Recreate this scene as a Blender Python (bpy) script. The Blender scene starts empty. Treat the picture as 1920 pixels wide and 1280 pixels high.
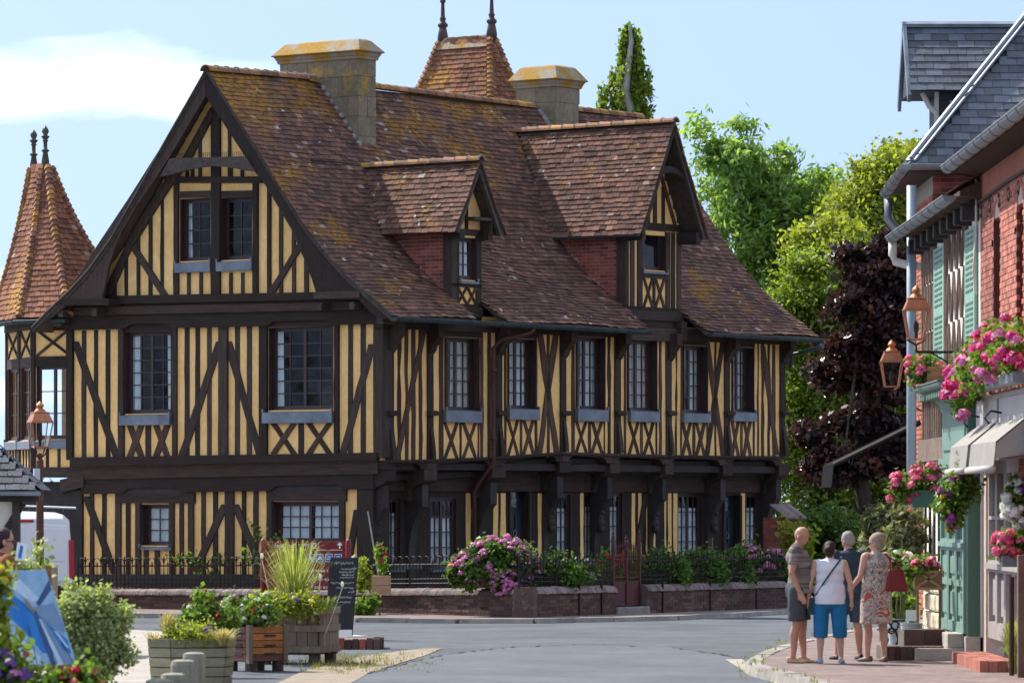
import bpy, math, random
import numpy as np
from mathutils import Vector, Matrix
random.seed(7)
rng = np.random.default_rng(11)
SC = bpy.context.scene
COL = SC.collection
R = math.radians

# ------------------------------------------------------------------ camera
FPX, HY, CH = 8800.0, 950.0, 2.0          # focal length in photo pixels, horizon row, eye height
cam_d = bpy.data.cameras.new('camera')
cam = bpy.data.objects.new('camera', cam_d)
COL.objects.link(cam)
cam.location = (0, 0, CH)
cam.rotation_euler = (R(90), 0, 0)
cam_d.sensor_width = 36.0
cam_d.lens = FPX / 1920 * 36
cam_d.shift_y = (HY - 640) / 1920
cam_d.clip_start = 1.0
cam_d.clip_end = 3000
cam_d.dof.use_dof = True
cam_d.dof.focus_distance = 84
cam_d.dof.aperture_fstop = 5.0
SC.camera = cam

# ------------------------------------------------------------------ sky and sun
SUN_AZ, SUN_EL = R(-47), R(47)            # azimuth from +Y, positive towards +X
SUNV = Vector((math.sin(SUN_AZ) * math.cos(SUN_EL), math.cos(SUN_AZ) * math.cos(SUN_EL), math.sin(SUN_EL)))
world = bpy.data.worlds.new('World')
SC.world = world
world.use_nodes = True
wn, wl = world.node_tree.nodes, world.node_tree.links
wn.clear()
w_out = wn.new('ShaderNodeOutputWorld')
w_bg = wn.new('ShaderNodeBackground')
w_bg.inputs['Strength'].default_value = 0.082
sky = wn.new('ShaderNodeTexSky')
sky.sky_type = 'NISHITA'
sky.sun_disc = False
sky.sun_elevation = SUN_EL
sky.sun_rotation = SUN_AZ
sky.altitude = 0
sky.air_density = 1.0
sky.dust_density = 0.3
sky.ozone_density = 1.0
w_tc = wn.new('ShaderNodeTexCoord')
w_map = wn.new('ShaderNodeMapping')
w_map.inputs['Location'].default_value = (19.1, 9.1, -.155)
w_map.inputs['Scale'].default_value = (1.0, 1.0, 4.5)
w_n = wn.new('ShaderNodeTexNoise')
w_n.inputs['Scale'].default_value = 5.0
w_n.inputs['Detail'].default_value = 7
w_n.inputs['Roughness'].default_value = 0.55
w_r = wn.new('ShaderNodeValToRGB')
w_r.color_ramp.elements[0].position = 0.49
w_r.color_ramp.elements[0].color = (.04, .04, .04, 1)
w_r.color_ramp.elements[1].position = 0.80
w_r.color_ramp.elements[1].color = (.66, .66, .66, 1)
w_lift = wn.new('ShaderNodeVectorMath')
w_lift.operation = 'ADD'
w_lift.inputs[1].default_value = (0, 0, 0.62)
w_mix = wn.new('ShaderNodeMixRGB')
w_mix.inputs['Color2'].default_value = (16.5, 16.4, 16.2, 1)
wl.new(w_tc.outputs['Generated'], w_lift.inputs[0])
wl.new(w_lift.outputs[0], sky.inputs[0])
wl.new(w_tc.outputs['Generated'], w_map.inputs[0])
wl.new(w_map.outputs[0], w_n.inputs['Vector'])
wl.new(w_n.outputs['Fac'], w_r.inputs[0])
wl.new(w_r.outputs[0], w_mix.inputs[0])
wl.new(sky.outputs[0], w_mix.inputs['Color1'])
wl.new(w_mix.outputs[0], w_bg.inputs['Color'])
wl.new(w_bg.outputs[0], w_out.inputs[0])

sun_d = bpy.data.lights.new('sun', 'SUN')
sun = bpy.data.objects.new('sun', sun_d)
COL.objects.link(sun)
sun_d.energy = 2.4
sun_d.angle = R(0.55)
sun_d.color = (1.0, 0.95, 0.87)
sun.rotation_euler = SUNV.to_track_quat('Z', 'Y').to_euler()
sun.location = (-30, 80, 60)

SC.view_settings.view_transform = 'Standard'
SC.view_settings.look = 'None'
SC.view_settings.gamma = 1
SC.view_settings.use_curve_mapping = False
SC.view_settings.exposure = 1.76
SC.cycles.use_denoising = True
SC.cycles.max_bounces = 8
SC.cycles.transparent_max_bounces = 12
SC.cycles.sample_clamp_indirect = 6.0

# ------------------------------------------------------------------ mesh kernel
def V(*a): return Vector(a)

class MB:
    """collects shapes that become ONE mesh object; .a is a random value per face for the material"""
    def __init__(s):
        s.v, s.f, s.a = [], [], []
    def add(s, vs, fs, a=0.5):
        o = len(s.v)
        s.v += [tuple(p) for p in vs]
        s.f += [tuple(i + o for i in f) for f in fs]
        s.a += [a] * len(fs)
        return s
    def hexa(s, p, a=0.5):            # 8 corners: bottom 0-3 counter-clockwise, top 4-7
        return s.add(p, [(3, 2, 1, 0), (4, 5, 6, 7), (0, 1, 5, 4), (1, 2, 6, 5), (2, 3, 7, 6), (3, 0, 4, 7)], a)
    def box(s, x0, x1, y0, y1, z0, z1, a=0.5):
        return s.hexa([(x0, y0, z0), (x1, y0, z0), (x1, y1, z0), (x0, y1, z0), (x0, y0, z1), (x1, y0, z1), (x1, y1, z1), (x0, y1, z1)], a)
    def obox(s, c, ax, ay, az, a=0.5):   # centre and three half vectors
        c, ax, ay, az = Vector(c), Vector(ax), Vector(ay), Vector(az)
        return s.hexa([c - ax - ay - az, c + ax - ay - az, c + ax + ay - az, c - ax + ay - az,
                       c - ax - ay + az, c + ax - ay + az, c + ax + ay + az, c - ax + ay + az], a)
    def bar(s, p, q, w, d, n=(0, -1, 0), a=0.5):
        p, q, n = Vector(p), Vector(q), Vector(n)
        ax = (q - p) / 2
        side = ax.cross(n).normalized() * (w / 2)
        nn = side.cross(ax).normalized() * (d / 2)
        return s.obox((p + q) / 2, ax, side, nn, a)
    def prism(s, f3, b3, a=0.5):      # front and back rings of equal length
        n = len(f3)
        fs = [tuple(range(n)), tuple(range(2 * n - 1, n - 1, -1))]
        fs += [(i, n + i, n + (i + 1) % n, (i + 1) % n) for i in range(n)]
        return s.add(list(f3) + list(b3), fs, a)
    def tube(s, pts, r, n=8, a=0.5, cap=True):
        pts = [Vector(p) for p in pts]
        rs = r if isinstance(r, (list, tuple)) else [r] * len(pts)
        vs, fs = [], []
        up = Vector((0.13, 0.27, 1)).normalized()
        for i, p in enumerate(pts):
            d = (pts[min(i + 1, len(pts) - 1)] - pts[max(i - 1, 0)])
            d = d.normalized() if d.length > 1e-9 else Vector((0, 0, 1))
            e = d.cross(up)
            if e.length < 1e-3:
                e = d.cross(Vector((1, 0, 0)))
            e.normalize()
            g = d.cross(e)
            for k in range(n):
                t = 2 * math.pi * k / n
                vs.append(p + (e * math.cos(t) + g * math.sin(t)) * rs[i])
        for i in range(len(pts) - 1):
            for k in range(n):
                fs.append((i * n + k, i * n + (k + 1) % n, (i + 1) * n + (k + 1) % n, (i + 1) * n + k))
        if cap:
            fs.append(tuple(range(n - 1, -1, -1)))
            fs.append(tuple(range((len(pts) - 1) * n, len(pts) * n)))
        return s.add(vs, fs, a)
    def lathe(s, prof, c=(0, 0, 0), n=16, a=0.5, sx=1, sy=1):
        vs, fs = [], []
        for r, z in prof:
            for k in range(n):
                t = 2 * math.pi * (k + .5) / n
                vs.append((c[0] + r * math.cos(t) * sx, c[1] + r * math.sin(t) * sy, c[2] + z))
        m = len(prof)
        for i in range(m - 1):
            for k in range(n):
                fs.append((i * n + k, i * n + (k + 1) % n, (i + 1) * n + (k + 1) % n, (i + 1) * n + k))
        fs.append(tuple(range(n - 1, -1, -1)))
        fs.append(tuple(range((m - 1) * n, m * n)))
        return s.add(vs, fs, a)
    def ball(s, c, r, n=8, m=6, a=0.5, sc=(1, 1, 1)):
        prof = [(max(r * math.sin(math.pi * i / m), r * .02), -r * math.cos(math.pi * i / m)) for i in range(m + 1)]
        o = len(s.v)
        s.lathe([(p, z * sc[2]) for p, z in prof], c, n, a, sc[0], sc[1])
        return s
    def data(s, name):
        me = bpy.data.meshes.new(name)
        me.from_pydata(s.v, [], s.f)
        at = me.attributes.new('rnd', 'FLOAT', 'FACE')
        at.data.foreach_set('value', s.a)
        return me

def link(name, me, mat=None, parent=None, smooth=False, label=None, cat=None, group=None, kind=None):
    o = bpy.data.objects.new(name, me)
    COL.objects.link(o)
    if parent is not None:
        o.parent = parent
    if mat is not None and me is not None and len(me.materials) == 0:
        me.materials.append(M(mat) if isinstance(mat, str) else mat)
    if smooth:
        me.polygons.foreach_set('use_smooth', [True] * len(me.polygons))
    if label: o['label'] = label
    if cat: o['category'] = cat
    if group: o['group'] = group
    if kind: o['kind'] = kind
    return o

def put(name, mb, mat, parent=None, smooth=False, **k):
    return link(name, mb.data(name), mat, parent, smooth, **k)

def thing(name, label, cat, loc=(0, 0, 0), rz=0, group=None):
    o = bpy.data.objects.new(name, None)
    o.empty_display_size = .2
    COL.objects.link(o)
    o.location = loc
    o.rotation_euler = (0, 0, rz)
    o['label'] = label
    o['category'] = cat
    if group: o['group'] = group
    return o

def copy_tree(o, parent=None):
    c = o.copy()
    COL.objects.link(c)
    c.parent = parent
    for ch in list(o.children):
        copy_tree(ch, c)
    return c

def bevel(o, w=.01, seg=2):
    m = o.modifiers.new('bevel', 'BEVEL')
    m.width = w
    m.segments = seg
    m.limit_method = 'ANGLE'
    return o

def quads_mesh(name, P, Q, rnd):
    """P centres (n,3), Q (n,4,3) corner offsets -> mesh of loose leaf faces with a random value each"""
    n = len(P)
    co = (P[:, None, :] + Q).reshape(-1, 3).astype(np.float32)
    me = bpy.data.meshes.new(name)
    me.vertices.add(4 * n)
    me.vertices.foreach_set('co', co.ravel())
    me.loops.add(4 * n)
    me.loops.foreach_set('vertex_index', np.arange(4 * n, dtype=np.int32))
    me.polygons.add(n)
    me.polygons.foreach_set('loop_start', np.arange(0, 4 * n, 4, dtype=np.int32))
    me.update(calc_edges=True)
    at = me.attributes.new('rnd', 'FLOAT', 'FACE')
    at.data.foreach_set('value', np.asarray(rnd, dtype=np.float32))
    me.validate()
    return me

def unit(a):
    return a / np.maximum(np.linalg.norm(a, axis=-1, keepdims=True), 1e-9)

def leaf_quads(n, size, aspect=1.7, droop=0.0, up=0.3, out=None):
    """random leaf shapes: a kite of four corners, its faces biased to look up and outwards"""
    nrm = rng.normal(size=(n, 3))
    nrm = unit(nrm)
    nrm[:, 2] += up
    if out is not None:
        nrm += out * .5
    nrm = unit(nrm)
    d = rng.normal(size=(n, 3))
    d[:, 2] -= droop
    d = unit(d - nrm * (d * nrm).sum(1, keepdims=True))
    e = np.cross(nrm, d)
    s = (size * rng.uniform(.65, 1.3, n))[:, None]
    L, Wd = d * s * aspect * .5, e * s * .5
    bend = nrm * s * .12
    return np.stack([-L, Wd - L * .15 + bend, L, -Wd - L * .15 + bend], 1)

# ------------------------------------------------------------------ materials
_m = {}
def M(n): return _m[n]

def mat(name, c0, c1=None, scale=6.0, rough=.8, bump=.0, bscale=None, stretch=(1, 1, 1), detail=5, spec=.3,
        metal=0.0, rnd=0.0, c2=None, obj=0.0, lo=.35, hi=.65, fine=0.0):
    """noise-varied principled surface in world space; rnd: strength of the per-face value, obj: of the per-object one"""
    m = bpy.data.materials.new(name)
    m.use_nodes = True
    nt = m.node_tree
    N, Lk = nt.nodes, nt.links
    b = N['Principled BSDF']
    b.inputs['Roughness'].default_value = rough
    b.inputs['Specular IOR Level'].default_value = spec
    b.inputs['Metallic'].default_value = metal
    geo = N.new('ShaderNodeNewGeometry')
    mp = N.new('ShaderNodeMapping')
    mp.inputs['Scale'].default_value = stretch
    Lk.new(geo.outputs['Position'], mp.inputs[0])
    nz = N.new('ShaderNodeTexNoise')
    nz.inputs['Scale'].default_value = scale
    nz.inputs['Detail'].default_value = detail
    nz.inputs['Roughness'].default_value = .6
    Lk.new(mp.outputs[0], nz.inputs['Vector'])
    rp = N.new('ShaderNodeValToRGB')
    e = rp.color_ramp.elements
    c1 = c1 or tuple(x * .7 for x in c0)
    e[0].position, e[1].position = lo, hi
    e[0].color = (*c0, 1)
    e[1].color = (*c1, 1)
    if c2:
        k = e.new(min(hi + .12, .98))
        k.color = (*c2, 1)
    Lk.new(nz.outputs['Fac'], rp.inputs[0])
    col = rp.outputs[0]
    def vary(col, src, amount):
        mr = N.new('ShaderNodeMapRange')
        mr.inputs['To Min'].default_value = 1 - amount
        mr.inputs['To Max'].default_value = 1 + amount
        Lk.new(src, mr.inputs['Value'])
        mx = N.new('ShaderNodeVectorMath')
        mx.operation = 'SCALE'
        Lk.new(col, mx.inputs[0])
        Lk.new(mr.outputs[0], mx.inputs['Scale'])
        return mx.outputs[0]
    if rnd:
        at = N.new('ShaderNodeAttribute')
        at.attribute_name = 'rnd'
        col = vary(col, at.outputs['Fac'], rnd)
    if obj:
        oi = N.new('ShaderNodeObjectInfo')
        col = vary(col, oi.outputs['Random'], obj)
    if fine:
        n3 = N.new('ShaderNodeTexNoise')
        n3.inputs['Scale'].default_value = scale * 9
        n3.inputs['Detail'].default_value = 3
        Lk.new(mp.outputs[0], n3.inputs['Vector'])
        col = vary(col, n3.outputs['Fac'], fine)
    Lk.new(col, b.inputs['Base Color'])
    if bump:
        n2 = N.new('ShaderNodeTexNoise')
        n2.inputs['Scale'].default_value = bscale or scale * 4
        n2.inputs['Detail'].default_value = 6
        Lk.new(mp.outputs[0], n2.inputs['Vector'])
        bp = N.new('ShaderNodeBump')
        bp.inputs['Strength'].default_value = bump
        bp.inputs['Distance'].default_value = .02
        Lk.new(n2.outputs['Fac'], bp.inputs['Height'])
        Lk.new(bp.outputs[0], b.inputs['Normal'])
    m['col'] = 1
    _m[name] = m
    m['_sock'] = 0
    return m

def leafmat(name, a, b, tr=.45, rough=.5, c=None):
    """leaf: colour runs from a to b with the leaf's own random value, part of the light shines through"""
    m = bpy.data.materials.new(name)
    m.use_nodes = True
    nt = m.node_tree
    N, Lk = nt.nodes, nt.links
    p = N['Principled BSDF']
    p.inputs['Roughness'].default_value = rough
    p.inputs['Specular IOR Level'].default_value = .35
    at = N.new('ShaderNodeAttribute')
    at.attribute_name = 'rnd'
    rp = N.new('ShaderNodeValToRGB')
    e = rp.color_ramp.elements
    e[0].color, e[1].color = (*a, 1), (*b, 1)
    if c:
        e[1].position = .8
        k = e.new(1.0)
        k.color = (*c, 1)
    Lk.new(at.outputs['Fac'], rp.inputs[0])
    Lk.new(rp.outputs[0], p.inputs['Base Color'])
    t = N.new('ShaderNodeBsdfTranslucent')
    br = N.new('ShaderNodeVectorMath')
    br.operation = 'MULTIPLY'
    br.inputs[1].default_value = (1.25, 1.3, .6)
    Lk.new(rp.outputs[0], br.inputs[0])
    Lk.new(br.outputs[0], t.inputs['Color'])
    mx = N.new('ShaderNodeMixShader')
    mx.inputs[0].default_value = tr
    Lk.new(p.outputs[0], mx.inputs[1])
    Lk.new(t.outputs[0], mx.inputs[2])
    Lk.new(mx.outputs[0], N['Material Output'].inputs[0])
    _m[name] = m
    return m

def roofmat(name, base, alt, lichen, moss_lo=.56, white=.66, warm=(.30, .13, .08), grow=False):
    """clay tiles: every tile its own tone, lichen growing in orange patches and white specks"""
    m = bpy.data.materials.new(name)
    m.use_nodes = True
    nt = m.node_tree
    N, Lk = nt.nodes, nt.links
    p = N['Principled BSDF']
    p.inputs['Roughness'].default_value = .9
    p.inputs['Specular IOR Level'].default_value = .15
    at = N.new('ShaderNodeAttribute')
    at.attribute_name = 'rnd'
    rp = N.new('ShaderNodeValToRGB')
    e = rp.color_ramp.elements
    e[0].color, e[1].color = (*base, 1), (*warm, 1)
    k = e.new(.6)
    k.color = (*alt, 1)
    k = e.new(.86)
    k.color = tuple(x * 1.2 for x in alt) + (1,)
    k = e.new(.955)
    k.color = (*warm, 1)
    k = e.new(.975)
    k.color = (.36, .29, .25, 1)
    Lk.new(at.outputs['Fac'], rp.inputs[0])
    geo = N.new('ShaderNodeNewGeometry')
    def noise(s, d=5, r=.6):
        n = N.new('ShaderNodeTexNoise')
        n.inputs['Scale'].default_value = s
        n.inputs['Detail'].default_value = d
        n.inputs['Roughness'].default_value = r
        Lk.new(geo.outputs['Position'], n.inputs['Vector'])
        return n.outputs['Fac']
    def ramp(src, lo, hi):
        r = N.new('ShaderNodeMapRange')
        r.inputs['From Min'].default_value = lo
        r.inputs['From Max'].default_value = hi
        Lk.new(src, r.inputs['Value'])
        return r.outputs[0]
    def mul(a, b):
        q = N.new('ShaderNodeMath')
        q.operation = 'MULTIPLY'
        Lk.new(a, q.inputs[0])
        Lk.new(b, q.inputs[1])
        return q.outputs[0]
    def mix(f, a, c):
        q = N.new('ShaderNodeMixRGB')
        Lk.new(f, q.inputs[0])
        Lk.new(a, q.inputs[1])
        q.inputs[2].default_value = (*c, 1)
        return q.outputs[0]
    c = rp.outputs[0]
    c = mix(mul(ramp(noise(2.2), .45, .75), ramp(noise(17), .4, .7)), c, tuple(x * .45 for x in base))
    mo = noise(.55, 4)
    if grow:      # more lichen near the ridge and towards the gable end
        sep = N.new('ShaderNodeSeparateXYZ')
        Lk.new(geo.outputs['Position'], sep.inputs[0])
        gx = N.new('ShaderNodeMapRange')
        gx.inputs['From Min'].default_value = 2.5
        gx.inputs['From Max'].default_value = -5.5
        gx.inputs['To Max'].default_value = .13
        Lk.new(sep.outputs[0], gx.inputs['Value'])
        gz_ = N.new('ShaderNodeMapRange')
        gz_.inputs['From Min'].default_value = 7.2
        gz_.inputs['From Max'].default_value = 10.2
        Lk.new(sep.outputs[2], gz_.inputs['Value'])
        ad = N.new('ShaderNodeMath')
        ad.operation = 'MULTIPLY_ADD'
        Lk.new(gx.outputs[0], ad.inputs[0])
        Lk.new(gz_.outputs[0], ad.inputs[1])
        Lk.new(mo, ad.inputs[2])
        mo = ad.outputs[0]
    c = mix(mul(ramp(mo, moss_lo, moss_lo + .1), ramp(noise(9), .36, .60)), c, lichen)
    c = mix(mul(ramp(noise(1.1, 3), .48, .6), ramp(noise(7.5, 3, .5), white, white + .05)), c, (.50, .48, .46))
    Lk.new(c, p.inputs['Base Color'])
    bp = N.new('ShaderNodeBump')
    bp.inputs['Strength'].default_value = .5
    bp.inputs['Distance'].default_value = .015
    Lk.new(noise(45, 4), bp.inputs['Height'])
    Lk.new(bp.outputs[0], p.inputs['Normal'])
    _m[name] = m
    return m

def glassmat(name, tint=(.02, .025, .03), amount=.03):
    m = bpy.data.materials.new(name)
    m.use_nodes = True
    nt = m.node_tree
    N, Lk = nt.nodes, nt.links
    N.remove(N['Principled BSDF'])
    g = N.new('ShaderNodeBsdfGlossy')
    g.inputs['Roughness'].default_value = .03
    g.inputs['Color'].default_value = (.9, .95, 1, 1)
    t = N.new('ShaderNodeBsdfTransparent')
    t.inputs['Color'].default_value = (.94, .97, .97, 1)
    lw = N.new('ShaderNodeLayerWeight')
    lw.inputs['Blend'].default_value = .5
    pw = N.new('ShaderNodeMath')
    pw.operation = 'POWER'
    pw.inputs[1].default_value = 4.0
    ad = N.new('ShaderNodeMath')
    ad.operation = 'MULTIPLY_ADD'
    ad.inputs[1].default_value = .5
    ad.inputs[2].default_value = amount * .3
    nz = N.new('ShaderNodeTexNoise')
    nz.inputs['Scale'].default_value = 4.0
    bp = N.new('ShaderNodeBump')
    bp.inputs['Strength'].default_value = .15
    bp.inputs['Distance'].default_value = .02
    geo = N.new('ShaderNodeNewGeometry')
    Lk.new(geo.outputs['Position'], nz.inputs['Vector'])
    Lk.new(nz.outputs['Fac'], bp.inputs['Height'])
    Lk.new(bp.outputs[0], g.inputs['Normal'])
    mx = N.new('ShaderNodeMixShader')
    Lk.new(lw.outputs['Facing'], pw.inputs[0])
    Lk.new(pw.outputs[0], ad.inputs[0])
    Lk.new(ad.outputs[0], mx.inputs[0])
    Lk.new(t.outputs[0], mx.inputs[1])
    Lk.new(g.outputs[0], mx.inputs[2])
    Lk.new(mx.outputs[0], N['Material Output'].inputs[0])
    _m[name] = m
    return m

# surfaces of the place
mat('asphalt', (.060, .068, .077), (.098, .109, .121), .55, .88, .35, 60, detail=8, fine=.35)
mat('asphalt_new', (.074, .084, .096), (.108, .120, .134), .45, .88, .3, 70, detail=8, fine=.3)
mat('concrete_light', (.28, .25, .21), (.37, .335, .285), 1.5, .9, .3, 40, fine=.25)
mat('gravel', (.30, .245, .18), (.21, .17, .125), 3, .95, .6, 50, fine=.5)
mat('kerb_stone', (.32, .295, .26), (.21, .195, .17), 2.5, .9, .4, 30, fine=.3, obj=.15)
mat('brick_paving', (.215, .16, .142), (.16, .12, .107), 1.4, .9, .4, 30, fine=.35, obj=.12)
mat('earth', (.10, .085, .05), (.06, .07, .03), .8, .95, .5, 20)
mat('plaster_yellow', (.92, .60, .25), (.84, .51, .185), 1.2, .92, .35, 30, stretch=(1.6, 1.6, .8), detail=9, fine=.22, hi=.62, c2=(.90, .66, .34))
mat('plaster_cream', (.72, .66, .56), (.62, .55, .45), 1.5, .92, .2, 40, fine=.1)
mat('plaster_white', (.80, .77, .70), (.70, .66, .58), 1.6, .92, .2, 40, fine=.1)
mat('timber_v', (.034, .0245, .020), (.058, .039, .030), 3.0, .75, .6, 20, stretch=(6, 6, .7), obj=.45, fine=.65, spec=.25, c2=(.095, .072, .058))
mat('timber_h', (.034, .024, .0195), (.062, .039, .029), 3.0, .75, .6, 20, stretch=(.7, .7, 7), obj=.45, fine=.65, spec=.25, c2=(.10, .066, .05))
mat('timber_brown', (.052, .029, .020), (.088, .050, .034), 3.0, .8, .8, 20, stretch=(6, 6, .7), obj=.4, fine=.6, c2=(.13, .095, .075))
mat('timber_grey', (.085, .068, .056), (.05, .04, .034), 3.0, .85, .6, 20, stretch=(3, 3, 3), obj=.25, fine=.4)
mat('timber_black', (.027, .023, .022), (.044, .037, .033), 3.0, .7, .6, 16, obj=.3, fine=.3)
mat('window_paint', (.034, .016, .017), (.044, .022, .022), 5, .45, .1, spec=.5)
mat('zinc', (.13, .155, .185), (.21, .24, .275), 2.5, .5, .15, 20, metal=.35, fine=.2)
mat('zinc_light', (.25, .275, .30), (.20, .225, .25), 2.5, .45, .1, 20, metal=.4, fine=.15)
mat('gutter_green', (.035, .055, .06), (.055, .08, .085), 3, .5, .1, metal=.3)
mat('pipe_brown', (.07, .028, .022), (.10, .05, .035), 4, .6, .1, metal=.2)
mat('chimney_stone', (.27, .225, .15), (.19, .16, .11), 1.6, .95, .6, 22, hi=.56, c2=(.40, .25, .06), fine=.35, rnd=.12)
mat('chimney_cap', (.30, .26, .20), (.34, .195, .035), 2.2, .95, .5, 20, lo=.42, hi=.56, fine=.3)
mat('mortar', (.36, .31, .26), (.28, .24, .20), 6, .95, .4, 40)
mat('mortar_dark', (.15, .125, .105), (.09, .08, .07), 4, .95, .5, 40, c2=(.28, .26, .23))
mat('brick_red', (.28, .075, .05), (.19, .055, .042), 5, .9, .5, 40, obj=.35, rnd=.35, fine=.25)
mat('brick_orange', (.40, .14, .085), (.33, .10, .06), 5, .9, .4, 40, obj=.3, rnd=.3, fine=.2)
mat('brick_dark', (.12, .065, .052), (.075, .05, .044), 3, .95, .5, 40, obj=.35, rnd=.35, c2=(.26, .24, .21), fine=.3)
mat('brick_coping', (.15, .11, .105), (.20, .15, .14), 4, .8, .4, 30, obj=.3, rnd=.3)
roofmat('tile', (.084, .049, .037), (.162, .088, .064), (.34, .168, .024), .56, .65, (.27, .122, .072), grow=True)
roofmat('tile_orange', (.13, .058, .036), (.25, .11, .066), (.42, .22, .04), .585, .70, (.17, .10, .085))
mat('ridge_tile', (.25, .125, .085), (.32, .17, .04), 2.4, .9, .4, 25, lo=.42, hi=.6, rnd=.3, fine=.3, obj=.3)
mat('mortar_cap', (.30, .29, .27), (.20, .19, .17), 8, .95, .5, 40)
mat('slate', (.075, .088, .105), (.11, .122, .138), 2.0, .6, .3, 30, rnd=.4, c2=(.13, .125, .075), fine=.2, spec=.4)
mat('slate_dark', (.022, .029, .04), (.034, .042, .055), 2.0, .55, .3, 30, rnd=.35, fine=.2, spec=.4)
mat('terracotta_dark', (.05, .035, .035), (.09, .06, .05), 6, .5, .2, c2=(.22, .13, .05))
mat('finial_green', (.05, .075, .045), (.10, .07, .05), 9, .5, .2)
mat('iron', (.018, .015, .015), (.035, .022, .02), 8, .6, .2, metal=.3)
mat('gate_red', (.065, .013, .013), (.085, .02, .018), 5, .5, .1, fine=.15)
mat('sign_red', (.17, .012, .014), (.20, .018, .02), 4, .45, .05)
mat('white_paint', (.80, .80, .79), (.74, .74, .73), 4, .5, .05)
mat('blue_paint', (.03, .14, .42), (.04, .17, .48), 4, .5)
mat('chalkboard', (.018, .019, .022), (.03, .03, .034), 3, .7, .1)
mat('chalk', (.55, .55, .55), (.3, .3, .3), 30, .9)
mat('door_blue', (.010, .014, .022), (.016, .022, .032), 4, .4, .1)
mat('curtain', (.78, .80, .82), (.68, .71, .75), 6, .9)
mat('curtain_warm', (.62, .54, .50), (.5, .43, .40), 6, .9)
mat('room_dark', (.02, .018, .018), (.03, .026, .024), 1, .9)
glassmat('glass')

# paving bricks: joints and alternating tones drawn into the paving's colour
def pave(m):
    N, Lk = m.node_tree.nodes, m.node_tree.links
    b = N['Principled BSDF']
    src = b.inputs['Base Color'].links[0].from_socket
    geo = N.new('ShaderNodeNewGeometry')
    mp = N.new('ShaderNodeMapping')
    mp.inputs['Rotation'].default_value = (0, 0, .5)
    br = N.new('ShaderNodeTexBrick')
    br.inputs['Scale'].default_value = 1.0
    br.inputs['Brick Width'].default_value = .22
    br.inputs['Row Height'].default_value = .11
    br.inputs['Mortar Size'].default_value = .008
    br.inputs['Color1'].default_value = (1.15, 1.1, 1.1, 1)
    br.inputs['Color2'].default_value = (.72, .74, .76, 1)
    br.inputs['Mortar'].default_value = (.75, .85, .9, 1)
    mx = N.new('ShaderNodeVectorMath')
    mx.operation = 'MULTIPLY'
    Lk.new(geo.outputs['Position'], mp.inputs[0])
    Lk.new(mp.outputs[0], br.inputs['Vector'])
    Lk.new(src, mx.inputs[0])
    Lk.new(br.outputs['Color'], mx.inputs[1])
    Lk.new(mx.outputs[0], b.inputs['Base Color'])
pave(M('brick_paving'))

# ================================================================== setting: ground
def gp(px, py, z=0.0):
    """photo pixel -> point on a level sheet at height z"""
    Y = (CH - z) * FPX / (py - HY)
    return ((px - 960) / FPX * Y, Y)

def sheet(name, pts, z, m, kind='structure', thick=0.0):
    mb = MB()
    if thick:
        mb.prism([(x, y, z) for x, y in pts], [(x, y, z - thick) for x, y in pts])
    else:
        mb.add([(x, y, z) for x, y in pts], [tuple(range(len(pts)))])
    return put(name, mb, m, kind=kind)

sheet('ground', [(-400, -40), (400, -40), (400, 900), (-400, 900)], -.03, 'earth')
sheet('road', [(-45, 20), (45, 20), (45, 135), (-45, 135)], 0, 'asphalt')
sheet('plaza', [gp(*p) for p in [(-300, 1290), (430, 1290), (425, 1250), (395, 1215), (360, 1186), (240, 1180), (-300, 1178)]], .004, 'concrete_light')
sheet('road_overlay', [gp(*p) for p in [(640, 1290), (690, 1262), (770, 1240), (840, 1225), (960, 1212), (1100, 1207), (1260, 1213), (1370, 1232), (1400, 1255), (1450, 1275), (1500, 1295)]], .004, 'asphalt_new')
sheet('dusty_verge', [gp(*p) for p in [(500, 1290), (560, 1262), (610, 1247), (680, 1230), (740, 1222), (790, 1216), (830, 1215), (800, 1228), (750, 1243), (690, 1263), (650, 1285)]], .008, 'gravel')

mat('tar', (.028, .030, .033), (.045, .048, .052), 3, .8, .3, 40)
rd = MB()
def wander(pts, w, n=8):
    P = []
    for (a, b_) in zip(pts, pts[1:]):
        for k in range(n): P.append(Vector(a).lerp(Vector(b_), k / n) + Vector((random.gauss(0, .04), random.gauss(0, .10))))
    for a, b_ in zip(P, P[1:]):
        d = (b_ - a).normalized(); s_ = Vector((-d.y, d.x)) * w * random.uniform(.5, 1.3)
        rd.add([(*(a - s_), .0125), (*(a + s_), .0125), (*(b_ + s_), .0125), (*(b_ - s_), .0125)], [(0, 1, 2, 3)])
wander([gp(*p) for p in [(690, 1263), (770, 1241), (840, 1226), (960, 1213), (1100, 1208)]], .022, 14)
wander([gp(*p) for p in [(1100, 1208), (1260, 1213), (1370, 1230)]], .02, 14)
put('road_crack', rd, 'tar', kind='structure')
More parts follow.
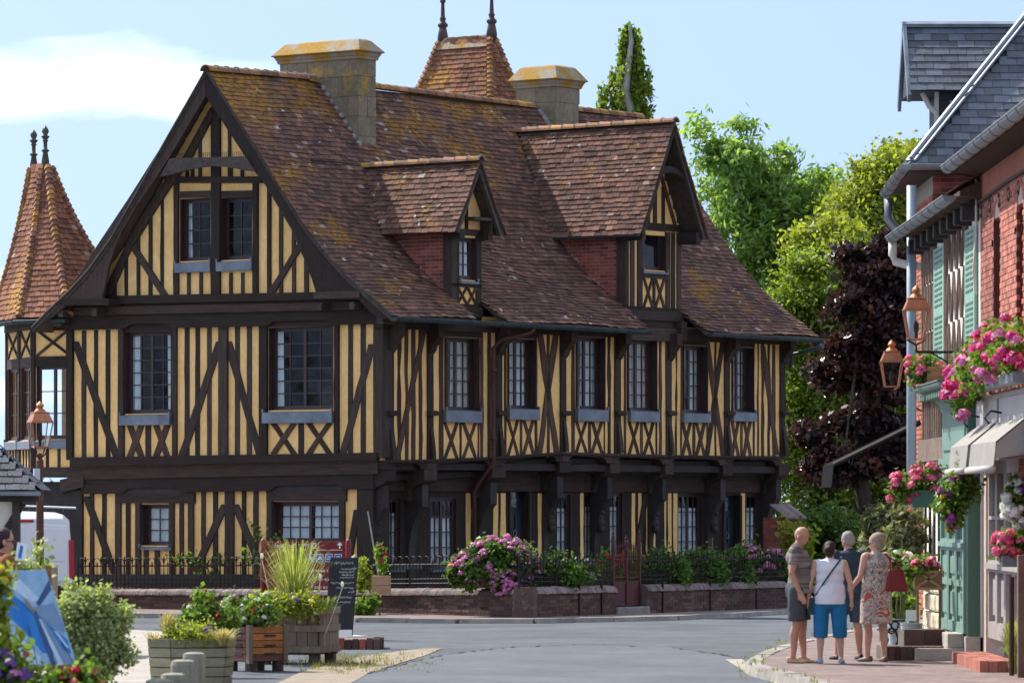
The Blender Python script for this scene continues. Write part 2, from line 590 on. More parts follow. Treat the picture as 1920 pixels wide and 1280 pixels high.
# far pavement with its kerb stones
FK = [gp(*p) for p in [(-200, 1158), (120, 1157), (400, 1158), (560, 1162), (680, 1166), (860, 1168), (1000, 1168), (1140, 1165), (1260, 1162), (1380, 1156), (1480, 1150), (1560, 1144), (1640, 1137)]]
FB = [(12.5, 102), (8, 106), (2, 96), (-2.2, 88.5), (-9, 92.5), (-25, 92)]
sheet('pavement', FK + FB, .075, 'brick_paving', thick=.09)
def kerb_line(pts, parent, w, z, h, seg=1.0):
    for i in range(len(pts) - 1):
        p, q = Vector((*pts[i], 0)), Vector((*pts[i + 1], 0))
        n = max(1, round((q - p).length / seg))
        for k in range(n):
            a, b = p.lerp(q, k / n), p.lerp(q, (k + 1) / n)
            d = (b - a).normalized()
            s = V(d.y, -d.x, 0)
            g = d * .006
            mb = MB()
            zz = z + random.uniform(-.006, .006)
            A, B = a + g, b - g
            mb.hexa([A + s * w + V(0, 0, z - h), B + s * w + V(0, 0, z - h), B + V(0, 0, z - h), A + V(0, 0, z - h),
                     A + s * (w - .02) + V(0, 0, zz), B + s * (w - .02) + V(0, 0, zz), B + V(0, 0, zz), A + V(0, 0, zz)])
            put('kerb_stone', mb, 'kerb_stone', parent)
kerb_far = thing('kerb', 'row of pale kerb stones edging the pavement before the garden wall', 'kerb')
del kerb_far['label'], kerb_far['category']
kerb_far['kind'] = 'structure'
kerb_line(FK[1:], kerb_far, .16, .082, .11)

# near right pavement
RK = [(8.2, 90), (7.1, 80), (6.0, 74)] + [gp(x, y, .12) for x, y in [(1600, 1180), (1530, 1194), (1480, 1206), (1440, 1219), (1412, 1232), (1402, 1240), (1412, 1247), (1450, 1257), (1500, 1270), (1545, 1284)]] + [(4.4, 46), (5.0, 40)]
sheet('pavement', RK + [(30, 40), (30, 90)], .12, 'brick_paving', thick=.14)
kerb_near = thing('kerb', 'x', 'kerb')
del kerb_near['label'], kerb_near['category']
kerb_near['kind'] = 'structure'
kerb_line(list(reversed(RK)), kerb_near, .0, .13, .15, .9) if False else None
def kerb_in(pts, parent, w, z, h, seg):
    for i in range(len(pts) - 1):
        p, q = Vector((*pts[i], 0)), Vector((*pts[i + 1], 0))
        n = max(1, round((q - p).length / seg))
        for k in range(n):
            a, b = p.lerp(q, k / n), p.lerp(q, (k + 1) / n)
            d = (b - a).normalized()
            s = V(d.y, -d.x, 0)          # outwards, to the road
            g = d * .006
            A, B = a + g, b - g
            zz = z + random.uniform(-.005, .006)
            mb = MB()
            o, i_ = s * .05, -s * w
            mb.hexa([A + o + V(0, 0, z - h), B + o + V(0, 0, z - h), B + i_ + V(0, 0, z - h), A + i_ + V(0, 0, z - h),
                     A + o * .4 + V(0, 0, zz), B + o * .4 + V(0, 0, zz), B + i_ + V(0, 0, zz), A + i_ + V(0, 0, zz)])
            put('kerb_stone', mb, 'kerb_stone', parent)
kerb_in(RK, kerb_near, .16, .127, .13, .9)
sheet('gutter_strip', [gp(*p) for p in [(1360, 1236), (1392, 1236), (1400, 1245), (1445, 1262), (1500, 1282), (1530, 1296), (1490, 1296), (1440, 1276), (1390, 1256)]], .009, 'concrete_light')
# low weeds in the kerb joints
def tuft(mb, c, h, n, spread=.06):
    for _ in range(n):
        a = random.uniform(0, 6.28)
        b = V(math.cos(a), math.sin(a), 0)
        p = Vector(c) + b * random.uniform(0, spread)
        t = p + b * random.uniform(.02, .6) * h + V(0, 0, h * random.uniform(.5, 1))
        s = V(-b.y, b.x, 0) * .006
        mb.add([p - s, p + s, t], [(0, 1, 2)], random.random())
leafmat('weed', (.10, .13, .03), (.32, .28, .09), .4)
mb = MB()
for p in RK[2:-2]:
    for k in range(9):
        tuft(mb, (p[0] - .05 + random.uniform(-.15, .2), p[1] + random.uniform(-.9, .9), random.choice([.005, .125])), .07, 6)
for k in range(170):
    x, y = gp(random.gauss(650, 45), random.gauss(1243, 8))
    tuft(mb, (x, y, .005), random.uniform(.03, .11), 7, .12)
for k in range(120):
    x, y = gp(random.uniform(560, 830), random.uniform(1218, 1262))
    tuft(mb, (x, y, .005), .04, 4, .1)
put('weeds', mb, 'weed', kind='stuff', label='dry grass and weeds growing along kerbs and the dusty verge', cat='weeds')

# ================================================================== the manor
MX, MY, MA = -2.39, 87.0, R(52)
mc, ms = math.cos(MA), math.sin(MA)
manor = thing('half_timbered_manor', 'large half-timbered manor with ochre plaster, dark timbers and steep tiled roof', 'house', (MX, MY, 0), MA)

def GP(px, py, off=0.0):     # photo pixel -> manor coordinates on a plane parallel to the gable front
    a = (px - 960) / FPX
    x0, y0 = MX - mc * off, MY - ms * off
    t = (x0 - a * y0) / (ms + mc * a)
    return V(-off, t, CH + (HY - py) / FPX * (y0 + mc * t))
def LP(px, py, off=0.0):     # the same for planes parallel to the long front
    a = (px - 960) / FPX
    x0, y0 = MX + ms * off, MY - mc * off
    s = (a * y0 - x0) / (mc - a * ms)
    return V(s, -off, CH + (HY - py) / FPX * (y0 + ms * s))
GN, LN = V(-1, 0, 0), V(0, -1, 0)
def gfr(h, z, o): return (-o, h, z)
def lfr(h, z, o): return (h, -o, z)

def rough_ring(pts, wob, step=.45):
    """hand-hewn outline: long edges get extra points that wander a little"""
    out = []
    n = len(pts)
    for i in range(n):
        p, q = pts[i], pts[(i + 1) % n]
        L = (q - p).length
        out.append(p)
        k = int(L / step)
        if k >= 1 and wob:
            d = q - p
            for j in range(1, k + 1):
                jit = V(random.gauss(0, 1), random.gauss(0, 1), 0) * wob
                jit.x, jit.y = (0, jit.y) if abs(d.y) > abs(d.x) * .2 and abs(pts[0].x - pts[1].x) < 1e-6 else (jit.x, 0)
                out.append(p + d * (j / (k + 1)) + jit)
    return out

def timber(name, P, poly, o0, o1, m='timber_v', parent=None, wob=.006):
    n = GN if P is GP else LN
    f = rough_ring([P(x, y, o1) for x, y in poly], wob)
    mb = MB()
    mb.prism(f, [p - n * (o1 - o0) for p in f])
    return put(name, mb, m, parent or manor)

def stud(P, xl, xr, yt, yb, o0=-.02, o1=.016, m='timber_v', name='stud', parent=None, wob=.006, lean=0):
    # the proud timber also shows its flank, so the face is set in by what the flank covers
    k = max(0, o1) if o1 > -.04 else max(0, o1 + .1)
    if P is LP: xl = min(xl + 76 * min(k, .04), xr - 2)
    else: xr = max(xr - 60 * min(k, .06), xl + 3)
    return timber(name, P, [(xl, yt), (xr, yt), (xr + lean, yb), (xl + lean, yb)], o0, o1, m, parent, wob)

def brace(P, x0, y0, x1, y1, w, o0=-.02, o1=.024, m='timber_v', parent=None, wob=.006):
    return timber('brace', P, [(x0 - w / 2, y0), (x0 + w / 2, y0), (x1 + w / 2, y1), (x1 - w / 2, y1)], o0, o1, m, parent, wob)

def fbox(mb, fr, h0, h1, z0, z1, o0, o1, a=.5):
    P = [fr(h0, z0, o0), fr(h1, z0, o0), fr(h1, z0, o1), fr(h0, z0, o1), fr(h0, z1, o0), fr(h1, z1, o0), fr(h1, z1, o1), fr(h0, z1, o1)]
    return mb.hexa(P, a)

def walled(mb, fr, h0, h1, z0, z1, o0, o1, holes):
    """solid wall with rectangular openings"""
    hs = sorted({h0, h1, *[min(max(x, h0), h1) for q in holes for x in q[:2]]})
    for a, b in zip(hs, hs[1:]):
        if b - a < 1e-4: continue
        m = (a + b) / 2
        cut = sorted([(q[2], q[3]) for q in holes if q[0] - 1e-6 < m < q[1] + 1e-6])
        z = z0
        for c, d in cut + [(z1, z1)]:
            if c - z > 1e-4:
                fbox(mb, fr, a, b, z, min(c, z1), o0, o1)
            z = max(z, d)
    return mb

def window(parent, fr, h0, h1, z0, z1, off, cols, rows, leaves=2, sill=None, curtains=(), m='window_paint', cm='curtain', fw=.045, bw=.022, depth=.06, low=0, lining=.12):
    """frame > panes, sash bars, sill, curtains; off is the frame's face"""
    mb = MB()
    for a, b, c, d in ((h0, h0 + fw, z0, z1), (h1 - fw, h1, z0, z1), (h0 + fw, h1 - fw, z0, z0 + fw), (h0 + fw, h1 - fw, z1 - fw, z1)):
        fbox(mb, fr, a, b, c, d, off - depth, off)
    if lining:      # timber lining of the reveal
        for a, b, c, d in ((h0 + .001, h0 + .013, z0, z1), (h1 - .013, h1 - .001, z0, z1), (h0 + .013, h1 - .013, z1 - .013, z1 - .001)):
            fbox(mb, fr, a, b, c, d, off - .02, off + lining)
    w = put('window', mb, m, parent)
    iw = (h1 - h0 - 2 * fw) / leaves
    for l in range(leaves):
        a, b = h0 + fw + l * iw, h0 + fw + (l + 1) * iw
        sb = MB()
        sf = .034
        o0, o1 = off - depth + .012, off - .012
        for p, q, r, s in ((a, a + sf, z0 + fw, z1 - fw), (b - sf, b, z0 + fw, z1 - fw), (a + sf, b - sf, z0 + fw, z0 + fw + sf), (a + sf, b - sf, z1 - fw - sf, z1 - fw)):
            fbox(sb, fr, p, q, r, s, o0, o1)
        pa, pb, pc, pd = a + sf, b - sf, z0 + fw + sf, z1 - fw - sf
        for i in range(1, cols):
            x = pa + (pb - pa) * i / cols
            fbox(sb, fr, x - bw / 2, x + bw / 2, pc, pd, o0 + .004, o1 - .004)
        for j in range(1, rows):
            z = pc + (pd - pc) * j / rows
            fbox(sb, fr, pa, pb, z - bw / 2, z + bw / 2, o0 + .006, o1 - .006)
        put('sash', sb, m, w)
        for i in range(cols):
            for j in range(rows):
                x0_, x1_ = pa + (pb - pa) * i / cols, pa + (pb - pa) * (i + 1) / cols
                y0_, y1_ = pc + (pd - pc) * j / rows, pc + (pd - pc) * (j + 1) / rows
                g = MB()
                t = random.uniform(-.004, .004)
                om = (o0 + o1) / 2
                g.hexa([fr(x0_, y0_, om - .002 + t), fr(x1_, y0_, om - .002 - t), fr(x1_, y0_, om + .002 - t), fr(x0_, y0_, om + .002 + t),
                        fr(x0_, y1_, om - .002 - t), fr(x1_, y1_, om - .002 + t), fr(x1_, y1_, om + .002 + t), fr(x0_, y1_, om + .002 - t)])
                put('pane', g, 'glass', w)
    for c in curtains:
        u0, u1, v0, v1 = c[:4]
        fold = c[4] if len(c) > 4 else 9
        a, b = h0 + (h1 - h0) * u0, h0 + (h1 - h0) * u1
        zz0, zz1 = z0 + (z1 - z0) * v0, z0 + (z1 - z0) * v1
        n = 26
        vs, fs = [], []
        for j in range(5):
            for i in range(n + 1):
                k = i / n
                g = (1 - j / 4)
                wv = .022 * math.sin(k * fold * 6.28 / 3 + j * .25) + .01 * math.sin(k * 31)
                vs.append(fr(a + (b - a) * k, zz0 + (zz1 - zz0) * j / 4, off - depth - .035 + wv))
        for j in range(4):
            for i in range(n):
                fs.append((j * (n + 1) + i, j * (n + 1) + i + 1, (j + 1) * (n + 1) + i + 1, (j + 1) * (n + 1) + i))
        cb = MB()
        cb.add(vs, fs)
        put('curtain', cb, cm, w, smooth=True)
    if sill:
        s0, s1, zb, zt, out = sill
        sb = MB()
        sb.hexa([fr(s0, zb, off - .02), fr(s1, zb, off - .02), fr(s1, zb, out), fr(s0, zb, out),
                 fr(s0, zt, off - .02), fr(s1, zt, off - .02), fr(s1, zt - .035, out), fr(s0, zt - .035, out)])
        fbox(sb, fr, s0 - .002, s0 + .03, zt - .04, zt + .03, .05, out + .004)
        fbox(sb, fr, s1 - .03, s1 + .002, zt - .04, zt + .03, .05, out + .004)
        bevel(put('sill', sb, 'zinc', w), .006)
    return w

def ext(P, x0, x1, y0, y1, off=0.0):
    a, b, c, d = P(x0, y0, off), P(x1, y1, off), P(x0, y1, off), P(x1, y0, off)
    i = 1 if P is GP else 0
    return min(a[i], b[i]), max(a[i], b[i]), (c.z + b.z) / 2, (a.z + d.z) / 2

ML, MW = 13.1, 7.85           # length of the long front, width of the gable
ZG, Z1, Z2 = .42, 2.95, 5.42  # garden level, first floor, eaves
PROF = [(-.63, 5.51), (-.18, 5.84), (.36, 6.19), (.86, 6.575), (1.45, 7.15), (2.12, 7.99), (2.67, 8.71), (3.925, 10.28)]
def roof_z(t):
    if t > 3.925: t = 7.85 - t
    for (a, b), (c, d) in zip(PROF, PROF[1:]):
        if t <= c:
            return b + (d - b) * (t - a) / (c - a)
    return PROF[-1][1]

# --- plaster walls with openings
gw1 = [ext(GP, 234, 322, 621, 775), ext(GP, 505, 625, 612, 768)]
lw1 = [ext(LP, *q) for q in [(833, 896, 633, 770), (951, 1002, 635, 767), (1079, 1132, 632, 768), (1175, 1229, 637, 771), (1279, 1324, 648, 775), (1371, 1411, 651, 773)]]
ga = [ext(GP, 337, 395, 372, 489, .1), ext(GP, 415, 473, 370, 487, .1)]
g0 = [ext(GP, 265, 317, 945, 1022, -.1), ext(GP, 512, 636, 940, 1016, -.1)]
RG = .45                      # how far the ground floor of the long front lies back
l0 = [ext(LP, *q, -RG) for q in [(727, 752, 933, 1062), (807, 857, 932, 1062), (1044, 1071, 925, 1050), (1096, 1118, 922, 1050), (1143, 1168, 922, 1050), (1271, 1317, 924, 1050), (1399, 1425, 925, 1045)]]
ld = [ext(LP, 956, 990, 918, 1098, -RG), ext(LP, 1357, 1386, 928, 1095, -RG)]

mb = MB()
walled(mb, gfr, .02, MW, Z1 - .1, Z2 + .3, -.28, 0, gw1)
LK_ = [(.28, 2.88), (1.6, 2.89), (3.1, 2.91), (3.7, 2.94), (5.4, 3.05), (6.6, 3.03), (8.0, 3.02), (9.8, 3.02), (13.1, 3.02)]
for (a_, za_), (b_, zb_) in zip(LK_, LK_[1:]):
    walled(mb, lfr, a_, b_, (za_ + zb_) / 2 - .02, Z2 + .2, -.28, 0, lw1)
put('plaster_wall', mb, 'plaster_yellow', manor)
mb = MB()
walled(mb, gfr, RG, MW - .1, ZG, Z1, -.38, -.1, g0)
put('plaster_wall', mb, 'plaster_yellow', manor)
mb = MB()
walled(mb, lfr, .38, ML - .1, ZG, Z1 - .1, -RG - .28, -RG, l0 + ld)
put('timber_wall', mb, 'timber_v', manor)
# attic gable, following the roof
mb = MB()
N_ = 24
def prof_half(z):
    for (a, b), (c, d) in zip(PROF, PROF[1:]):
        if z <= d:
            return a + (c - a) * (z - b) / (d - b)
    return 3.925
zs = sorted({5.80, 10.1, *[q for g in ga for q in g[2:]], *np.linspace(5.9, 10.0, 22)})
for za, zb in zip(zs, zs[1:]):
    m_ = (za + zb) / 2
    t0 = prof_half(zb) + .12
    if t0 > 3.9: continue
    walled(mb, gfr, t0, 7.85 - t0, za, zb, -.15, .1, [g for g in ga if g[2] < m_ < g[3]])
    ta = prof_half(za) + .10      # sloping edges under the rafters
    for q_ in ([(ta, za), (t0, za), (t0, zb)], [(7.85 - ta, za), (7.85 - t0, za), (7.85 - t0, zb)]):
        mb.prism([V(-.1, t, z) for t, z in q_], [V(.15, t, z) for t, z in q_])
put('plaster_wall', mb, 'plaster_yellow', manor)
# plain rear and far walls, closing the house
mb = MB()
mb.box(ML - .28, ML - .02, .3, MW - .02, 2.86, 5.6)
mb.box(.3, ML - .3, MW - .3, MW - .02, ZG, 5.6)
for za, zb in zip(np.linspace(5.6, 10, 20), np.linspace(5.6, 10, 20)[1:]):
    t0 = prof_half(zb) + .15
    if t0 < 3.8:
        mb.box(ML - .28, ML - .02, t0, 7.85 - t0, za, zb)
put('rear_wall', mb, 'plaster_yellow', manor)
mb = MB()
mb.box(ML - .3, ML - .11, RG + .01, MW - .02, ZG, 2.86)
put('end_wall', mb, 'timber_v', manor)
mb = MB()
mb.box(1.3, 12, 1.7, 7, .5, 5.4)  # added near-black blocks, a dark backing behind the windows
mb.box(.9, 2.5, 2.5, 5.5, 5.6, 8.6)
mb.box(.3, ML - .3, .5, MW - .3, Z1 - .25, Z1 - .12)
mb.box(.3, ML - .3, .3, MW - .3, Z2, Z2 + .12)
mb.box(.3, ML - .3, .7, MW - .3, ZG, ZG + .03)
put('dark_backing', mb, 'room_dark', manor)

# --- gable front, first floor
Y1a, Y1b = 616, 856
def lin(x, x0, y0, x1, y1): return y0 + (y1 - y0) * (x - x0) / (x1 - x0)
gtop = lambda x: lin(x, 138, 620, 700, 604)
gbot = lambda x: lin(x, 138, 858, 700, 848)
for a, b in [(153, 162), (176, 184), (198, 207), (346, 355.5), (366, 375), (388, 397), (440, 450), (462.5, 472.5), (652.5, 662), (676, 686)]:
    stud(GP, a, b, gtop(a), gbot(a))
for a, b in [(221, 234), (322, 333), (409, 428.5), (485, 503), (626, 637)]:
    stud(GP, a, b, gtop(a), gbot(a), -.1, .05, name='post')
stud(GP, 124, 138.5, 612, 862, -.12, .07, name='post')
stud(GP, 700, 721, 600, 858, -.2, .07, 'timber_v', 'post')
for q in [(140, 640, 218, 856, 13), (412, 640, 340, 856, 14), (427, 640, 486, 852, 13), (697, 645, 642, 850, 13)]:
    brace(GP, *q)
for x0, x1, y0, y1 in [(234, 322, 797, 855), (503, 626, 793, 850)]:
    m_ = (x0 + x1) / 2
    stud(GP, m_ - 5.5, m_ + 5.5, y0, y1)
    for a, b in ((x0, m_ - 5), (m_ + 5, x1)):
        k = 9
        brace(GP, a + k, y0, b - k, y1, 11, o1=.020, m='timber_brown')
        brace(GP, b - k, y0, a + k, y1, 11, o1=.026, m='timber_brown')
fr = gfr
h = gw1[0]; s = ext(GP, 229, 324, 775, 797)
window(manor, gfr, *h, -.10, 2, 6, 2, (s[0], s[1], s[2], s[3], .10), [(.03, .22, .02, .98, 6), (.80, .97, .02, .98, 6)])
h = gw1[1]; s = ext(GP, 497, 628, 769, 793)
window(manor, gfr, *h, -.10, 2, 6, 2, (s[0], s[1], s[2], s[3], .10), [(.87, .97, .02, .98, 4), (.03, .09, .02, .98, 3)])
# jetty beams under the first floor and under the attic
def gband(yl0, yl1, yr0, yr1, xl, xr, o0, o1, m='timber_h', name='beam', wob=.006):
    return timber(name, GP, [(xl, yl0), (xr, yr0), (xr, yr1), (xl, yl1)], o0, o1, m, None, wob)
gband(857, 875, 848, 862, 131, 706, -.1, .10, 'timber_h')
gband(875, 879, 862, 866, 128, 706, -.1, .05, 'timber_brown')
gband(879, 899, 866, 888, 126, 708, -.15, .03, 'timber_h')
# lowest bressummer with its ogee-cut soffit over the ground-floor windows
def cusped(xl, xr, yt, yb, cuts, P, o0, o1, m='timber_h', rise=9, slope=0.0):
    bot = [(xr, yb)]
    for a, b in reversed(sorted(cuts)):
        bot += [(b, yb), (b - 5, yb - rise * .35), (b - 12, yb - rise * .9), (b - 18, yb - rise), (a + 18, yb - rise), (a + 12, yb - rise * .9), (a + 5, yb - rise * .35), (a, yb)]
    bot.append((xl, yb))
    pl_ = [(xl, yt), (xr, yt)] + bot
    return timber('beam', P, [(x, y + slope * (x - (xl + xr) / 2)) for x, y in pl_], o0, o1, m, None, 0)
cusped(154, 700, 888, 921, [(228, 342), (505, 645)], GP, -.2, .0, slope=-.018)
gband(899, 924, 889, 912, 112, 156, -.2, .04, 'timber_h')
# --- gable front, ground floor
gb0 = 1078
for a, b in [(168.5, 177), (191, 200), (235.5, 245), (336, 345), (377, 386), (399, 409), (453, 462), (475, 485)]:
    stud(GP, a, b, 915, gb0, -.12, -.07)
for a, b in [(215.5, 228), (253, 265), (317, 328), (352, 364.5), (421, 440), (499, 512), (636, 648)]:
    stud(GP, a, b, 915, gb0, -.18, -.05, name='post')
stud(GP, 113, 157, 918, 1096, -.4, -.04, 'timber_black', 'post')
stud(GP, 669, 700, 905, 1100, -.5, -.02, 'timber_v', 'post')
gband(923, 943, 923, 943, 216, 364, -.15, -.045)
gband(917, 939, 917, 939, 499, 648, -.15, -.045)
gband(1076, 1100, 1076, 1100, 150, 672, -.2, -.02, 'timber_black', 'plinth')
for q in [(160, 930, 214, 1075, 12), (421, 945, 362, 1076, 13), (439, 945, 494, 1076, 13), (669, 955, 648, 1076, 12)]:
    brace(GP, *q, o0=-.12, o1=-.06)
for x in (274, 295, 560, 590, 530, 615):
    stud(GP, x - 5, x + 5, 1026, gb0, -.12, -.07)
h = g0[0]; s = ext(GP, 262, 319, 1022, 1031)
window(manor, gfr, *h, -.22, 2, 3, 1, (s[0], s[1], s[2], s[3], -.02), [(.08, .94, .03, .97, 14)], depth=.05)
h = g0[1]; s = ext(GP, 510, 638, 1016, 1026)
window(manor, gfr, *h, -.22, 3, 3, 2, (s[0], s[1], s[2], s[3], -.02), [(.06, .46, .02, .97, 16), (.52, .95, .02, .97, 16)], depth=.05)

# --- attic gable
AO = .1
atop = lambda x: lin(x, 200, 550, 600, 545)
for a, b, yt in [(211, 221, 512), (233.5, 242, 470), (256, 265, 440), (278, 288, 408), (301, 309, 372), (500.5, 511, 352), (523, 533, 385), (547, 557, 425), (570, 581, 470)]:
    stud(GP, a, b, yt, 556, AO - .02, AO + .03)
for a, b in [(325, 337), (473, 486)]:
    stud(GP, a, b, 336, 556, AO - .05, AO + .05, name='post')
stud(GP, 395, 415, 200, 556, AO - .05, AO + .055, name='post')
for x in (355, 378, 434, 456):
    stud(GP, x - 4.5, x + 4.5, 511, 556, AO - .02, AO + .03)
gband(331, 343, 331, 343, 308, 490, AO - .02, AO + .06)
gband(359, 372, 357, 370, 337, 395, AO - .02, AO + .045)
gband(358, 371, 357, 370, 415, 473, AO - .02, AO + .045)
for x, yt in ((362, 300), (352, 316), (376, 242), (431, 242), (376, 312), (434, 312), (455, 318)):
    stud(GP, x - 4.5, x + 4.5, yt, 332, AO - .02, AO + .03)
# inner rafters and braces
timber('rafter', GP, [(393, 203), (399, 216), (356, 298), (318, 350), (288, 396), (266, 432), (240, 474), (205, 556), (190, 556), (226, 478), (250, 430), (272, 394), (304, 344), (342, 296)], AO - .02, AO + .07, 'timber_v', None, 0)
timber('rafter', GP, [(392, 185), (404, 205), (458, 290), (492, 338), (545, 428), (570, 486), (596, 552), (606, 552), (582, 480), (558, 424), (506, 336), (468, 284)], AO - .02, AO + .07, 'timber_v', None, 0)
brace(GP, 247, 460, 309, 556, 13, AO - .02, AO + .045)
brace(GP, 563, 458, 505, 553, 13, AO - .02, AO + .045)
for i, (x0, x1, y0, y1) in enumerate([(332, 399, 489, 511), (410, 477, 487, 508)]):
    h = ga[i]; s = ext(GP, x0, x1, y0, y1, AO)
    window(manor, gfr, *h, AO - .12, 2, 4, 1, (s[0], s[1], s[2], s[3], AO + .09), [(.82, .97, .02, .98, 4)] if i == 0 else [], lining=.11)
# moulded beams under the attic
gband(556, 572, 546, 560, 110, 672, -.1, .20, 'timber_h')
gband(572, 577, 560, 565, 105, 680, -.1, .12, 'timber_brown')
gband(577, 592, 565, 580, 100, 690, -.1, .16, 'timber_h')
cusped(100, 712, 580, 613, [(232, 322), (500, 626)], GP, -.1, .11, slope=-.02)
gband(590, 623, 590, 623, 226, 330, -.1, .025, 'timber_h')
gband(588, 613, 586, 611, 496, 632, -.1, .025, 'timber_h')
gband(898, 926, 896, 924, 218, 350, -.2, -.04, 'timber_black')
gband(896, 922, 894, 918, 498, 650, -.2, -.04, 'timber_black')
for x in (178, 115, 600, 661):
    y = lin(x, 115, 580, 661, 566)
    stud(GP, x - 6.5, x + 6.5, y, y + 14, .1, .42, 'timber_grey', 'beam_end')
# bargeboards (out in front, under the verge) with the arched collar
BO = .48
outR = [(384, 130), (481, 283), (523, 353), (574, 435), (619, 491), (658, 528), (700, 561), (733, 592)]
inR = [(722, 597), (700, 590), (672, 561), (588, 562), (592, 548), (574, 488), (554, 437), (512, 366), (478, 322), (457, 290), (384, 178)]
timber('bargeboard', GP, outR + inR, BO - .06, BO, 'timber_v', None, 0)
outL = [(384, 130), (297, 283), (242, 370), (180, 463), (150, 513), (110, 573), (55, 614)]
inL = [(62, 617), (100, 592), (122, 572), (200, 572), (192, 556), (205, 492), (228, 434), (258, 384), (294, 331), (318, 294), (384, 182)]
timber('bargeboard', GP, [p for p in outL] + inL, BO - .06, BO, 'timber_v', None, 0)
gband(560, 572, 560, 572, 112, 204, .12, BO + .03, 'timber_h')
gband(547, 560, 545, 558, 588, 674, .12, BO + .03, 'timber_h')
timber('collar', GP, [(318, 297), (459, 293), (478, 322), (460, 320), (430, 314), (395, 311), (355, 317), (325, 326), (300, 331)], BO - .04, BO + .05, 'timber_grey', None, 0)
# bird spikes on the collar
sp = MB()
for k in range(34):
    p = GP(326 + 130 * k / 33, 297 - k * .1, BO)
    for d in (-.03, 0, .03):
        sp.tube([p, p + V(d * .4, d, .10)], .0025, 3)
put('bird_spike', sp, 'iron', manor)
# boxed eave ends at both corners
for (x0, x1, y0, y1) in ((706, 722, 585, 607), (100, 118, 590, 612)):
    stud(GP, x0, x1, y0, y1, -.1, .3, 'timber_grey', 'beam_end')

# --- long front, first floor
ltop = lambda x: lin(x, 735, 612, 1470, 640)
def lbot(x):
    K = [(720, 864), (820, 862), (900, 860), (945, 856), (1050, 848), (1120, 850), (1200, 853), (1300, 855), (1475, 856)]
    for (a, b), (c, d) in zip(K, K[1:]):
        if x <= c: return lin(x, a, b, c, d)
    return 856
for a, b in [(745, 752), (759, 766), (771, 779), (785, 791.5), (900.5, 906), (1025, 1031), (1139, 1145.5), (1235, 1241), (1266.5, 1269.5), (1340, 1344), (1420, 1423), (1427, 1433), (1439, 1444), (1448, 1454)]:
    stud(LP, a, b, ltop(a), lbot(a), m='timber_brown', wob=.014)
for a, b in [(823, 832), (895, 899), (914, 921), (945, 950), (1002.5, 1008), (1071, 1078), (1132.5, 1135), (1170, 1174.5), (1229, 1233), (1275.5, 1279), (1324.5, 1328), (1411.5, 1415)]:
    stud(LP, a, b, ltop(a), lbot(a), -.08, .018, 'timber_brown', wob=.006)
posts = [(724, 739), (799.5, 813), (928, 942), (1049, 1062), (1151, 1164.5), (1247.5, 1260), (1357, 1369), (1461, 1473)]
for a, b in posts:
    stud(LP, a, b, ltop(a) - 6, lbot(a) + 6, -.12, .035, 'timber_v', 'post', wob=.004)
for q in [(796, 618, 745, 863, 9), (1013, 620, 1045, 850, 9), (1044, 620, 1012, 852, 9), (1327, 642, 1357, 855, 8), (1356, 642, 1326, 855, 8), (1431, 648, 1458, 852, 7)]:
    brace(LP, *q, o1=.024, m='timber_brown', wob=.012)
sills = [(831, 896, 770, 792), (950, 1004, 767, 787), (1078, 1133, 769, 790), (1177, 1229, 772, 791), (1277, 1325, 775, 792), (1370, 1411, 773, 790)]
cur = [[(.42, .98, .02, .98, 8)], [(.35, .98, .02, .98, 8), (.02, .18, .02, .3, 4)], [(.45, .98, .02, .98, 6), (.03, .2, .02, .25, 4)], [(.25, .98, .02, .98, 8)], [(.1, .45, .02, .98, 6), (.6, .95, .02, .98, 6)], [(.1, .9, .02, .98, 9)]]
for i, sl in enumerate(sills):
    s = ext(LP, *sl)
    window(manor, lfr, *lw1[i], -.12, 2, 5, 2, (s[0] - .02, s[1] + .02, s[2], max(s[3], lw1[i][2]) + .03, .10), cur[i], cm='curtain_warm' if i in (0, 3) else 'curtain', lining=.17)
    xa, xb, yb = sl[0], sl[1], sl[3]
    q_ = lw1[i]
    hb_ = MB(); fbox(hb_, lfr, q_[0] - .06, q_[1] + .06, q_[3] + .012, q_[3] + .26, -.1, .02); put('lintel', hb_, 'timber_h', manor)
    m_ = (xa + xb) / 2
    stud(LP, m_ - 2.5, m_ + 2.5, yb, lbot(m_), m='timber_brown', wob=.01)
    for a, b in ((xa, m_ - 2), (m_ + 2, xb)):
        k = 3
        brace(LP, a + k, yb - 2, b - k, lbot(b), 5, o1=.016, m='timber_brown', wob=.01)
        brace(LP, b - k, yb - 2, a + k, lbot(a), 5, o1=.020, m='timber_brown', wob=.01)
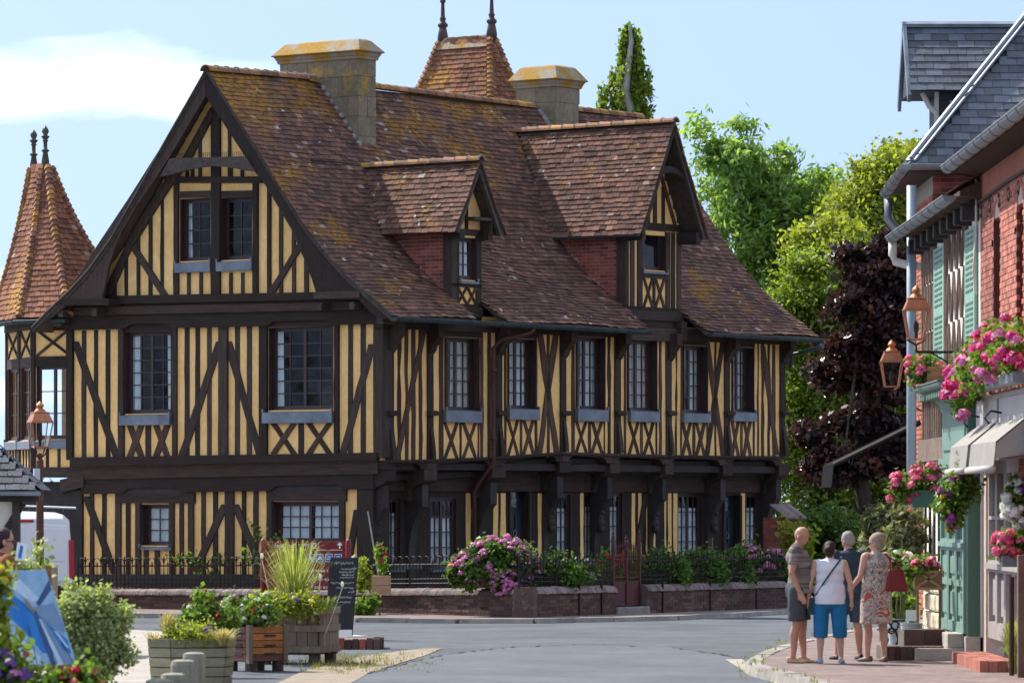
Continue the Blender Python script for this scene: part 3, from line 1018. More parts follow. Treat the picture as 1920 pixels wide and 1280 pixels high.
# wall plate under the eaves, and corbels carrying it
for (a, b, d) in ((718, 1166, 0), (1166, 1286, 4), (1286, 1478, 2)):
    timber('wall_plate', LP, [(a, ltop(a) - 16), (b, ltop(b) - 16), (b, ltop(b) + 4 + d), (a, ltop(a) + 4 + d)], -.1, .10, 'timber_h', None, .005)
def profile_block(name, s0, s1, prof, m):     # prof in (outwards, z), extruded along the long front
    mb = MB()
    f = [V(s0, -o, z) for o, z in prof]
    mb.prism(f, [V(s1, p.y, p.z) for p in f])
    return put(name, mb, m, manor)
for a, b in posts:
    s0, s1 = LP(a + 1.5, 700).x, LP(b - 1.5, 700).x
    zt = LP(a, ltop(a), 0).z
    profile_block('corbel', s0, s1, [(.0, zt - .52), (.09, zt - .42), (.12, zt - .34), (.24, zt - .2), (.28, zt - .18), (.28, zt + .06), (0, zt + .06)], 'timber_v')
    zc = LP(a, 776, 0).z
    profile_block('moulding', s0 - .05, s1 + .05, [(.05, zc - .03), (.12, zc - .02), (.13, zc + .04), (.05, zc + .07)], 'timber_v')
    zb = LP(a, lbot(a)).z
    profile_block('moulding', s0 + .04, s1 - .04, [(.05, zb + .02), (.12, zb + .02), (.11, zb + .2), (.05, zb + .62)], 'timber_v')
# jetty: moulded bressummer, recessed layers between brackets
brk = [(716, 734), (790, 814), (918, 943), (1044, 1066), (1139, 1157), (1243, 1258), (1351, 1369), (1455, 1474)]
for (a, b), (c, d) in zip(brk, brk[1:]):
    xm0, xm1 = (a + b) / 2, (c + d) / 2
    y0, y1 = lbot(xm0), lbot(xm1)
    k = 14
    timber('bressummer', LP, [(xm0, y0 - 1), (xm1, y1 - 1), (xm1, y1 + 16), (d - (d - c), y1 + 17), (c - 3, y1 + 10), (c - 9, y1 + 6), (b + 9, y0 + 6), (b + 3, y0 + 10), (b, y0 + 17), (xm0, y0 + 16)], -.15, .09, 'timber_h', None, 0)
    timber('bressummer', LP, [(xm0, y0 - 1.5), (xm1, y1 - 1.5), (xm1, y1 + 3), (xm0, y0 + 3)], .08, .13, 'timber_h', None, 0)
    for dy, o in ((9, -.14), (25, -.30)):
        yA, yB = y0 + dy, y1 + dy
        sh = 788 * .001 * o * 8800 / 90      # the recessed layers sit further back, so further left in the photo
        timber('jetty_beam', LP, [(b + sh - 14, yA), (c + sh + 18, yB), (c + sh + 18, yB + 20), (c + sh + 2, yB + 20), (c + sh - 4, yB + 13), (c + sh - 9, yB + 11), (b + sh + 9, yA + 11), (b + sh + 4, yA + 13), (b + sh - 2, yA + 20), (b + sh - 14, yA + 20)], o - .14, o, 'timber_black', None, 0)
mb = MB()
fbox(mb, lfr, .4, ML - .12, 2.30, 2.72, -RG - .1, -RG + .05)
put('lintel', mb, 'timber_h', manor)
mb = MB()
fbox(mb, lfr, .1, ML - .02, 2.7, 2.83, -RG - .3, -.02)
put('jetty_floor', mb, 'timber_black', manor)
for i, (a, b) in enumerate(brk):
    s0, s1 = LP(a, 880).x, LP(b, 880).x
    if i == 0: s0, s1 = .02, .30
    zt = LP(a, lbot(a) + 15, 0).z
    profile_block('bracket', s0, s1, [(-RG - .02, zt - .62), (-RG + .12, zt - .60), (-RG + .16, zt - .42), (-.16, zt - .32), (-.02, zt - .28), (.07, zt - .22), (.07, zt + .02), (-RG - .02, zt + .02)], 'timber_v')
    w = (s1 - s0)
    profile_block('bracket', s0 + w * .26, s1 - w * .26, [(-RG - .05, ZG), (-RG + .06, ZG), (-RG + .07, zt - 1.5), (-RG + .12, zt - 1.2), (-RG + .22, zt - .95), (-.12, zt - .78), (-.06, zt - .72), (-.06, zt - .30), (-RG - .05, zt - .28)], 'timber_black')
    if i in (0, 3, 4, 5, 6):    # carved figure on the post
        cb = MB()
        sx = (s0 + s1) / 2 + .02
        for dz, r, oy in ((-1.02, .075, .03), (-1.12, .05, .06), (-1.2, .085, 0), (-1.32, .10, .0), (-1.44, .075, .03), (-.92, .06, 0)):
            cb.ball((sx, RG - .14 - oy, zt + dz + .12), r, 10, 7, sc=(.9, .9, 1.2))
        put('carving', cb, 'timber_black', manor, smooth=True)
# ground-floor studs between the openings
for a, b in [(770, 777), (874, 882), (886.5, 894), (925, 934), (939, 948), (1008.6, 1016), (1021, 1031), (1088, 1094), (1185, 1191), (1197, 1203), (1212, 1218), (1223, 1229), (1246, 1249), (1252.5, 1259), (1263, 1270), (1329, 1336), (1389.5, 1397), (1433, 1440)]:
    stud(LP, a, b, 924, 1080, -RG - .01, -RG + .008, 'plaster_yellow', name='plaster_panel', wob=.008)
brace(LP, 1213, 925, 1188, 1080, 8, -RG - .02, -RG + .045)
mb = MB()
fbox(mb, lfr, .4, ML - .12, ZG - .05, .80, -RG - .2, -RG + .02)
for q in ld: pass
put('plinth', mb, 'timber_black', manor)
for i, q in enumerate(l0):
    cu = [(.05, .95, .02, .78, 10)] if i not in (1,) else [(.05, .95, .02, .70, 10)]
    nl = 2 if i in (1, 5) else 1
    window(manor, lfr, *q, -RG - .05, 2 if nl == 1 else 2, 4, nl, (q[0] - .03, q[1] + .03, q[2] - .1, q[2] - .005, -RG + .08), cu, lining=.05)
for q in ld:    # panelled doors
    db = MB()
    fbox(db, lfr, q[0], q[1], q[2], q[3], -RG - .18, -RG - .13)
    for z0, z1 in ((.12, .40), (.46, .74)):
        for u0, u1 in ((.12, .46), (.54, .88)):
            a, b = q[0] + (q[1] - q[0]) * u0, q[0] + (q[1] - q[0]) * u1
            c, d = q[2] + (q[3] - q[2]) * z0, q[2] + (q[3] - q[2]) * z1
            fbox(db, lfr, a, b, c, d, -RG - .131, -RG - .11)
    d_ = put('door', db, 'door_blue', manor)
    hb = MB()
    hm, hz = (q[0] + q[1]) / 2, q[2] + (q[3] - q[2]) * .55
    hb.tube([lfr(hm + .045 * math.cos(t), hz + .06 * math.sin(t), -RG - .1) for t in np.linspace(0, 6.28, 13)], .009, 6)
    put('knocker', hb, 'zinc_light', d_)
    gb = MB()
    fbox(gb, lfr, q[0] + .04, q[1] - .04, q[2] + (q[3] - q[2]) * .82, q[3] - .05, -RG - .128, -RG - .122)
    put('pane', gb, 'glass', d_)
    tb = MB()
    for x in (q[0] - .05, q[1] + .002):
        fbox(tb, lfr, x, x + .048, q[2], q[3], -RG - .15, -RG + .045)
    put('door_frame', tb, 'timber_v', d_)

# --- roof
EAV = -.5
XE = ML + .25
GA = (1.98, 2.92)        # dormers stand on the wall and interrupt the eave
GB = (7.44, 9.40)
SAG = lambda s, t: .05 * math.sin(s * .55 + 1) * max(0, min(1, t)) + .02 * math.sin(s * 1.7 + t * 1.3)
def sheet_strip(mb, s0, s1, prof, flip=False, th=.09):
    n = max(1, round((s1 - s0) / .7))
    for i in range(n):
        a, b = s0 + (s1 - s0) * i / n, s0 + (s1 - s0) * (i + 1) / n
        for (t0, z0), (t1, z1) in zip(prof, prof[1:]):
            if flip: u0, u1 = 7.85 - t0, 7.85 - t1
            else: u0, u1 = t0, t1
            def pt(s_, t_, z_, d): return (s_, t_, z_ + SAG(s_, t_) * (0 if flip else 1) - d)
            mb.hexa([pt(a, u0, z0, th), pt(b, u0, z0, th), pt(b, u1, z1, th), pt(a, u1, z1, th), pt(a, u0, z0, .03), pt(b, u0, z0, .03), pt(b, u1, z1, .03), pt(a, u1, z1, .03)])
mb = MB()
up = [(.02, roof_z(.02))] + PROF[2:]
lowp = PROF[:2] + [(.02, roof_z(.02))]
sheet_strip(mb, EAV, XE, up)
for a, b in ((EAV, GA[0]), (GA[1], GB[0]), (GB[1], XE)):
    sheet_strip(mb, a, b, lowp)
sheet_strip(mb, EAV, XE, PROF, True)
roof = put('roof', mb, 'timber_grey', manor)

TILES = []            # every clay tile of the manor: (corners, rnd, material)
def tile_patch(p0, up_fn, width_fn, n_courses, m, tw=.165, mask=None, th=.016, tone=0.0, lap=1.55):
    """courses of flat tiles; up_fn(k) -> point of course k's lower edge at left and right end, width_fn unused"""
    for j in range(n_courses):
        A, B = up_fn(j)
        A2, B2 = up_fn(j + 1)
        L = (B - A).length
        if L < tw * .5: continue
        n = max(1, round(L / tw))
        al = (B - A) / n
        k0 = -1 if j % 2 else 0
        upv = ((A2 - A) + (B2 - B)) / 2
        nr = al.cross(upv).normalized()
        if nr.z < 0: nr = -nr
        cr = random.uniform(-.1, .1)
        for i in range(k0, n):
            f0 = i + (.5 if j % 2 else 0)
            a0, a1 = max(f0, 0), min(f0 + 1, n)
            if a1 - a0 < .2: continue
            jz = random.gauss(0, .004)
            jy = random.gauss(0, .05)
            fa, fb = a0 / n, a1 / n
            gap = al * .025
            P0 = A.lerp(B, fa) + gap + upv * (jy - .06)
            P1 = A.lerp(B, fb) - gap + upv * (jy - .06 + random.gauss(0, .02))
            c = (P0 + P1) / 2
            if mask and not mask(c): continue
            U0 = A.lerp(B, fa) + (A2.lerp(B2, fa) - A.lerp(B, fa)) * lap + gap
            U1 = A.lerp(B, fb) + (A2.lerp(B2, fb) - A.lerp(B, fb)) * lap - gap
            lift = nr * (.030 + jz)
            tk = nr * th
            lo = nr * .002
            r = min(.95, max(0, random.random() * .93 + cr * .5 + tone)) if random.random() > .02 else random.uniform(.96, 1)
            TILES.append(([P0 + lift - tk, P1 + lift - tk, U1 + lo - tk, U0 + lo - tk, P0 + lift, P1 + lift, U1 + lo, U0 + lo], r, m, c))

def prof_pts(step):
    """points along the roof profile at even distance"""
    out, rest = [], 0
    P = [Vector((a, b)) for a, b in PROF]
    acc = [0]
    for a, b in zip(P, P[1:]): acc.append(acc[-1] + (b - a).length)
    n = int(acc[-1] / step)
    for i in range(n + 2):
        d = i * step
        for k in range(len(P) - 1):
            if d <= acc[k + 1] or k == len(P) - 2:
                out.append(P[k] + (P[k + 1] - P[k]) * ((d - acc[k]) / (acc[k + 1] - acc[k])))
                break
    return out
PP = prof_pts(.115)
def main_mask(c):
    s, t = c.x, c.y
    if t < .35 and (GA[0] < s < GA[1] or GB[0] < s < GB[1]): return False
    if GA[0] + .1 < s < GA[1] - .1 and t < 1.4: return False
    if GB[0] + .1 < s < GB[1] - .1 and t < 1.6: return False
    return t < 3.95
def main_course(j):
    q = PP[min(j, len(PP) - 1)]
    if j >= len(PP): q = PP[-1] + (PP[-1] - PP[-2]) * (j - len(PP) + 1)
    return V(EAV - .02, q.x, q.y), V(XE + .02, q.x, q.y)
n0 = len(TILES)
tile_patch(None, main_course, None, len(PP) - 2, 'tile', mask=main_mask)
for i in range(n0, len(TILES)):
    cs, r, m, c = TILES[i]
    for p in cs: p.z += SAG(p.x, p.y)
# rear slope: only its verge can be seen
def rear_course(j):
    q = PP[min(j, len(PP) - 1)]
    return V(EAV - .02, 7.85 - q.x, q.y), V(EAV + 1.2, 7.85 - q.x, q.y)
tile_patch(None, rear_course, None, len(PP) - 2, 'tile')

def ridge_run(parent, p, q, r=.105, n=None, m='ridge_tile', mortar=True):
    p, q = Vector(p), Vector(q)
    L = (q - p).length
    n = n or max(2, round(L / .30))
    d = (q - p) / n
    dn = d.normalized()
    side = dn.cross(V(0, 0, 1)).normalized()
    upv = side.cross(dn).normalized()
    for i in range(n):
        a = p + d * i - dn * .015
        b = p + d * (i + 1)
        mb = MB()
        ra, rb = r * random.uniform(.98, 1.06), r * random.uniform(.88, .94)
        K = 8
        vs = []
        for c, rr in ((a, ra), (b, rb)):
            for th in (0, .018):
                for k in range(K + 1):
                    t = math.pi * (k / K)
                    vs.append(c + side * math.cos(t) * (rr - th) * 1.1 + upv * (math.sin(t) * (rr - th) - .02))
        fs = []
        for k in range(K):
            fs.append((k, k + 1, 2 * (K + 1) + k + 1, 2 * (K + 1) + k))
            fs.append((k, K + 1 + k, K + 2 + k, k + 1))
            fs.append((2 * (K + 1) + k, 2 * (K + 1) + k + 1, 3 * (K + 1) + k + 1, 3 * (K + 1) + k))
        mb.add(vs, fs, random.random())
        put('ridge_tile', mb, m, parent, smooth=False)
        if mortar:
            jb = MB()
            jb.tube([b + side * math.cos(t) * r * 1.06 + upv * (math.sin(t) * r * 1.0 - .02) for t in np.linspace(.05, 3.1, 7)], .017, 5)
            put('mortar_joint', jb, 'mortar_cap', parent)
RZ = PROF[-1][1]
ridge_run(roof, (EAV - .03, 3.925, RZ + .0), (2.62, 3.925, RZ + .05), .12, mortar=True)
ridge_run(roof, (3.34, 3.925, RZ + .03), (9.6, 3.925, RZ - .03), .12, mortar=False)
ridge_run(roof, (10.6, 3.925, RZ), (XE, 3.925, RZ), .12, mortar=False)
# verge mortar strip and gutters
vb = MB()
for fl in (0, 1):
    pts = [V(EAV - .01, (7.85 - t) if fl else t, z - .005) for t, z in PROF]
    vb.tube(pts, .03, 5)
put('verge', vb, 'timber_grey', roof)
def gutter(parent, p, q, r=.075, m='gutter_green'):
    p, q = Vector(p), Vector(q)
    d = (q - p).normalized()
    side = d.cross(V(0, 0, 1)).normalized()
    K = 8
    n = max(1, round((q - p).length / 2))
    vs, fs = [], []
    for i in range(n + 1):
        c = p.lerp(q, i / n)
        for rr in (r, r - .006):
            for k in range(K + 1):
                t = math.pi + math.pi * k / K
                vs.append(c + side * math.cos(t) * rr + V(0, 0, math.sin(t) * rr))
    w = 2 * (K + 1)
    for i in range(n):
        for k in range(K):
            fs.append((i * w + k, i * w + k + 1, (i + 1) * w + k + 1, (i + 1) * w + k))
            fs.append((i * w + K + 1 + k, (i + 1) * w + K + 1 + k, (i + 1) * w + K + 2 + k, i * w + K + 2 + k))
        fs.append((i * w, (i + 1) * w, (i + 1) * w + K + 1, i * w + K + 1))
        fs.append((i * w + K, i * w + 2 * K + 1, (i + 1) * w + 2 * K + 1, (i + 1) * w + K))
    for i in (0, n):
        fs.append(tuple(i * w + k for k in range(K + 1)))
    mb = MB()
    mb.add(vs, fs)
    # outer bead
    mb.tube([p + side * r, q + side * r], .011, 6)
    mb.tube([p - side * r, q - side * r], .008, 6)
    L = (q - p).length
    for i in range(int(L / .9)):
        c = p + d * (.45 + i * .9)
        mb.tube([c + side * math.cos(t) * (r + .006) + V(0, 0, math.sin(t) * (r + .006)) for t in np.linspace(math.pi, 2 * math.pi, 7)], .008, 5)
    return put('gutter', mb, m, parent, smooth=False)
gz = PROF[0][1] - .03
gutter(manor, (EAV - .02, -.70, gz), (7.42, -.70, gz - .02))
gutter(manor, (9.42, -.70, gz), (XE + .05, -.70, gz - .02))
def pipe(parent, pts, r=.045, m='pipe_brown', name='downpipe', rings=()):
    mb = MB()
    mb.tube(pts, r, 10)
    for p in rings: mb.tube([Vector(p) - V(0, 0, .03), Vector(p) + V(0, 0, .03)], r * 1.3, 10)
    return put(name, mb, m, parent, smooth=True)
sp_ = LP(923, 700, .12).x
pipe(manor, [(sp_ + .55, -.70, gz - .08), (sp_ + .5, -.66, gz - .16), (sp_ + .1, -.25, gz - .3), (sp_, -.15, gz - .45), (sp_, -.15, 3.0), (sp_, -.15, 2.85), (sp_ - .02, .2, 2.45), (sp_ - .02, .30, 2.3), (sp_ - .02, .30, ZG)], .042, rings=[(sp_, -.15, 4.6), (sp_, -.15, 3.3)])
pipe(manor, [(XE - .02, -.7, gz - .07), (XE - .05, -.66, gz - .2), (XE - .2, -.3, gz - .3), (ML + .03, -.12, gz - .32), (ML + .03, -.1, gz - .6)], .042, 'gutter_green')

# --- brick cheeks, dormers
BRK = {}
def brick_face(parent, origin, al, up, nrm, L, H, keep, m, name='brick', bl=.21, bh=.058, j=.012, proud=.006, limit=None, depth=.05, dist=None, header=False):
    """stretcher-bond courses; every kept brick an own object (meshes shared), the rest past the limit one joined part"""
    o, al, up, nrm = Vector(origin), Vector(al), Vector(up), Vector(nrm)
    spots = []
    n = int(H / (bh + j)) + 1
    for r in range(n):
        z = r * (bh + j)
        off = 0 if r % 2 else -(bl + j) / 2
        k = 0
        while off < L:
            a, b = max(off, 0), min(off + bl, L)
            if b - a > .04 and z + bh <= H + .03:
                c = o + al * ((a + b) / 2) + up * (z + bh / 2)
                if keep is None or keep(c):
                    spots.append((c, b - a))
            off += bl + j
    if limit and len(spots) > limit:
        spots.sort(key=dist)
        rest = spots[limit:]
        spots = spots[:limit]
        mb = MB()
        for c, w in rest:
            mb.obox(c + nrm * (proud - depth / 2 + random.gauss(0, .002)), al * w / 2, up * bh / 2, nrm * depth / 2, random.random())
        put('bricks', mb, m, parent, kind='stuff')
    for c, w in spots:
        key = (round(w, 2), m, random.randrange(5))
        me = BRK.get((key, tuple(round(x, 3) for x in al)))
        if me is None:
            mb = MB()
            jit = lambda: 1 + random.uniform(-.03, .03)
            mb.obox((0, 0, 0), al * w / 2 * jit(), up * bh / 2 * jit(), nrm * depth / 2, random.random())
            me = mb.data('brick')
            me.materials.append(M(m))
            BRK[(key, tuple(round(x, 3) for x in al))] = me
        b = link(name, me, None, parent)
        b.location = c + nrm * (proud - depth / 2 + random.gauss(0, .002))

def dormer(sc, hw, zb, zev, zr, rw, ov, win, braces, depth, sl, tone_mat, gx):
    """dormer on the long front: sc centre, hw half wall width, rw half roof width, ov overhang"""
    d = MB()
    s0, s1 = sc - hw, sc + hw
    # front wall with opening, side cheeks
    walled(d, lfr, s0, s1, zb, zev, -.16, 0, [win])
    nz = 8
    for i in range(nz):
        za, zc = zev + (zr - zev) * i / nz, zev + (zr - zev) * (i + 1) / nz
        w = rw * (1 - (i + 1) / nz)
        fbox(d, lfr, max(sc - w, s0), min(sc + w, s1), za, zc, -.16, 0)
    D = put('dormer', d, 'plaster_yellow', manor)
    cb = MB()
    for x0, x1 in ((s0 + .01, s0 + .14), (s1 - .14, s1 - .01)):
        cb.box(x0, x1, .16, depth, zb, zev + .05)
    put('cheek_wall', cb, 'mortar', D)
    for x0, x1 in ((s0 - .012, s0 + .07), (s1 - .07, s1 + .012)):
        pb = MB(); fbox(pb, lfr, x0, x1, zb, zev, -.175, .022); put('corner_post', pb, 'timber_v', D)
    brick_face(D, (s0 + .01, .17, zb + .02), (0, 1, 0), (0, 0, 1), (-1, 0, 0), depth - .2, zev - zb, lambda c: c.z > roof_z(c.y) - .02, 'brick_red')
    # timbers of the front, given along the front in metres
    for a, b, z0, z1 in sl:
        mb = MB()
        fbox(mb, lfr, a, b, z0, z1, -.02, .03)
        put('stud', mb, 'timber_v', D)
    for (a, z0, b, z1, w) in braces:
        mb = MB()
        mb.prism([V(a - w / 2, -.036, z0), V(a + w / 2, -.036, z0), V(b + w / 2, -.036, z1), V(b - w / 2, -.036, z1)],
                 [V(a - w / 2, .02, z0), V(a + w / 2, .02, z0), V(b + w / 2, .02, z1), V(b - w / 2, .02, z1)])
        put('brace', mb, 'timber_brown', D)
    # roof boards and tiles
    rb = MB()
    for sg in (-1, 1):
        e = V(sc + sg * rw, 0, zev)
        t = V(sc, 0, zr)
        n = V(sg * (zr - zev), 0, rw).normalized()
        yb = depth + 1.6
        rb.prism([V(e.x, -ov, e.z), V(t.x, -ov, t.z), V(t.x, yb, t.z), V(e.x, yb, e.z)],
                 [V(e.x, -ov, e.z) - n * .07, V(t.x, -ov, t.z) - n * .07, V(t.x, yb, t.z) - n * .07, V(e.x, yb, e.z) - n * .07])
    put('roof_boards', rb, 'timber_grey', D)
    SL = math.hypot(rw, zr - zev)
    nc = int(SL / .105)
    for sg in (-1, 1):
        e0 = V(sc + sg * (rw + .03), -ov - .03, zev - .05)
        t0 = V(sc, -ov - .03, zr)
        def uf(j, e0=e0, t0=t0):
            p = e0.lerp(t0, j / nc) + V(0, 0, .02 * math.sin(j * .7))
            return p, V(p.x, depth + 1.7, p.z)
        tile_patch(None, uf, None, nc, tone_mat, mask=lambda c: c.z > roof_z(c.y) - .06)
    yr = next(y for y in np.arange(0, 4, .02) if roof_z(y) > zr + .02)
    ridge_run(D, (sc, yr, zr + .02), (sc, -ov - .04, zr + .03), .10)
    # bargeboards, purlin ends
    for sg in (-1, 1):
        bb = MB()
        e, t = V(sc + sg * rw, -ov, zev - .02), V(sc, -ov, zr - .01)
        n = V(-sg * (zr - zev), 0, -rw).normalized()
        wd = .15
        f = [e, t, t + V(0, 0, -wd * 1.25), e + n * wd * .85 + V(0, 0, .0)]
        bb.prism([p + V(0, .0, 0) for p in f], [p + V(0, .07, 0) for p in f])
        put('bargeboard', bb, 'timber_grey', D)
        pb = MB()
        x = sc + sg * (hw - .02)
        pb.box(x - .07, x + .07, -ov + .08, .1, zev - .16, zev + .0)
        put('purlin', pb, 'timber_v', D)
    return D
# small dormer
def sx(px, py=500): return LP(px, py, 0).x
dA = 2.45
winA = (dA - .22, dA + .30, 6.30, 7.10)
XA = [(dA - .45, dA - .30, 5.8, 7.2), (dA + .34, dA + .45, 5.8, 7.2), (dA - .30, dA - .22, 5.8, 7.2), (dA + .30, dA + .34, 5.8, 7.2), (dA - .45, dA + .45, 7.14, 7.26), (dA - .02, dA + .05, 7.26, 8.1), (dA - .45, dA + .45, 6.16, 6.22), (dA - .45, dA + .45, 5.78, 5.84)]
DA = dormer(dA, .45, 5.78, 7.22, 8.53, .74, .35, winA, [(dA - .26, 6.16, dA + .02, 5.84, .05), (dA + .02, 6.16, dA - .26, 5.84, .05), (dA + .04, 6.16, dA + .3, 5.84, .05), (dA + .3, 6.16, dA + .04, 5.84, .05)], 1.55, XA, 'tile', None)
window(DA, lfr, *winA, -.06, 2, 3, 1, (winA[0] - .02, winA[1] + .02, 6.22, 6.3, .08), [(.3, .9, .02, .98, 8)], lining=.06)
mb = MB()
fbox(mb, lfr, dA - .47, dA + .47, 5.60, 5.79, -.2, .06); fbox(mb, lfr, dA - .47, dA + .47, 5.42, 5.6, -.2, .02)
put('base_beam', mb, 'timber_h', DA)
fl = MB()
fl.box(dA - .1, dA + .42, -.3, -.05, 7.42, 7.48); fl.box(dA + .42, dA + .44, -.3, -.02, 7.15, 7.5)
put('collar', fl, 'timber_black', DA)
# large dormer
dB = 8.42
winB = (sx(1203), sx(1247), 6.72, 7.52)
XB = []
for a, b in [(1170, 1177), (1181, 1188), (1194, 1203), (1247, 1255), (1258, 1264), (1268, 1275)]:
    XB.append((sx(a), sx(b), 5.95, 7.5))
XB += [(dB - .94, dB + .94, 7.52, 7.66), (sx(1203), sx(1247), 6.56, 6.64), (dB - .94, dB + .94, 5.9, 5.98)]
XB += [(sx(1213, 500), sx(1217), 7.66, 8.5), (sx(1224), sx(1230), 7.66, 9.0), (sx(1240), sx(1245), 7.66, 8.4)]
m_ = (winB[0] + winB[1]) / 2
DB = dormer(dB, .94, 5.9, 7.42, 9.63, 1.12, .55, winB, [(winB[0] + .05, 6.56, m_ - .05, 5.98, .055), (m_ - .05, 6.56, winB[0] + .05, 5.98, .055), (m_ + .05, 6.56, winB[1] - .05, 5.98, .055), (winB[1] - .05, 6.56, m_ + .05, 5.98, .055), (dB + .1, 9.0, dB + .75, 7.66, .09)], 1.8, XB + [(m_ - .035, m_ + .035, 5.98, 6.56)], 'tile', None)
wb = window(DB, lfr, *winB, -.1, 1, 1, 1, (winB[0] - .03, winB[1] + .03, 6.64, 6.72, .08), [], lining=.11)
mb = MB()
for k, (z0, z1, o) in enumerate([(5.72, 5.9, .08), (5.58, 5.72, .03), (5.44, 5.58, .06), (5.3, 5.44, .0)]):
    fbox(mb, lfr, dB - .98, dB + .98, z0, z1, -.2, o)
fbox(mb, lfr, dB + .72, dB + .92, 5.35, 5.72, -.1, .2)
put('base_beam', mb, 'timber_h', DB)
ab = MB()      # arched collar under the verge
pts = [V(dB + .95 * math.cos(t), -.42, 7.75 + .95 * math.sin(t)) for t in np.linspace(.05, 2.1, 12)]
ab.tube(pts, .08, 6)
ab.box(dB + .82, dB + 1.0, -.5, 0, 7.3, 7.5)
put('collar', ab, 'timber_black', DB)
lb = MB()
lb.box(dB - 1.16, dB - 1.10, -.52, 1.9, 7.33, 7.38)
put('eave_flashing', lb, 'gutter_green', DB)

# --- chimneys
def chimney(x0, x1, y0, y1, z0, z1, zc, panels):
    mb = MB()
    # blocks of stone, uneven
    nz = max(3, int((z1 - z0) / .33))
    zs_ = np.linspace(z0, z1, nz + 1)
    mb.box(x0 + .02, x1 - .02, y0 + .02, y1 - .02, z0, z1)
    C = put('chimney', mb, 'chimney_stone', manor)
    def face(o, al, L, nr):
        for i in range(nz):
            off = 0 if i % 2 else -.26
            while off < L - .01:
                a, b = max(0, off), min(L, off + .52)
                if b - a > .05:
                    bb = MB()
                    c = Vector(o) + Vector(al) * ((a + b) / 2) + V(0, 0, (zs_[i] + zs_[i + 1]) / 2)
                    bb.obox(c + Vector(nr) * random.uniform(-.022, -.014), Vector(al) * ((b - a) / 2 - .004), V(0, 0, (zs_[1] - zs_[0]) / 2 - .004), Vector(nr) * .02, random.random())
                    put('stone', bb, 'chimney_stone', C)
                off += .52
    face((x0, y0, 0), (0, 1, 0), y1 - y0, (-1, 0, 0))
    face((x0, y0, 0), (1, 0, 0), x1 - x0, (0, -1, 0))
    cb = MB()
    def ring(e, z): return [(x0 - e, y0 - e, z), (x1 + e, y0 - e, z), (x1 + e, y1 + e, z), (x0 - e, y1 + e, z)]
    def band(e0, za, e1, zb): cb.hexa(ring(e0, za) + ring(e1, zb))
    band(.03, z1 - .06, .05, z1)
    band(.05, z1 + .001, .09, z1 + .08)
    band(.12, z1 + .081, .13, z1 + .10)
    band(.13, z1 + .101, -.06 if x1 - x0 > .4 else .0, zc - .03)
    cb.hexa(ring(-.061, zc - .031) + ring(-.12, zc))
    bevel(put('cap', cb, 'chimney_cap', C), .012)
    fb = MB()     # lead and mortar flashing against the roof
    for yy in np.linspace(y0, 3.8, 9):
        fb.ball((x0 - .02, yy, roof_z(yy) + .02), .08, 8, 5, sc=(1, 1, 1))
    put('flashing', fb, 'mortar_cap', C, smooth=True)
    return C
chimney(2.77, 3.29, 2.9, 4.92, 8.8, 10.74, 11.09, 0)
chimney(9.7, 10.52, 3.4, 4.45, 9.2, 10.72, 11.12, 0)

# --- stair tower roof behind the ridge
def hip_roof(name, ring_fn, z0, z1, courses, m, faces, parent, close_top=True):
    """ring_fn(k in 0..1) -> list of corner points; tiles on the listed faces"""
    mb = MB()
    K = 10
    rings = [ring_fn(i / K) for i in range(K + 1)]
    n = len(rings[0])
    vs = [p - V(0, 0, .03) for r_ in rings for p in r_]
    fs = [(i * n + k, i * n + (k + 1) % n, (i + 1) * n + (k + 1) % n, (i + 1) * n + k) for i in range(K) for k in range(n)]
    fs.append(tuple(K * n + k for k in range(n)))
    mb.add(vs, fs)
    o = put(name, mb, 'timber_grey', parent)
    for k in faces:
        def uf(j, k=k):
            r_ = ring_fn(min(j / courses, 1.0) if j <= courses else 1 + (j - courses) / courses)
            return r_[k].copy(), r_[(k + 1) % n].copy()
        tile_patch(None, uf, None, courses, m, tw=.16, tone=.05)
    for k in range(n):       # hip tiles
        if k in faces or (k - 1) % n in faces:
            for j in range(courses):
                a, b = ring_fn(j / courses)[k], ring_fn(min(1, (j + 1.35) / courses))[k]
                hb = MB()
                hb.tube([a + V(0, 0, .03), b + V(0, 0, .0)], [.085, .06], 6, random.random())
                put('hip_tile', hb, 'ridge_tile', o)
    return o
TX, TY0, TY1 = 11.65, 6.6, 7.98
def tower_ring(k):
    z = 9.4 + (12.0 - 9.4) * k
    g = (1 - k) * .85 + .35 * (1 - k) ** 3
    return [V(TX - .09 - g, TY1 + g * .8, z), V(TX - .09 - g, TY0 - g * .8, z), V(TX + .09 + g, TY0 - g * .8, z), V(TX + .09 + g, TY1 + g * .8, z)]
tower = hip_roof('tower_roof', tower_ring, 9.4, 12, 25, 'tile_orange', (0, 1), manor)
mb = MB()
mb.box(TX - 1.05, TX + 1.05, TY0 - .8, TY1 + .8, 5, 9.5)
put('tower_wall', mb, 'brick_red', manor)
rb = MB()
for i in range(4):
    a, b = TY0 + (TY1 - TY0) * i / 4, TY0 + (TY1 - TY0) * (i + 1) / 4
    rb.prism([V(TX - .2, a, 11.82), V(TX - .05, a, 12.09), V(TX + .05, a, 12.09), V(TX + .2, a, 11.82)], [V(TX - .2, b - .008, 11.82), V(TX - .05, b - .008, 12.08), V(TX + .05, b - .008, 12.08), V(TX + .2, b - .008, 11.82)], random.random())
put('ridge_tile', rb, 'chimney_cap', tower)
FIN = [(.11, 0), (.12, .12), (.085, .3), (.075, .32), (.11, .36), (.115, .40), (.07, .44), (.055, .48), (.075, .52), (.05, .56), (.035, .85), (.06, .88), (.065, .92), (.03, .95), (.022, 1.12), (.04, 1.15), (.02, 1.2), (.006, 1.4)]
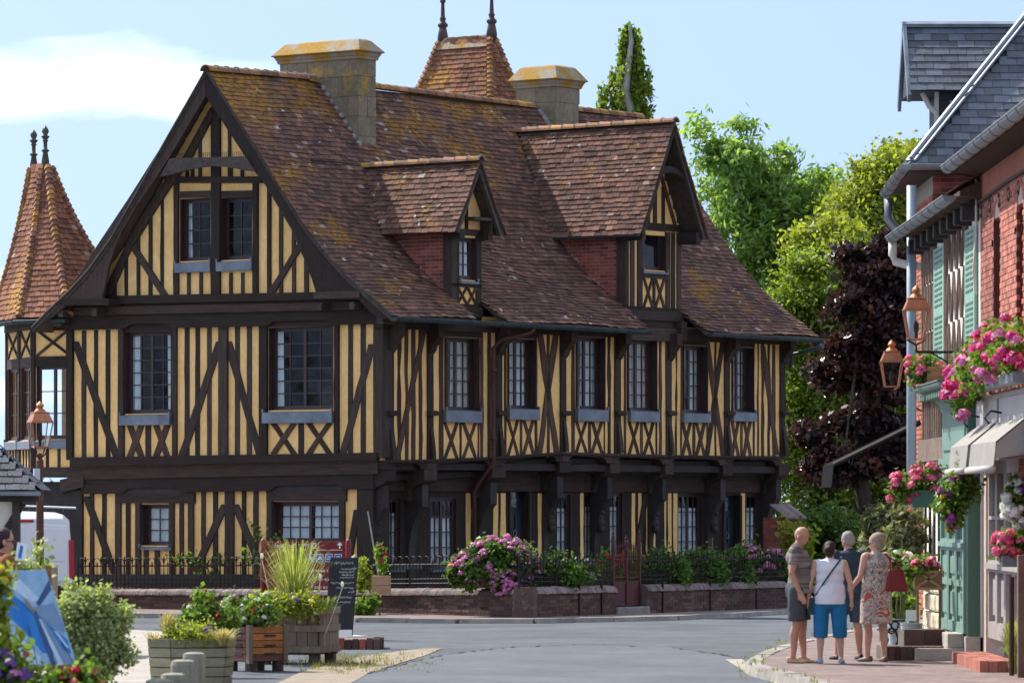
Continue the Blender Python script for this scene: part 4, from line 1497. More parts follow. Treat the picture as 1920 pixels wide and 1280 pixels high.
for y in (TY0 + .02, TY1 - .02):
    mb = MB()
    mb.lathe(FIN, (TX, y, 11.98), 14)
    put('finial', mb, 'terracotta_dark', tower, smooth=True)

# --- oriel turret at the rear corner
def tw_ring(k):
    base = [V(-.22, 7.75, 0), V(-.22, 9.12, 0), V(1.05, 11.15, 0), V(1.9, 11.15, 0), V(1.9, 7.75, 0)]
    top = [V(.92, 9.42, 0), V(.92, 9.58, 0), V(1.12, 10.1, 0), V(1.22, 10.08, 0), V(1.2, 9.6, 0)]
    f = k ** .78 if k < 1 else k
    f = k * .62 + (1 - (1 - min(k, 1)) ** 2.2) * .38
    z = 5.72 + 3.08 * k
    return [Vector((a.x + (b.x - a.x) * f, a.y + (b.y - a.y) * f, z)) for a, b in zip(base, top)]
turret = hip_roof('turret_roof', tw_ring, 5.72, 8.8, 29, 'tile_orange', (0, 1, 4), manor)
for (x, y, z, s_) in ((.95, 9.52, 8.70, 1.0), (1.18, 10.06, 8.66, 1.0)):
    mb = MB()
    mb.lathe([(r_ * .8, q * .72) for r_, q in [(.10, 0), (.12, .08), (.06, .14), (.09, .2), (.10, .25), (.06, .5), (.09, .54), (.11, .56), (.05, .6), (.05, .8), (.08, .82), (.05, .86), (.10, .93), (.11, .95), (.05, .98), (.09, 1.08), (.075, 1.15), (.01, 1.25)]], (x, y, z), 12)
    put('finial', mb, 'finial_green', turret, smooth=True)
gutter(manor, (-.3, 7.75, 5.66), (-.3, 9.15, 5.66), .07)
gutter(manor, (-.3, 9.15, 5.66), (.97, 11.2, 5.66), .07)
# oriel walls: front facet parallel to the gable, and one turned to the left
def facet(A, B, name, bays, nlo):
    A, B = Vector((*A, 0)), Vector((*B, 0))
    d = (B - A).normalized()
    n = V(-d.y, d.x, 0)
    if n.x > 0: n = -n
    Lf = (B - A).length
    def fr(h_, z, o): return A + d * h_ + n * o + V(0, 0, z)
    z0, zs0, zs1, zl, zt = 2.72, 3.28, 4.78, 5.05, 5.65
    holes = []
    w = Lf / bays
    for i in range(bays):
        holes.append((i * w + .09, (i + 1) * w - .09, zs0 + .05, zs1))
    mb = MB()
    walled(mb, fr, 0, Lf, z0, zt, -.14, 0, holes)
    put('plaster_wall', mb, 'plaster_yellow', manor)
    def tb(h0, h1, za, zb, o1=.035, nm='post', m='timber_v'):
        q = MB(); fbox(q, fr, h0, h1, za, zb, -.15, o1); put(nm, q, m, manor)
    for i in range(bays + 1):
        tb(max(0, i * w - .075), min(Lf, i * w + .075), z0, zt, .045)
    tb(.07, Lf - .07, zs1 - .02, zs1 + .18, .03, 'beam', 'timber_h')
    tb(.07, Lf - .07, z0 - .12, z0 + .06, .05, 'beam', 'timber_h')
    tb(.0, Lf, 5.5, 5.68, .06, 'beam', 'timber_h')
    for i in range(bays):
        a, b = i * w + .08, (i + 1) * w - .08
        for p, q in ((a, b), (b, a)):
            x = MB()
            ww = .05
            f = [fr(p - ww, zs1 + .18, .03), fr(p + ww, zs1 + .18, .03), fr(q + ww, 5.5, .03), fr(q - ww, 5.5, .03)]
            x.prism(f, [v - n * .05 for v in f])
            put('brace', x, 'timber_v', manor)
        for k in range(1, nlo):
            h_ = a + (b - a) * k / nlo
            tb(h_ - .035, h_ + .035, z0 + .06, zs0 - .12, .02, 'stud')
        window(manor, fr, a + .01, b - .01, zs0 + .05, zs1, -.03, 1, 3, 2 if b - a > .6 else 1, (a - .05, b + .05, zs0 - .14, zs0 + .05, .08), [], lining=.03)
facet((.06, 7.9), (.06, 9.0), 'oriel', 1, 3)
facet((.06, 9.0), (1.24, 10.86), 'oriel', 2, 4)
ob = MB()
fl_ = [V(.08, 7.86, 2.6), V(.08, 8.99, 2.6), V(1.26, 10.84, 2.6), V(3.1, 10.9, 2.6), V(3.1, 7.86, 2.6)]
ob.prism(fl_, [p + V(0, 0, .1) for p in fl_])
put('oriel_floor', ob, 'timber_black', manor)
ob = MB()
ob.box(3.0, 3.1, 7.9, 10.9, 2.7, 5.7)
ob.box(1.4, 1.45, 8.6, 9.5, 2.7, 5.6)  # added board inside the oriel, keeps the sky out of one sash
put('rear_wall', ob, 'plaster_yellow', manor)
ob = MB()
ob.box(.5, 3.4, 7.86, 10.6, ZG, 2.5)
put('rear_wall', ob, 'timber_black', manor)

# --- clay tiles: the 300 that show largest as single parts, the rest joined
inv = manor.matrix_basis.copy()
def cam_d2(t):
    return ((Matrix.Translation((MX, MY, 0)) @ Matrix.Rotation(MA, 4, 'Z')) @ t[3]).length
big = sorted(range(len(TILES)), key=lambda i: cam_d2(TILES[i]) + (0 if TILES[i][3].y < 3.9 else 50))[:300]
bigset = set(big)
groups = {}
for i, (cs, r, m, c) in enumerate(TILES):
    if i in bigset:
        mb = MB()
        mb.hexa([p - c for p in cs], r)
        o = put('tile', mb, m, roof)
        o.location = c
    else:
        groups.setdefault(m, MB()).hexa(cs, r)
for m, mb in groups.items():
    put('tiles', mb, m, roof, kind='stuff')

# ================================================================== garden in front of the manor
def ml(x, y): return (MX + x * mc - y * ms, MY + x * ms + y * mc)
W1, W2, W3, W4 = ml(-1.5, 6.45), ml(-1.3, -.65), (.23, 81.8), (5.25, 89.5)
sheet('garden', [ml(-1.35, 6.3), ml(-1.15, -.6), (W3[0] + .0, W3[1] + .3), (W4[0] - .15, W4[1] + .05), ml(ML + .6, -2.5), ml(ML + .5, 1), ml(.5, 1), ml(.5, 6.4)], .43, 'gravel', thick=.1)  # unseen ground, pale gravel chosen to bounce light onto the ground floor

leafmat('leaf_green', (.045, .095, .014), (.20, .31, .05), .5)
leafmat('leaf_dark', (.012, .030, .010), (.045, .085, .025), .35)
leafmat('leaf_yellow', (.12, .17, .02), (.42, .45, .07), .55)
leafmat('leaf_ash', (.10, .19, .045), (.38, .52, .17), .58)
leafmat('leaf_purple', (.014, .009, .013), (.060, .027, .031), .35, .3, (.15, .042, .03))
leafmat('leaf_yellowgreen', (.07, .13, .016), (.32, .40, .06), .55)
leafmat('leaf_olive', (.07, .085, .04), (.24, .25, .13), .4)
leafmat('leaf_box', (.03, .07, .010), (.13, .23, .035), .4)
leafmat('leaf_variegated', (.13, .19, .05), (.52, .56, .29), .5, c=(.78, .77, .52))
leafmat('straw', (.30, .24, .10), (.62, .52, .26), .4)
leafmat('grass_blade', (.12, .18, .04), (.42, .46, .14), .45, c=(.60, .54, .28))
leafmat('petal_pink', (.50, .10, .34), (.74, .28, .58), .35, c=(.80, .48, .66))
leafmat('petal_magenta', (.50, .012, .16), (.72, .05, .30), .3, c=(.75, .20, .45))
leafmat('petal_rose', (.62, .07, .20), (.85, .22, .36), .3)
leafmat('petal_red', (.36, .008, .012), (.60, .03, .035), .3)
leafmat('petal_white', (.72, .72, .74), (.86, .86, .88), .3)
leafmat('petal_purple', (.16, .05, .34), (.34, .16, .50), .3)
leafmat('petal_violet', (.24, .02, .22), (.45, .06, .40), .3)
leafmat('petal_coral', (.62, .10, .07), (.80, .30, .22), .3)
leafmat('petal_yellow', (.62, .36, .02), (.80, .58, .04), .3)
mat('bark', (.10, .085, .07), (.05, .04, .033), 3, .95, .6, 20, stretch=(4, 4, .8))
mat('bark_pale', (.42, .40, .36), (.26, .25, .22), 4, .9, .4, 20)
mat('stem', (.10, .085, .04), (.07, .09, .03), 5, .9)

def cloud(n, c, r, hollow=.55):
    """n points in an ellipsoid, denser towards its skin; also outward directions"""
    d = unit(rng.normal(size=(n, 3)))
    k = rng.uniform(hollow ** 3, 1, n) ** (1 / 3)
    return np.array(c) + d * k[:, None] * np.array(r), d

def clumped(ellipsoids, n_clump, per, clump_r, hollow=.35):
    """leaf positions in clumps; returns positions, outward directions, tone per leaf"""
    vol = np.array([r[0] * r[1] * r[2] for c, r in ellipsoids]) ** .8
    vol /= vol.sum()
    P, D, T = [], [], []
    for (c, r), w in zip(ellipsoids, vol):
        k = max(2, int(n_clump * w))
        cc, cd = cloud(k, c, r, hollow)
        for a, b in zip(cc, cd):
            m = int(per * rng.uniform(.5, 1.5))
            q = rng.normal(size=(m, 3)) * np.array(clump_r) * rng.uniform(.6, 1.3)
            P.append(a + q)
            D.append(np.repeat(b[None], m, 0) + unit(q) * .6)
            T.append(np.clip(rng.uniform(0, 1, m) * .6 + rng.uniform(0, .4), 0, 1))
    return np.concatenate(P), unit(np.concatenate(D)), np.concatenate(T)

def foliage(name, parent, ell, n_clump, per, clump_r, size, m, aspect=1.7, droop=.2, up=.4, hollow=.35, zmin=None, kind='stuff'):
    P, D, T = clumped(ell, n_clump, per, clump_r, hollow)
    if zmin is not None:
        k = P[:, 2] > zmin
        P, D, T = P[k], D[k], T[k]
    me = quads_mesh(name, P, leaf_quads(len(P), size, aspect, droop, up, D), T)
    return link(name, me, m, parent, kind=kind) if kind else link(name, me, m, parent)

def heads(parent, spots, r, m, n=42, petal=.03, name='flower_head', sq=(1, 1, .85)):
    """each flower head is a ball of petals, an object of its own"""
    vars_ = []
    for v in range(4):
        d = unit(rng.normal(size=(n, 3)))
        d[:, 2] = np.abs(d[:, 2]) * .9 + d[:, 2] * .1
        P = d * r * np.array(sq) * rng.uniform(.85, 1.05, (n, 1))
        e = unit(np.cross(d, rng.normal(size=(n, 3))))
        f = np.cross(d, e)
        s = petal * rng.uniform(.8, 1.3, (n, 1))
        Q = np.stack([e * s, f * s, -e * s, -f * s], 1) + (d * .3 * petal)[:, None, :] * np.array([1, -1, 1, -1])[None, :, None]
        me = quads_mesh(name, P, Q, rng.uniform(0, 1, n))
        me.materials.append(M(m))
        vars_.append(me)
    for c in spots:
        o = link(name, random.choice(vars_), None, parent)
        o.location = c
        k = random.uniform(.75, 1.2)
        o.scale = (k, k, k)
        o.rotation_euler = (random.uniform(-.5, .5), random.uniform(-.5, .5), random.uniform(0, 6))

def bush(name, label, cat, c, ell, n_clump, per, clump_r, size, m, fl=None, group=None, stem=True, **k):
    t = thing(name, label, cat, c, group=group)
    foliage('foliage', t, ell, n_clump, per, clump_r, size, m, kind=None, **k)
    if stem:
        mb = MB()
        for e, r in ell[:3]:
            for q in range(3):
                mb.tube([(random.uniform(-.04, .04), random.uniform(-.04, .04), 0), (e[0] * .5 + random.uniform(-.08, .08), e[1] * .5, e[2] * .5), (e[0] + random.uniform(-.5, .5) * r[0], e[1] + random.uniform(-.5, .5) * r[1], e[2] + random.uniform(-.2, .5) * r[2])], [.014, .011, .005], 5)
        put('stems', mb, 'stem', t)
    if fl:
        for (n, r, fm, petal, zlo) in fl:
            spots = []
            while len(spots) < n:
                e, rr = random.choice(ell)
                d = Vector((random.gauss(0, 1), random.gauss(0, 1), random.gauss(.3, 1))).normalized()
                p = V(e[0] + d.x * rr[0] * 1.02, e[1] + d.y * rr[1] * 1.02, e[2] + d.z * rr[2] * 1.02)
                if p.z > zlo and d.y < .6: spots.append(p)
            heads(t, spots, r, fm, 40, petal)
    return t

# --- low brick wall with rounded coping
def garden_wall(label, runs, hgt, base=.0, limit=90):
    t = thing('garden_wall', label, 'wall')
    for (A, B, h0, h1) in runs:
        A, B = Vector((*A, 0)), Vector((*B, 0))
        d = (B - A)
        L = d.length
        d.normalize()
        n = V(d.y, -d.x, 0)
        if n.y > 0: n = -n
        th = .26
        c = MB()
        c.hexa([A + V(0, 0, base) - n * .012, B + V(0, 0, base) - n * .012, B - n * th + V(0, 0, base), A - n * th + V(0, 0, base),
                A - n * .012 + V(0, 0, h0 - .1), B - n * .012 + V(0, 0, h1 - .1), B - n * th + V(0, 0, h1 - .1), A - n * th + V(0, 0, h0 - .1)])
        put('wall_core', c, 'mortar_dark', t)
        brick_face(t, A + V(0, 0, base), d, (0, 0, 1), n, L, min(h0, h1) - .1 - base, None, 'brick_dark', bl=.215, bh=.051, j=.010, proud=-.002, limit=limit, dist=lambda q: q[0].length, depth=.03)
        m = MB()
        k = max(2, int(L / .072))
        for i in range(k):
            p = A.lerp(B, (i + .5) / k)
            h = h0 + (h1 - h0) * (i + .5) / k + random.gauss(0, .003)
            w = L / k * .46
            K = 7
            ring = [p + n * (.03 - .16 + .16 * math.cos(q)) + V(0, 0, h - .105 + .10 * math.sin(q)) for q in np.linspace(0, math.pi, K)]
            ring = [p + n * (.035) + V(0, 0, h - .13)] + [x for x in ring] + [p - n * (.29) + V(0, 0, h - .13)]
            m.prism([x - d * w for x in ring], [x + d * w for x in ring], random.random())
        put('coping', m, 'brick_coping', t, kind='stuff')
    return t
def along(A, B, s):
    A, B = Vector(A), Vector(B)
    return tuple(A + (B - A).normalized() * s)
LW = (Vector(W4) - Vector(W3)).length
GW_A = garden_wall('mossy low brick wall running left of its nearest corner, under the hooped fence', [(W1, W2, .45, .52), (W2, W3, .52, .60)], .5, .07)
GW_B = garden_wall('short low brick wall between the hydrangea corner and the red gate', [(W3, along(W3, W4, 3.02), .61, .60)], .6, .07)
GW_C = garden_wall('long low brick wall right of the red gate with hedge behind', [(along(W3, W4, 4.06), W4, .60, .60)], .6, .07)
for t, ss in ((GW_B, (.02, 1.75, 2.5)), (GW_C, (4.6, 6.3, 8.0))):     # dark joints of the wall's sections
    for s_ in ss:
        x, y = along(W3, W4, s_)
        mb = MB()
        d = (Vector(W4) - Vector(W3)).normalized()
        n = V(d.y, -d.x, 0)
        mb.obox(V(x, y, .34) + n * .006, V(d.x, d.y, 0) * .012, n * .02, V(0, 0, .29))
        put('joint', mb, 'iron', t)

# corner pier of the wall
cp_ = MB(); cp_.box(-.15, .15, -.15, .15, 0, .56)
o_ = put('wall_corner', cp_, 'brick_dark', GW_B); o_.location = (W3[0] + .0, W3[1] + .17, .05); o_.rotation_euler = (0, 0, math.atan2(W4[1] - W3[1], W4[0] - W3[0])); bevel(o_, .02)
# --- iron fence, every bar a part
def fence(label, runs, hoops):
    t = thing('iron_fence', label, 'fence')
    cache = {}
    for (A, B, h0, h1) in runs:
        A, B = Vector((*A, 0)), Vector((*B, 0))
        d = (B - A)
        L = d.length
        d.normalize()
        n = V(d.y, -d.x, 0)
        if n.y > 0: n = -n
        A, B = A - n * .13, B - n * .13
        ang = math.atan2(d.y, d.x)
        def z(s, dz): return h0 + (h1 - h0) * s / L + dz
        for dz, r in ((.09, .011), (.17, .009), (.43, .013)):
            m = MB()
            m.tube([A + V(0, 0, z(0, dz)), B + V(0, 0, z(L, dz))], r, 6)
            put('rail', m, 'iron', t)
        k = int(L / .098)
        for i in range(k + 1):
            s = L * i / k
            tall = i % 2 == 0
            key = ('bar', tall, i % 12 == 0)
            if key not in cache:
                m = MB()
                top = .60 if tall else .50
                r = .016 if i % 12 == 0 else .0085
                m.tube([(0, 0, -.02), (0, 0, top - .06)], r, 6)
                m.lathe([(.006, 0), (.02, .018), (.012, .03), (.014, .05), (.001, .085)], (0, 0, top - .07), 6)
                if not hoops and True:
                    m.tube([(.049, 0, .02), (.049, 0, .28)], .006, 5)
                cache[key] = m.data('bar')
                cache[key].materials.append(M('iron'))
            b = link('bar', cache[key], None, t)
            p = A + d * s
            b.location = (p.x, p.y, z(s, 0))
            b.rotation_euler = (0, 0, ang)
            if hoops and i % 2 == 0 and i < k - 1:
                if 'hoop' not in cache:
                    m = MB()
                    m.tube([(.098 - .094 * math.cos(q), 0, .47 + .11 * math.sin(q)) for q in np.linspace(0, math.pi, 11)], .008, 5)
                    cache['hoop'] = m.data('hoop')
                    cache['hoop'].materials.append(M('iron'))
                hp = link('hoop', cache['hoop'], None, t)
                hp.location = b.location
                hp.rotation_euler = (0, 0, ang)
    return t
fence('rusty dark iron fence with hoop tops along the gable side of the manor', [(W1, W2, .44, .51), (W2, W3, .51, .59)], True)
fence('dark spiked iron fence between the big hydrangea and the red gate', [(W3, along(W3, W4, 3.0), .60, .59)], False)
fence('dark spiked iron fence right of the red gate before the hedge', [(along(W3, W4, 4.05), W4, .59, .59)], False)

# --- red gate
ga_, gb_ = Vector((*along(W3, W4, 3.1), 0)), Vector((*along(W3, W4, 4.0), 0))
gd = (gb_ - ga_).normalized()
gate = thing('garden_gate', 'rust-red iron double gate between the two low brick walls', 'gate', ga_, math.atan2(gd.y, gd.x))
GL = (gb_ - ga_).length
for i in range(2):
    x0, x1 = .03 + i * GL / 2, (i + 1) * GL / 2 - .03
    p = MB(); p.box(x0, x1, .118, .13, .24, .66); p.box(x0 - .01, x1 + .01, .11, .14, .62, .66); p.box(x0 - .01, x1 + .01, .11, .14, .22, .26)
    put('panel', p, 'gate_red', gate)
    for dz in (.72, 1.05, 1.12):
        p = MB(); p.box(x0, x1, .115, .135, dz, dz + .022); put('rail', p, 'gate_red', gate)
    for k in range(6):
        x = x0 + (x1 - x0) * (k + .5) / 6
        p = MB(); p.tube([(x, .125, .64), (x, .125, 1.22 + .08 * math.sin((k + i * 6 + .5) / 12 * math.pi))], .0085, 6)
        p.lathe([(.005, 0), (.017, .02), (.001, .09)], (x, .125, 1.2 + .08 * math.sin((k + i * 6 + .5) / 12 * math.pi)), 6)
        put('bar', p, 'gate_red', gate)
for x, h in ((0, 1.48), (GL / 2, 1.38), (GL, 1.48)):
    p = MB(); p.box(x - .022, x + .022, .10, .15, .12, h); p.lathe([(.03, 0), (.02, .02), (.03, .05), (.002, .13)], (x, .125, h), 8)
    for q in range(5):
        p.tube([(x, .125, 1.05 + q * .07), (x + .05 * math.cos(q * 1.7), .10, 1.09 + q * .07), (x + .03 * math.cos(q * 1.7), .1, 1.12 + q * .07)], .008, 5)
    put('gate_post', p, 'gate_red', gate)
stp = MB()
stp.box(-.1, GL + .1, -.05, .35, 0, .14)
o_ = put('doorstep', stp, 'kerb_stone', None, label='worn stone step beneath the rust-red garden gate', cat='step')
o_.location = (ga_.x, ga_.y, .06); o_.rotation_euler = (0, 0, math.atan2(gd.y, gd.x)); bevel(o_, .015)

# --- planting
hx, hy = -.30, 82.75
hyd = bush('hydrangea', 'big round hydrangea full of pink heads spilling over the wall corner', 'shrub', (hx, hy, .55),
     [((.1, 0, .55), (.72, .6, .5)), ((-.5, -.1, .38), (.4, .45, .36)), ((.45, -.1, .42), (.42, .45, .40)), ((.25, -.5, .12), (.3, .2, .25))], 190, 60, (.09, .09, .08), .075, 'leaf_box', fl=[(230, .08, 'petal_pink', .026, -.1), (8, .075, 'petal_yellow', .02, .3)], aspect=1.5)
hyd.scale = (.88, .88, .86)
bush('hydrangea', 'small pink hydrangea behind the fence at the far right end', 'shrub', (5.0, 90.3, .43), [((0, 0, .35), (.42, .4, .36)), ((-.5, .1, .5), (.4, .3, .3))], 60, 50, (.08, .08, .08), .07, 'leaf_box', fl=[(42, .075, 'petal_pink', .024, .2)])
for lab, s_, w in (('clipped green bush behind the fence beside the big hydrangea', 1.55, .75), ('clipped green bush behind the fence, next right of the gate', 5.15, .7), ('clipped green bush behind the fence, second right of the gate', 6.5, .7), ('clipped green bush behind the fence beside the small hydrangea', 7.7, .55)):
    x, y = along(W3, W4, s_)
    d = (Vector(W4) - Vector(W3)).normalized()
    bush('box_bush', lab, 'bush', (x - d.y * .55, y + d.x * .55, .43), [((0, 0, .3), (w, .4, .36)), ((.2, .1, .35), (w * .6, .4, .36))], 90, 70, (.08, .08, .08), .045, 'leaf_box', group='low bushes behind the fence')
def climber(name, label, base, segs, m, size, fl=None, cat='shrub'):
    t = thing(name, label, cat, base)
    mb = MB()
    P = []
    for path in segs:
        pts = [Vector(p) for p in path]
        mb.tube(pts, [.014 - .009 * i / (len(pts) - 1) for i in range(len(pts))], 5)
        for i in range(len(pts) - 1):
            if i == 0: continue
            for k in range(26):
                q = pts[i].lerp(pts[i + 1], random.random())
                P.append(q + V(random.gauss(0, .07), random.gauss(0, .07), random.gauss(0, .06)))
    put('stems', mb, 'stem', t)
    P = np.array([tuple(p) for p in P])
    link('foliage', quads_mesh('foliage', P, leaf_quads(len(P), size, 1.6, .3, .3), rng.uniform(0, 1, len(P))), m, t)
    if fl:
        heads(t, [Vector(P[random.randrange(len(P))]) + V(0, 0, .05) for _ in range(fl[0])], fl[1], fl[2], 26, fl[3])
    return t
bx, by = ml(-.75, 2.25)
climber('climbing_rose', 'tall spindly rose climbing before the gable between its windows', (bx, by, .43), [[(0, 0, 0), (.1, 0, .4), (.02, 0, .75), (-.1, 0, 1.0), (-.25, 0, 1.3)], [(0, 0, 0), (.15, 0, .4), (.3, 0, .7), (.2, .0, .95), (.1, 0, .85)], [(0, 0, 0), (-.1, 0, .45), (-.3, 0, .6), (-.4, 0, .75)]], 'leaf_green', .06)
bx, by = ml(-.8, 3.75)
climber('climbing_rose', 'low leafy rose arching below the small ground floor window', (bx, by, .43), [[(.1, 0, 0), (.15, 0, .3), (0, 0, .55), (-.3, 0, .65), (-.7, 0, .6)], [(.1, 0, 0), (.2, 0, .35), (.35, 0, .55), (.3, 0, .7)], [(.1, 0, 0), (0, 0, .35), (-.25, 0, .5), (-.5, 0, .55)]], 'leaf_green', .06)
bx, by = ml(.55, -2.2)
climber('rose_bush', 'green rose bush under the ground floor window left of the hydrangea', (bx, by, .43), [[(0, 0, 0), (.05, 0, .4), (.3, 0, .75), (.5, 0, .8)], [(0, 0, 0), (-.1, 0, .4), (.1, 0, .7), (.25, 0, .55)], [(0, 0, 0), (.2, 0, .35), (.5, 0, .5), (.75, 0, .6)], [(0, 0, 0), (-.2, 0, .3), (-.4, 0, .4), (-.5, 0, .3)]], 'leaf_dark', .075, (3, .04, 'petal_rose', .02))
# planted wooden tub with red roses
bx, by = gp(714, 1103, .48)
bx, by = -2.35, 84.4
tub = thing('plant_tub', 'square wooden tub with red roses behind the fence near the chalkboard', 'planter', (bx, by, .43))
mat('tub_wood', (.42, .27, .15), (.34, .21, .11), 4, .8, .2, stretch=(1, 1, 6))
for i in range(2):
    mb = MB(); mb.box(-.17, .17, -.17, .17, .0 + i * .17, .165 + i * .17); put('board', mb, 'tub_wood', tub)
P, D, T = clumped([((0, 0, .65), (.15, .15, .25))], 14, 14, (.05, .05, .06))
link('foliage', quads_mesh('foliage', P, leaf_quads(len(P), .05), T), 'leaf_green', tub)
heads(tub, [(-.03, -.1, .86), (.07, -.12, .72), (.0, -.1, .6)], .045, 'petal_red', 24, .02)
mb = MB()
mb.tube([(0, 0, .3), (0, 0, .62)], .01, 5)
put('stems', mb, 'stem', tub)
pb = MB()
p0, p1 = V(-2.38, 85.4, .45), V(-2.63, 85.6, 1.92)
pb.tube([p0, p1], .016, 8)
put('wooden_pole', pb, 'bark_pale', None, label='thin pale wooden pole leaning near the carved corner post', cat='pole')
bush('shrub', 'small yellow-green shrub behind the fence next to the chalkboard', 'shrub', (-2.72, 84.9, .45), [((0, 0, .3), (.2, .2, .28))], 22, 26, (.06, .06, .06), .06, 'leaf_yellow')
bush('shrub', 'low green weed clump at the wall foot beside the chalkboard', 'shrub', (-2.62, 83.6, .07), [((0, 0, .15), (.22, .2, .2))], 22, 30, (.06, .06, .06), .06, 'leaf_green')
for i, (s_, fm, lab) in enumerate(((2.75, 'petal_white', 'small white-flowered plant behind the fence just left of the gate'), (4.35, 'petal_red', 'small plant with red roses behind the fence just right of the gate'), (3.55, 'petal_red', 'red rose standing on the path behind the red gate'))):
    x, y = along(W3, W4, s_)
    bush('flower_clump', lab, 'flowers', (x - .4, y + .55, .43), [((0, 0, .3 + .2 * (i > 0)), (.22, .2, .3))], 18, 22, (.06, .06, .06), .05, 'leaf_green', fl=[(7, .04, fm, .02, .3)])

# ================================================================== trees
def tree(name, label, base, trunk, ell, n_clump, per, clump_r, size, m, bark='bark', aspect=1.7, droop=.2, r0=.25, hollow=.3, group='trees behind the manor', up=.4, limbs=14):
    t = thing(name, label, 'tree', (base[0], base[1], 0), group=group)
    mb = MB()
    h = trunk
    n = 7
    pts = [(0 + .15 * math.sin(i * 1.3), .1 * math.cos(i), h * i / n) for i in range(n + 1)]
    mb.tube(pts, [r0 * (1 - .75 * i / n) for i in range(n + 1)], 9)
    top = Vector(pts[-1])
    for k in range(limbs):
        e, r = random.choice(ell)
        a = Vector(pts[random.randrange(3, n + 1)])
        d = Vector(unit(rng.normal(size=3)))
        q = Vector(e) + V(d.x * r[0], d.y * r[1], d.z * r[2]) * .8
        mid = a.lerp(q, .5) + V(0, 0, .3)
        mb.tube([a, mid, q], [r0 * .3, r0 * .17, r0 * .04], 6)
    put('trunk', mb, bark, t)
    foliage('crown', t, ell, n_clump, per, clump_r, size, m, aspect, droop, up, hollow, kind=None)
    return t
def E(px, py, rx, rz, Y, base, ry=None):
    """crown lobe seen at a photo pixel, rx and rz in pixels, at distance Y, relative to the tree's foot"""
    X = (px - 960) / FPX * Y
    Z = CH + (HY - py) / FPX * Y
    s = Y / FPX
    return ((X - base[0], Y - base[1] + random.uniform(-.6, .6), Z), (rx * s, (ry or rx) * s, rz * s))
def ground_at(px, Y): return ((px - 960) / FPX * Y, Y)

B = ground_at(1430, 116)
tree('ash_tree', 'airy bright green ash tree rising beside the far roof slope', B, 8.0,
     [E(1400, 300, 60, 60, 116, B), E(1360, 330, 60, 60, 116, B), E(1470, 380, 90, 70, 116, B), E(1395, 420, 80, 90, 116, B), E(1530, 350, 50, 45, 116, B), E(1320, 255, 28, 28, 116, B), E(1385, 245, 22, 30, 116, B), E(1450, 310, 40, 35, 116, B), E(1480, 500, 90, 90, 116, B), E(1410, 540, 60, 90, 116, B), E(1510, 440, 70, 60, 116, B)], 270, 85, (.20, .20, .15), .08, 'leaf_ash', aspect=3.0, droop=.5, hollow=.1)
B = ground_at(1650, 114)
tree('lime_tree', 'yellow-green broadleaf tree standing behind the purple-leaved tree', B, 7.5,
     [E(1660, 360, 60, 60, 114, B), E(1700, 330, 45, 50, 114, B), E(1630, 430, 80, 70, 114, B), E(1590, 410, 40, 45, 114, B), E(1560, 480, 70, 70, 112, B), E(1690, 290, 25, 25, 114, B), E(1700, 420, 60, 80, 114, B), E(1620, 330, 22, 25, 114, B)], 480, 120, (.22, .22, .17), .085, 'leaf_yellow', droop=.4, hollow=.25)
B = ground_at(1530, 109)
tree('lime_tree', 'light green leafy tree filling the gap beside the manor end wall', B, 6.0,
     [E(1520, 560, 80, 80, 109, B), E(1560, 640, 90, 80, 109, B), E(1500, 690, 60, 90, 109, B), E(1540, 780, 90, 80, 109, B), E(1500, 860, 60, 70, 109, B), E(1600, 540, 60, 60, 109, B), E(1475, 600, 40, 60, 109, B), E(1640, 700, 60, 120, 109, B), E(1480, 790, 40, 70, 109, B), E(1620, 860, 90, 80, 109, B), E(1690, 800, 60, 120, 109, B), E(1500, 930, 50, 50, 109, B), E(1580, 940, 80, 60, 109, B), E(1680, 930, 70, 60, 109, B), E(1570, 560, 60, 50, 109, B)], 720, 120, (.2, .2, .16), .075, 'leaf_yellowgreen', droop=.4, hollow=.25)
B = ground_at(1620, 103)
tree('purple_maple', 'dark purple-leaved maple tree before the green trees', B, 6.2,
     [E(1640, 500, 62, 34, 103, B), E(1605, 560, 55, 30, 103, B), E(1670, 575, 50, 40, 103, B), E(1612, 645, 62, 24, 103, B), E(1590, 700, 62, 26, 103, B), E(1660, 720, 55, 34, 103, B), E(1625, 795, 75, 28, 103, B), E(1525, 815, 44, 22, 103, B), E(1570, 875, 66, 36, 103, B), E(1660, 850, 55, 46, 103, B), E(1695, 520, 30, 40, 103, B), E(1695, 660, 36, 60, 103, B), E(1672, 455, 26, 20, 103, B), E(1600, 470, 22, 16, 103, B)], 300, 95, (.17, .17, .10), .10, 'leaf_purple', droop=.6, hollow=.3)
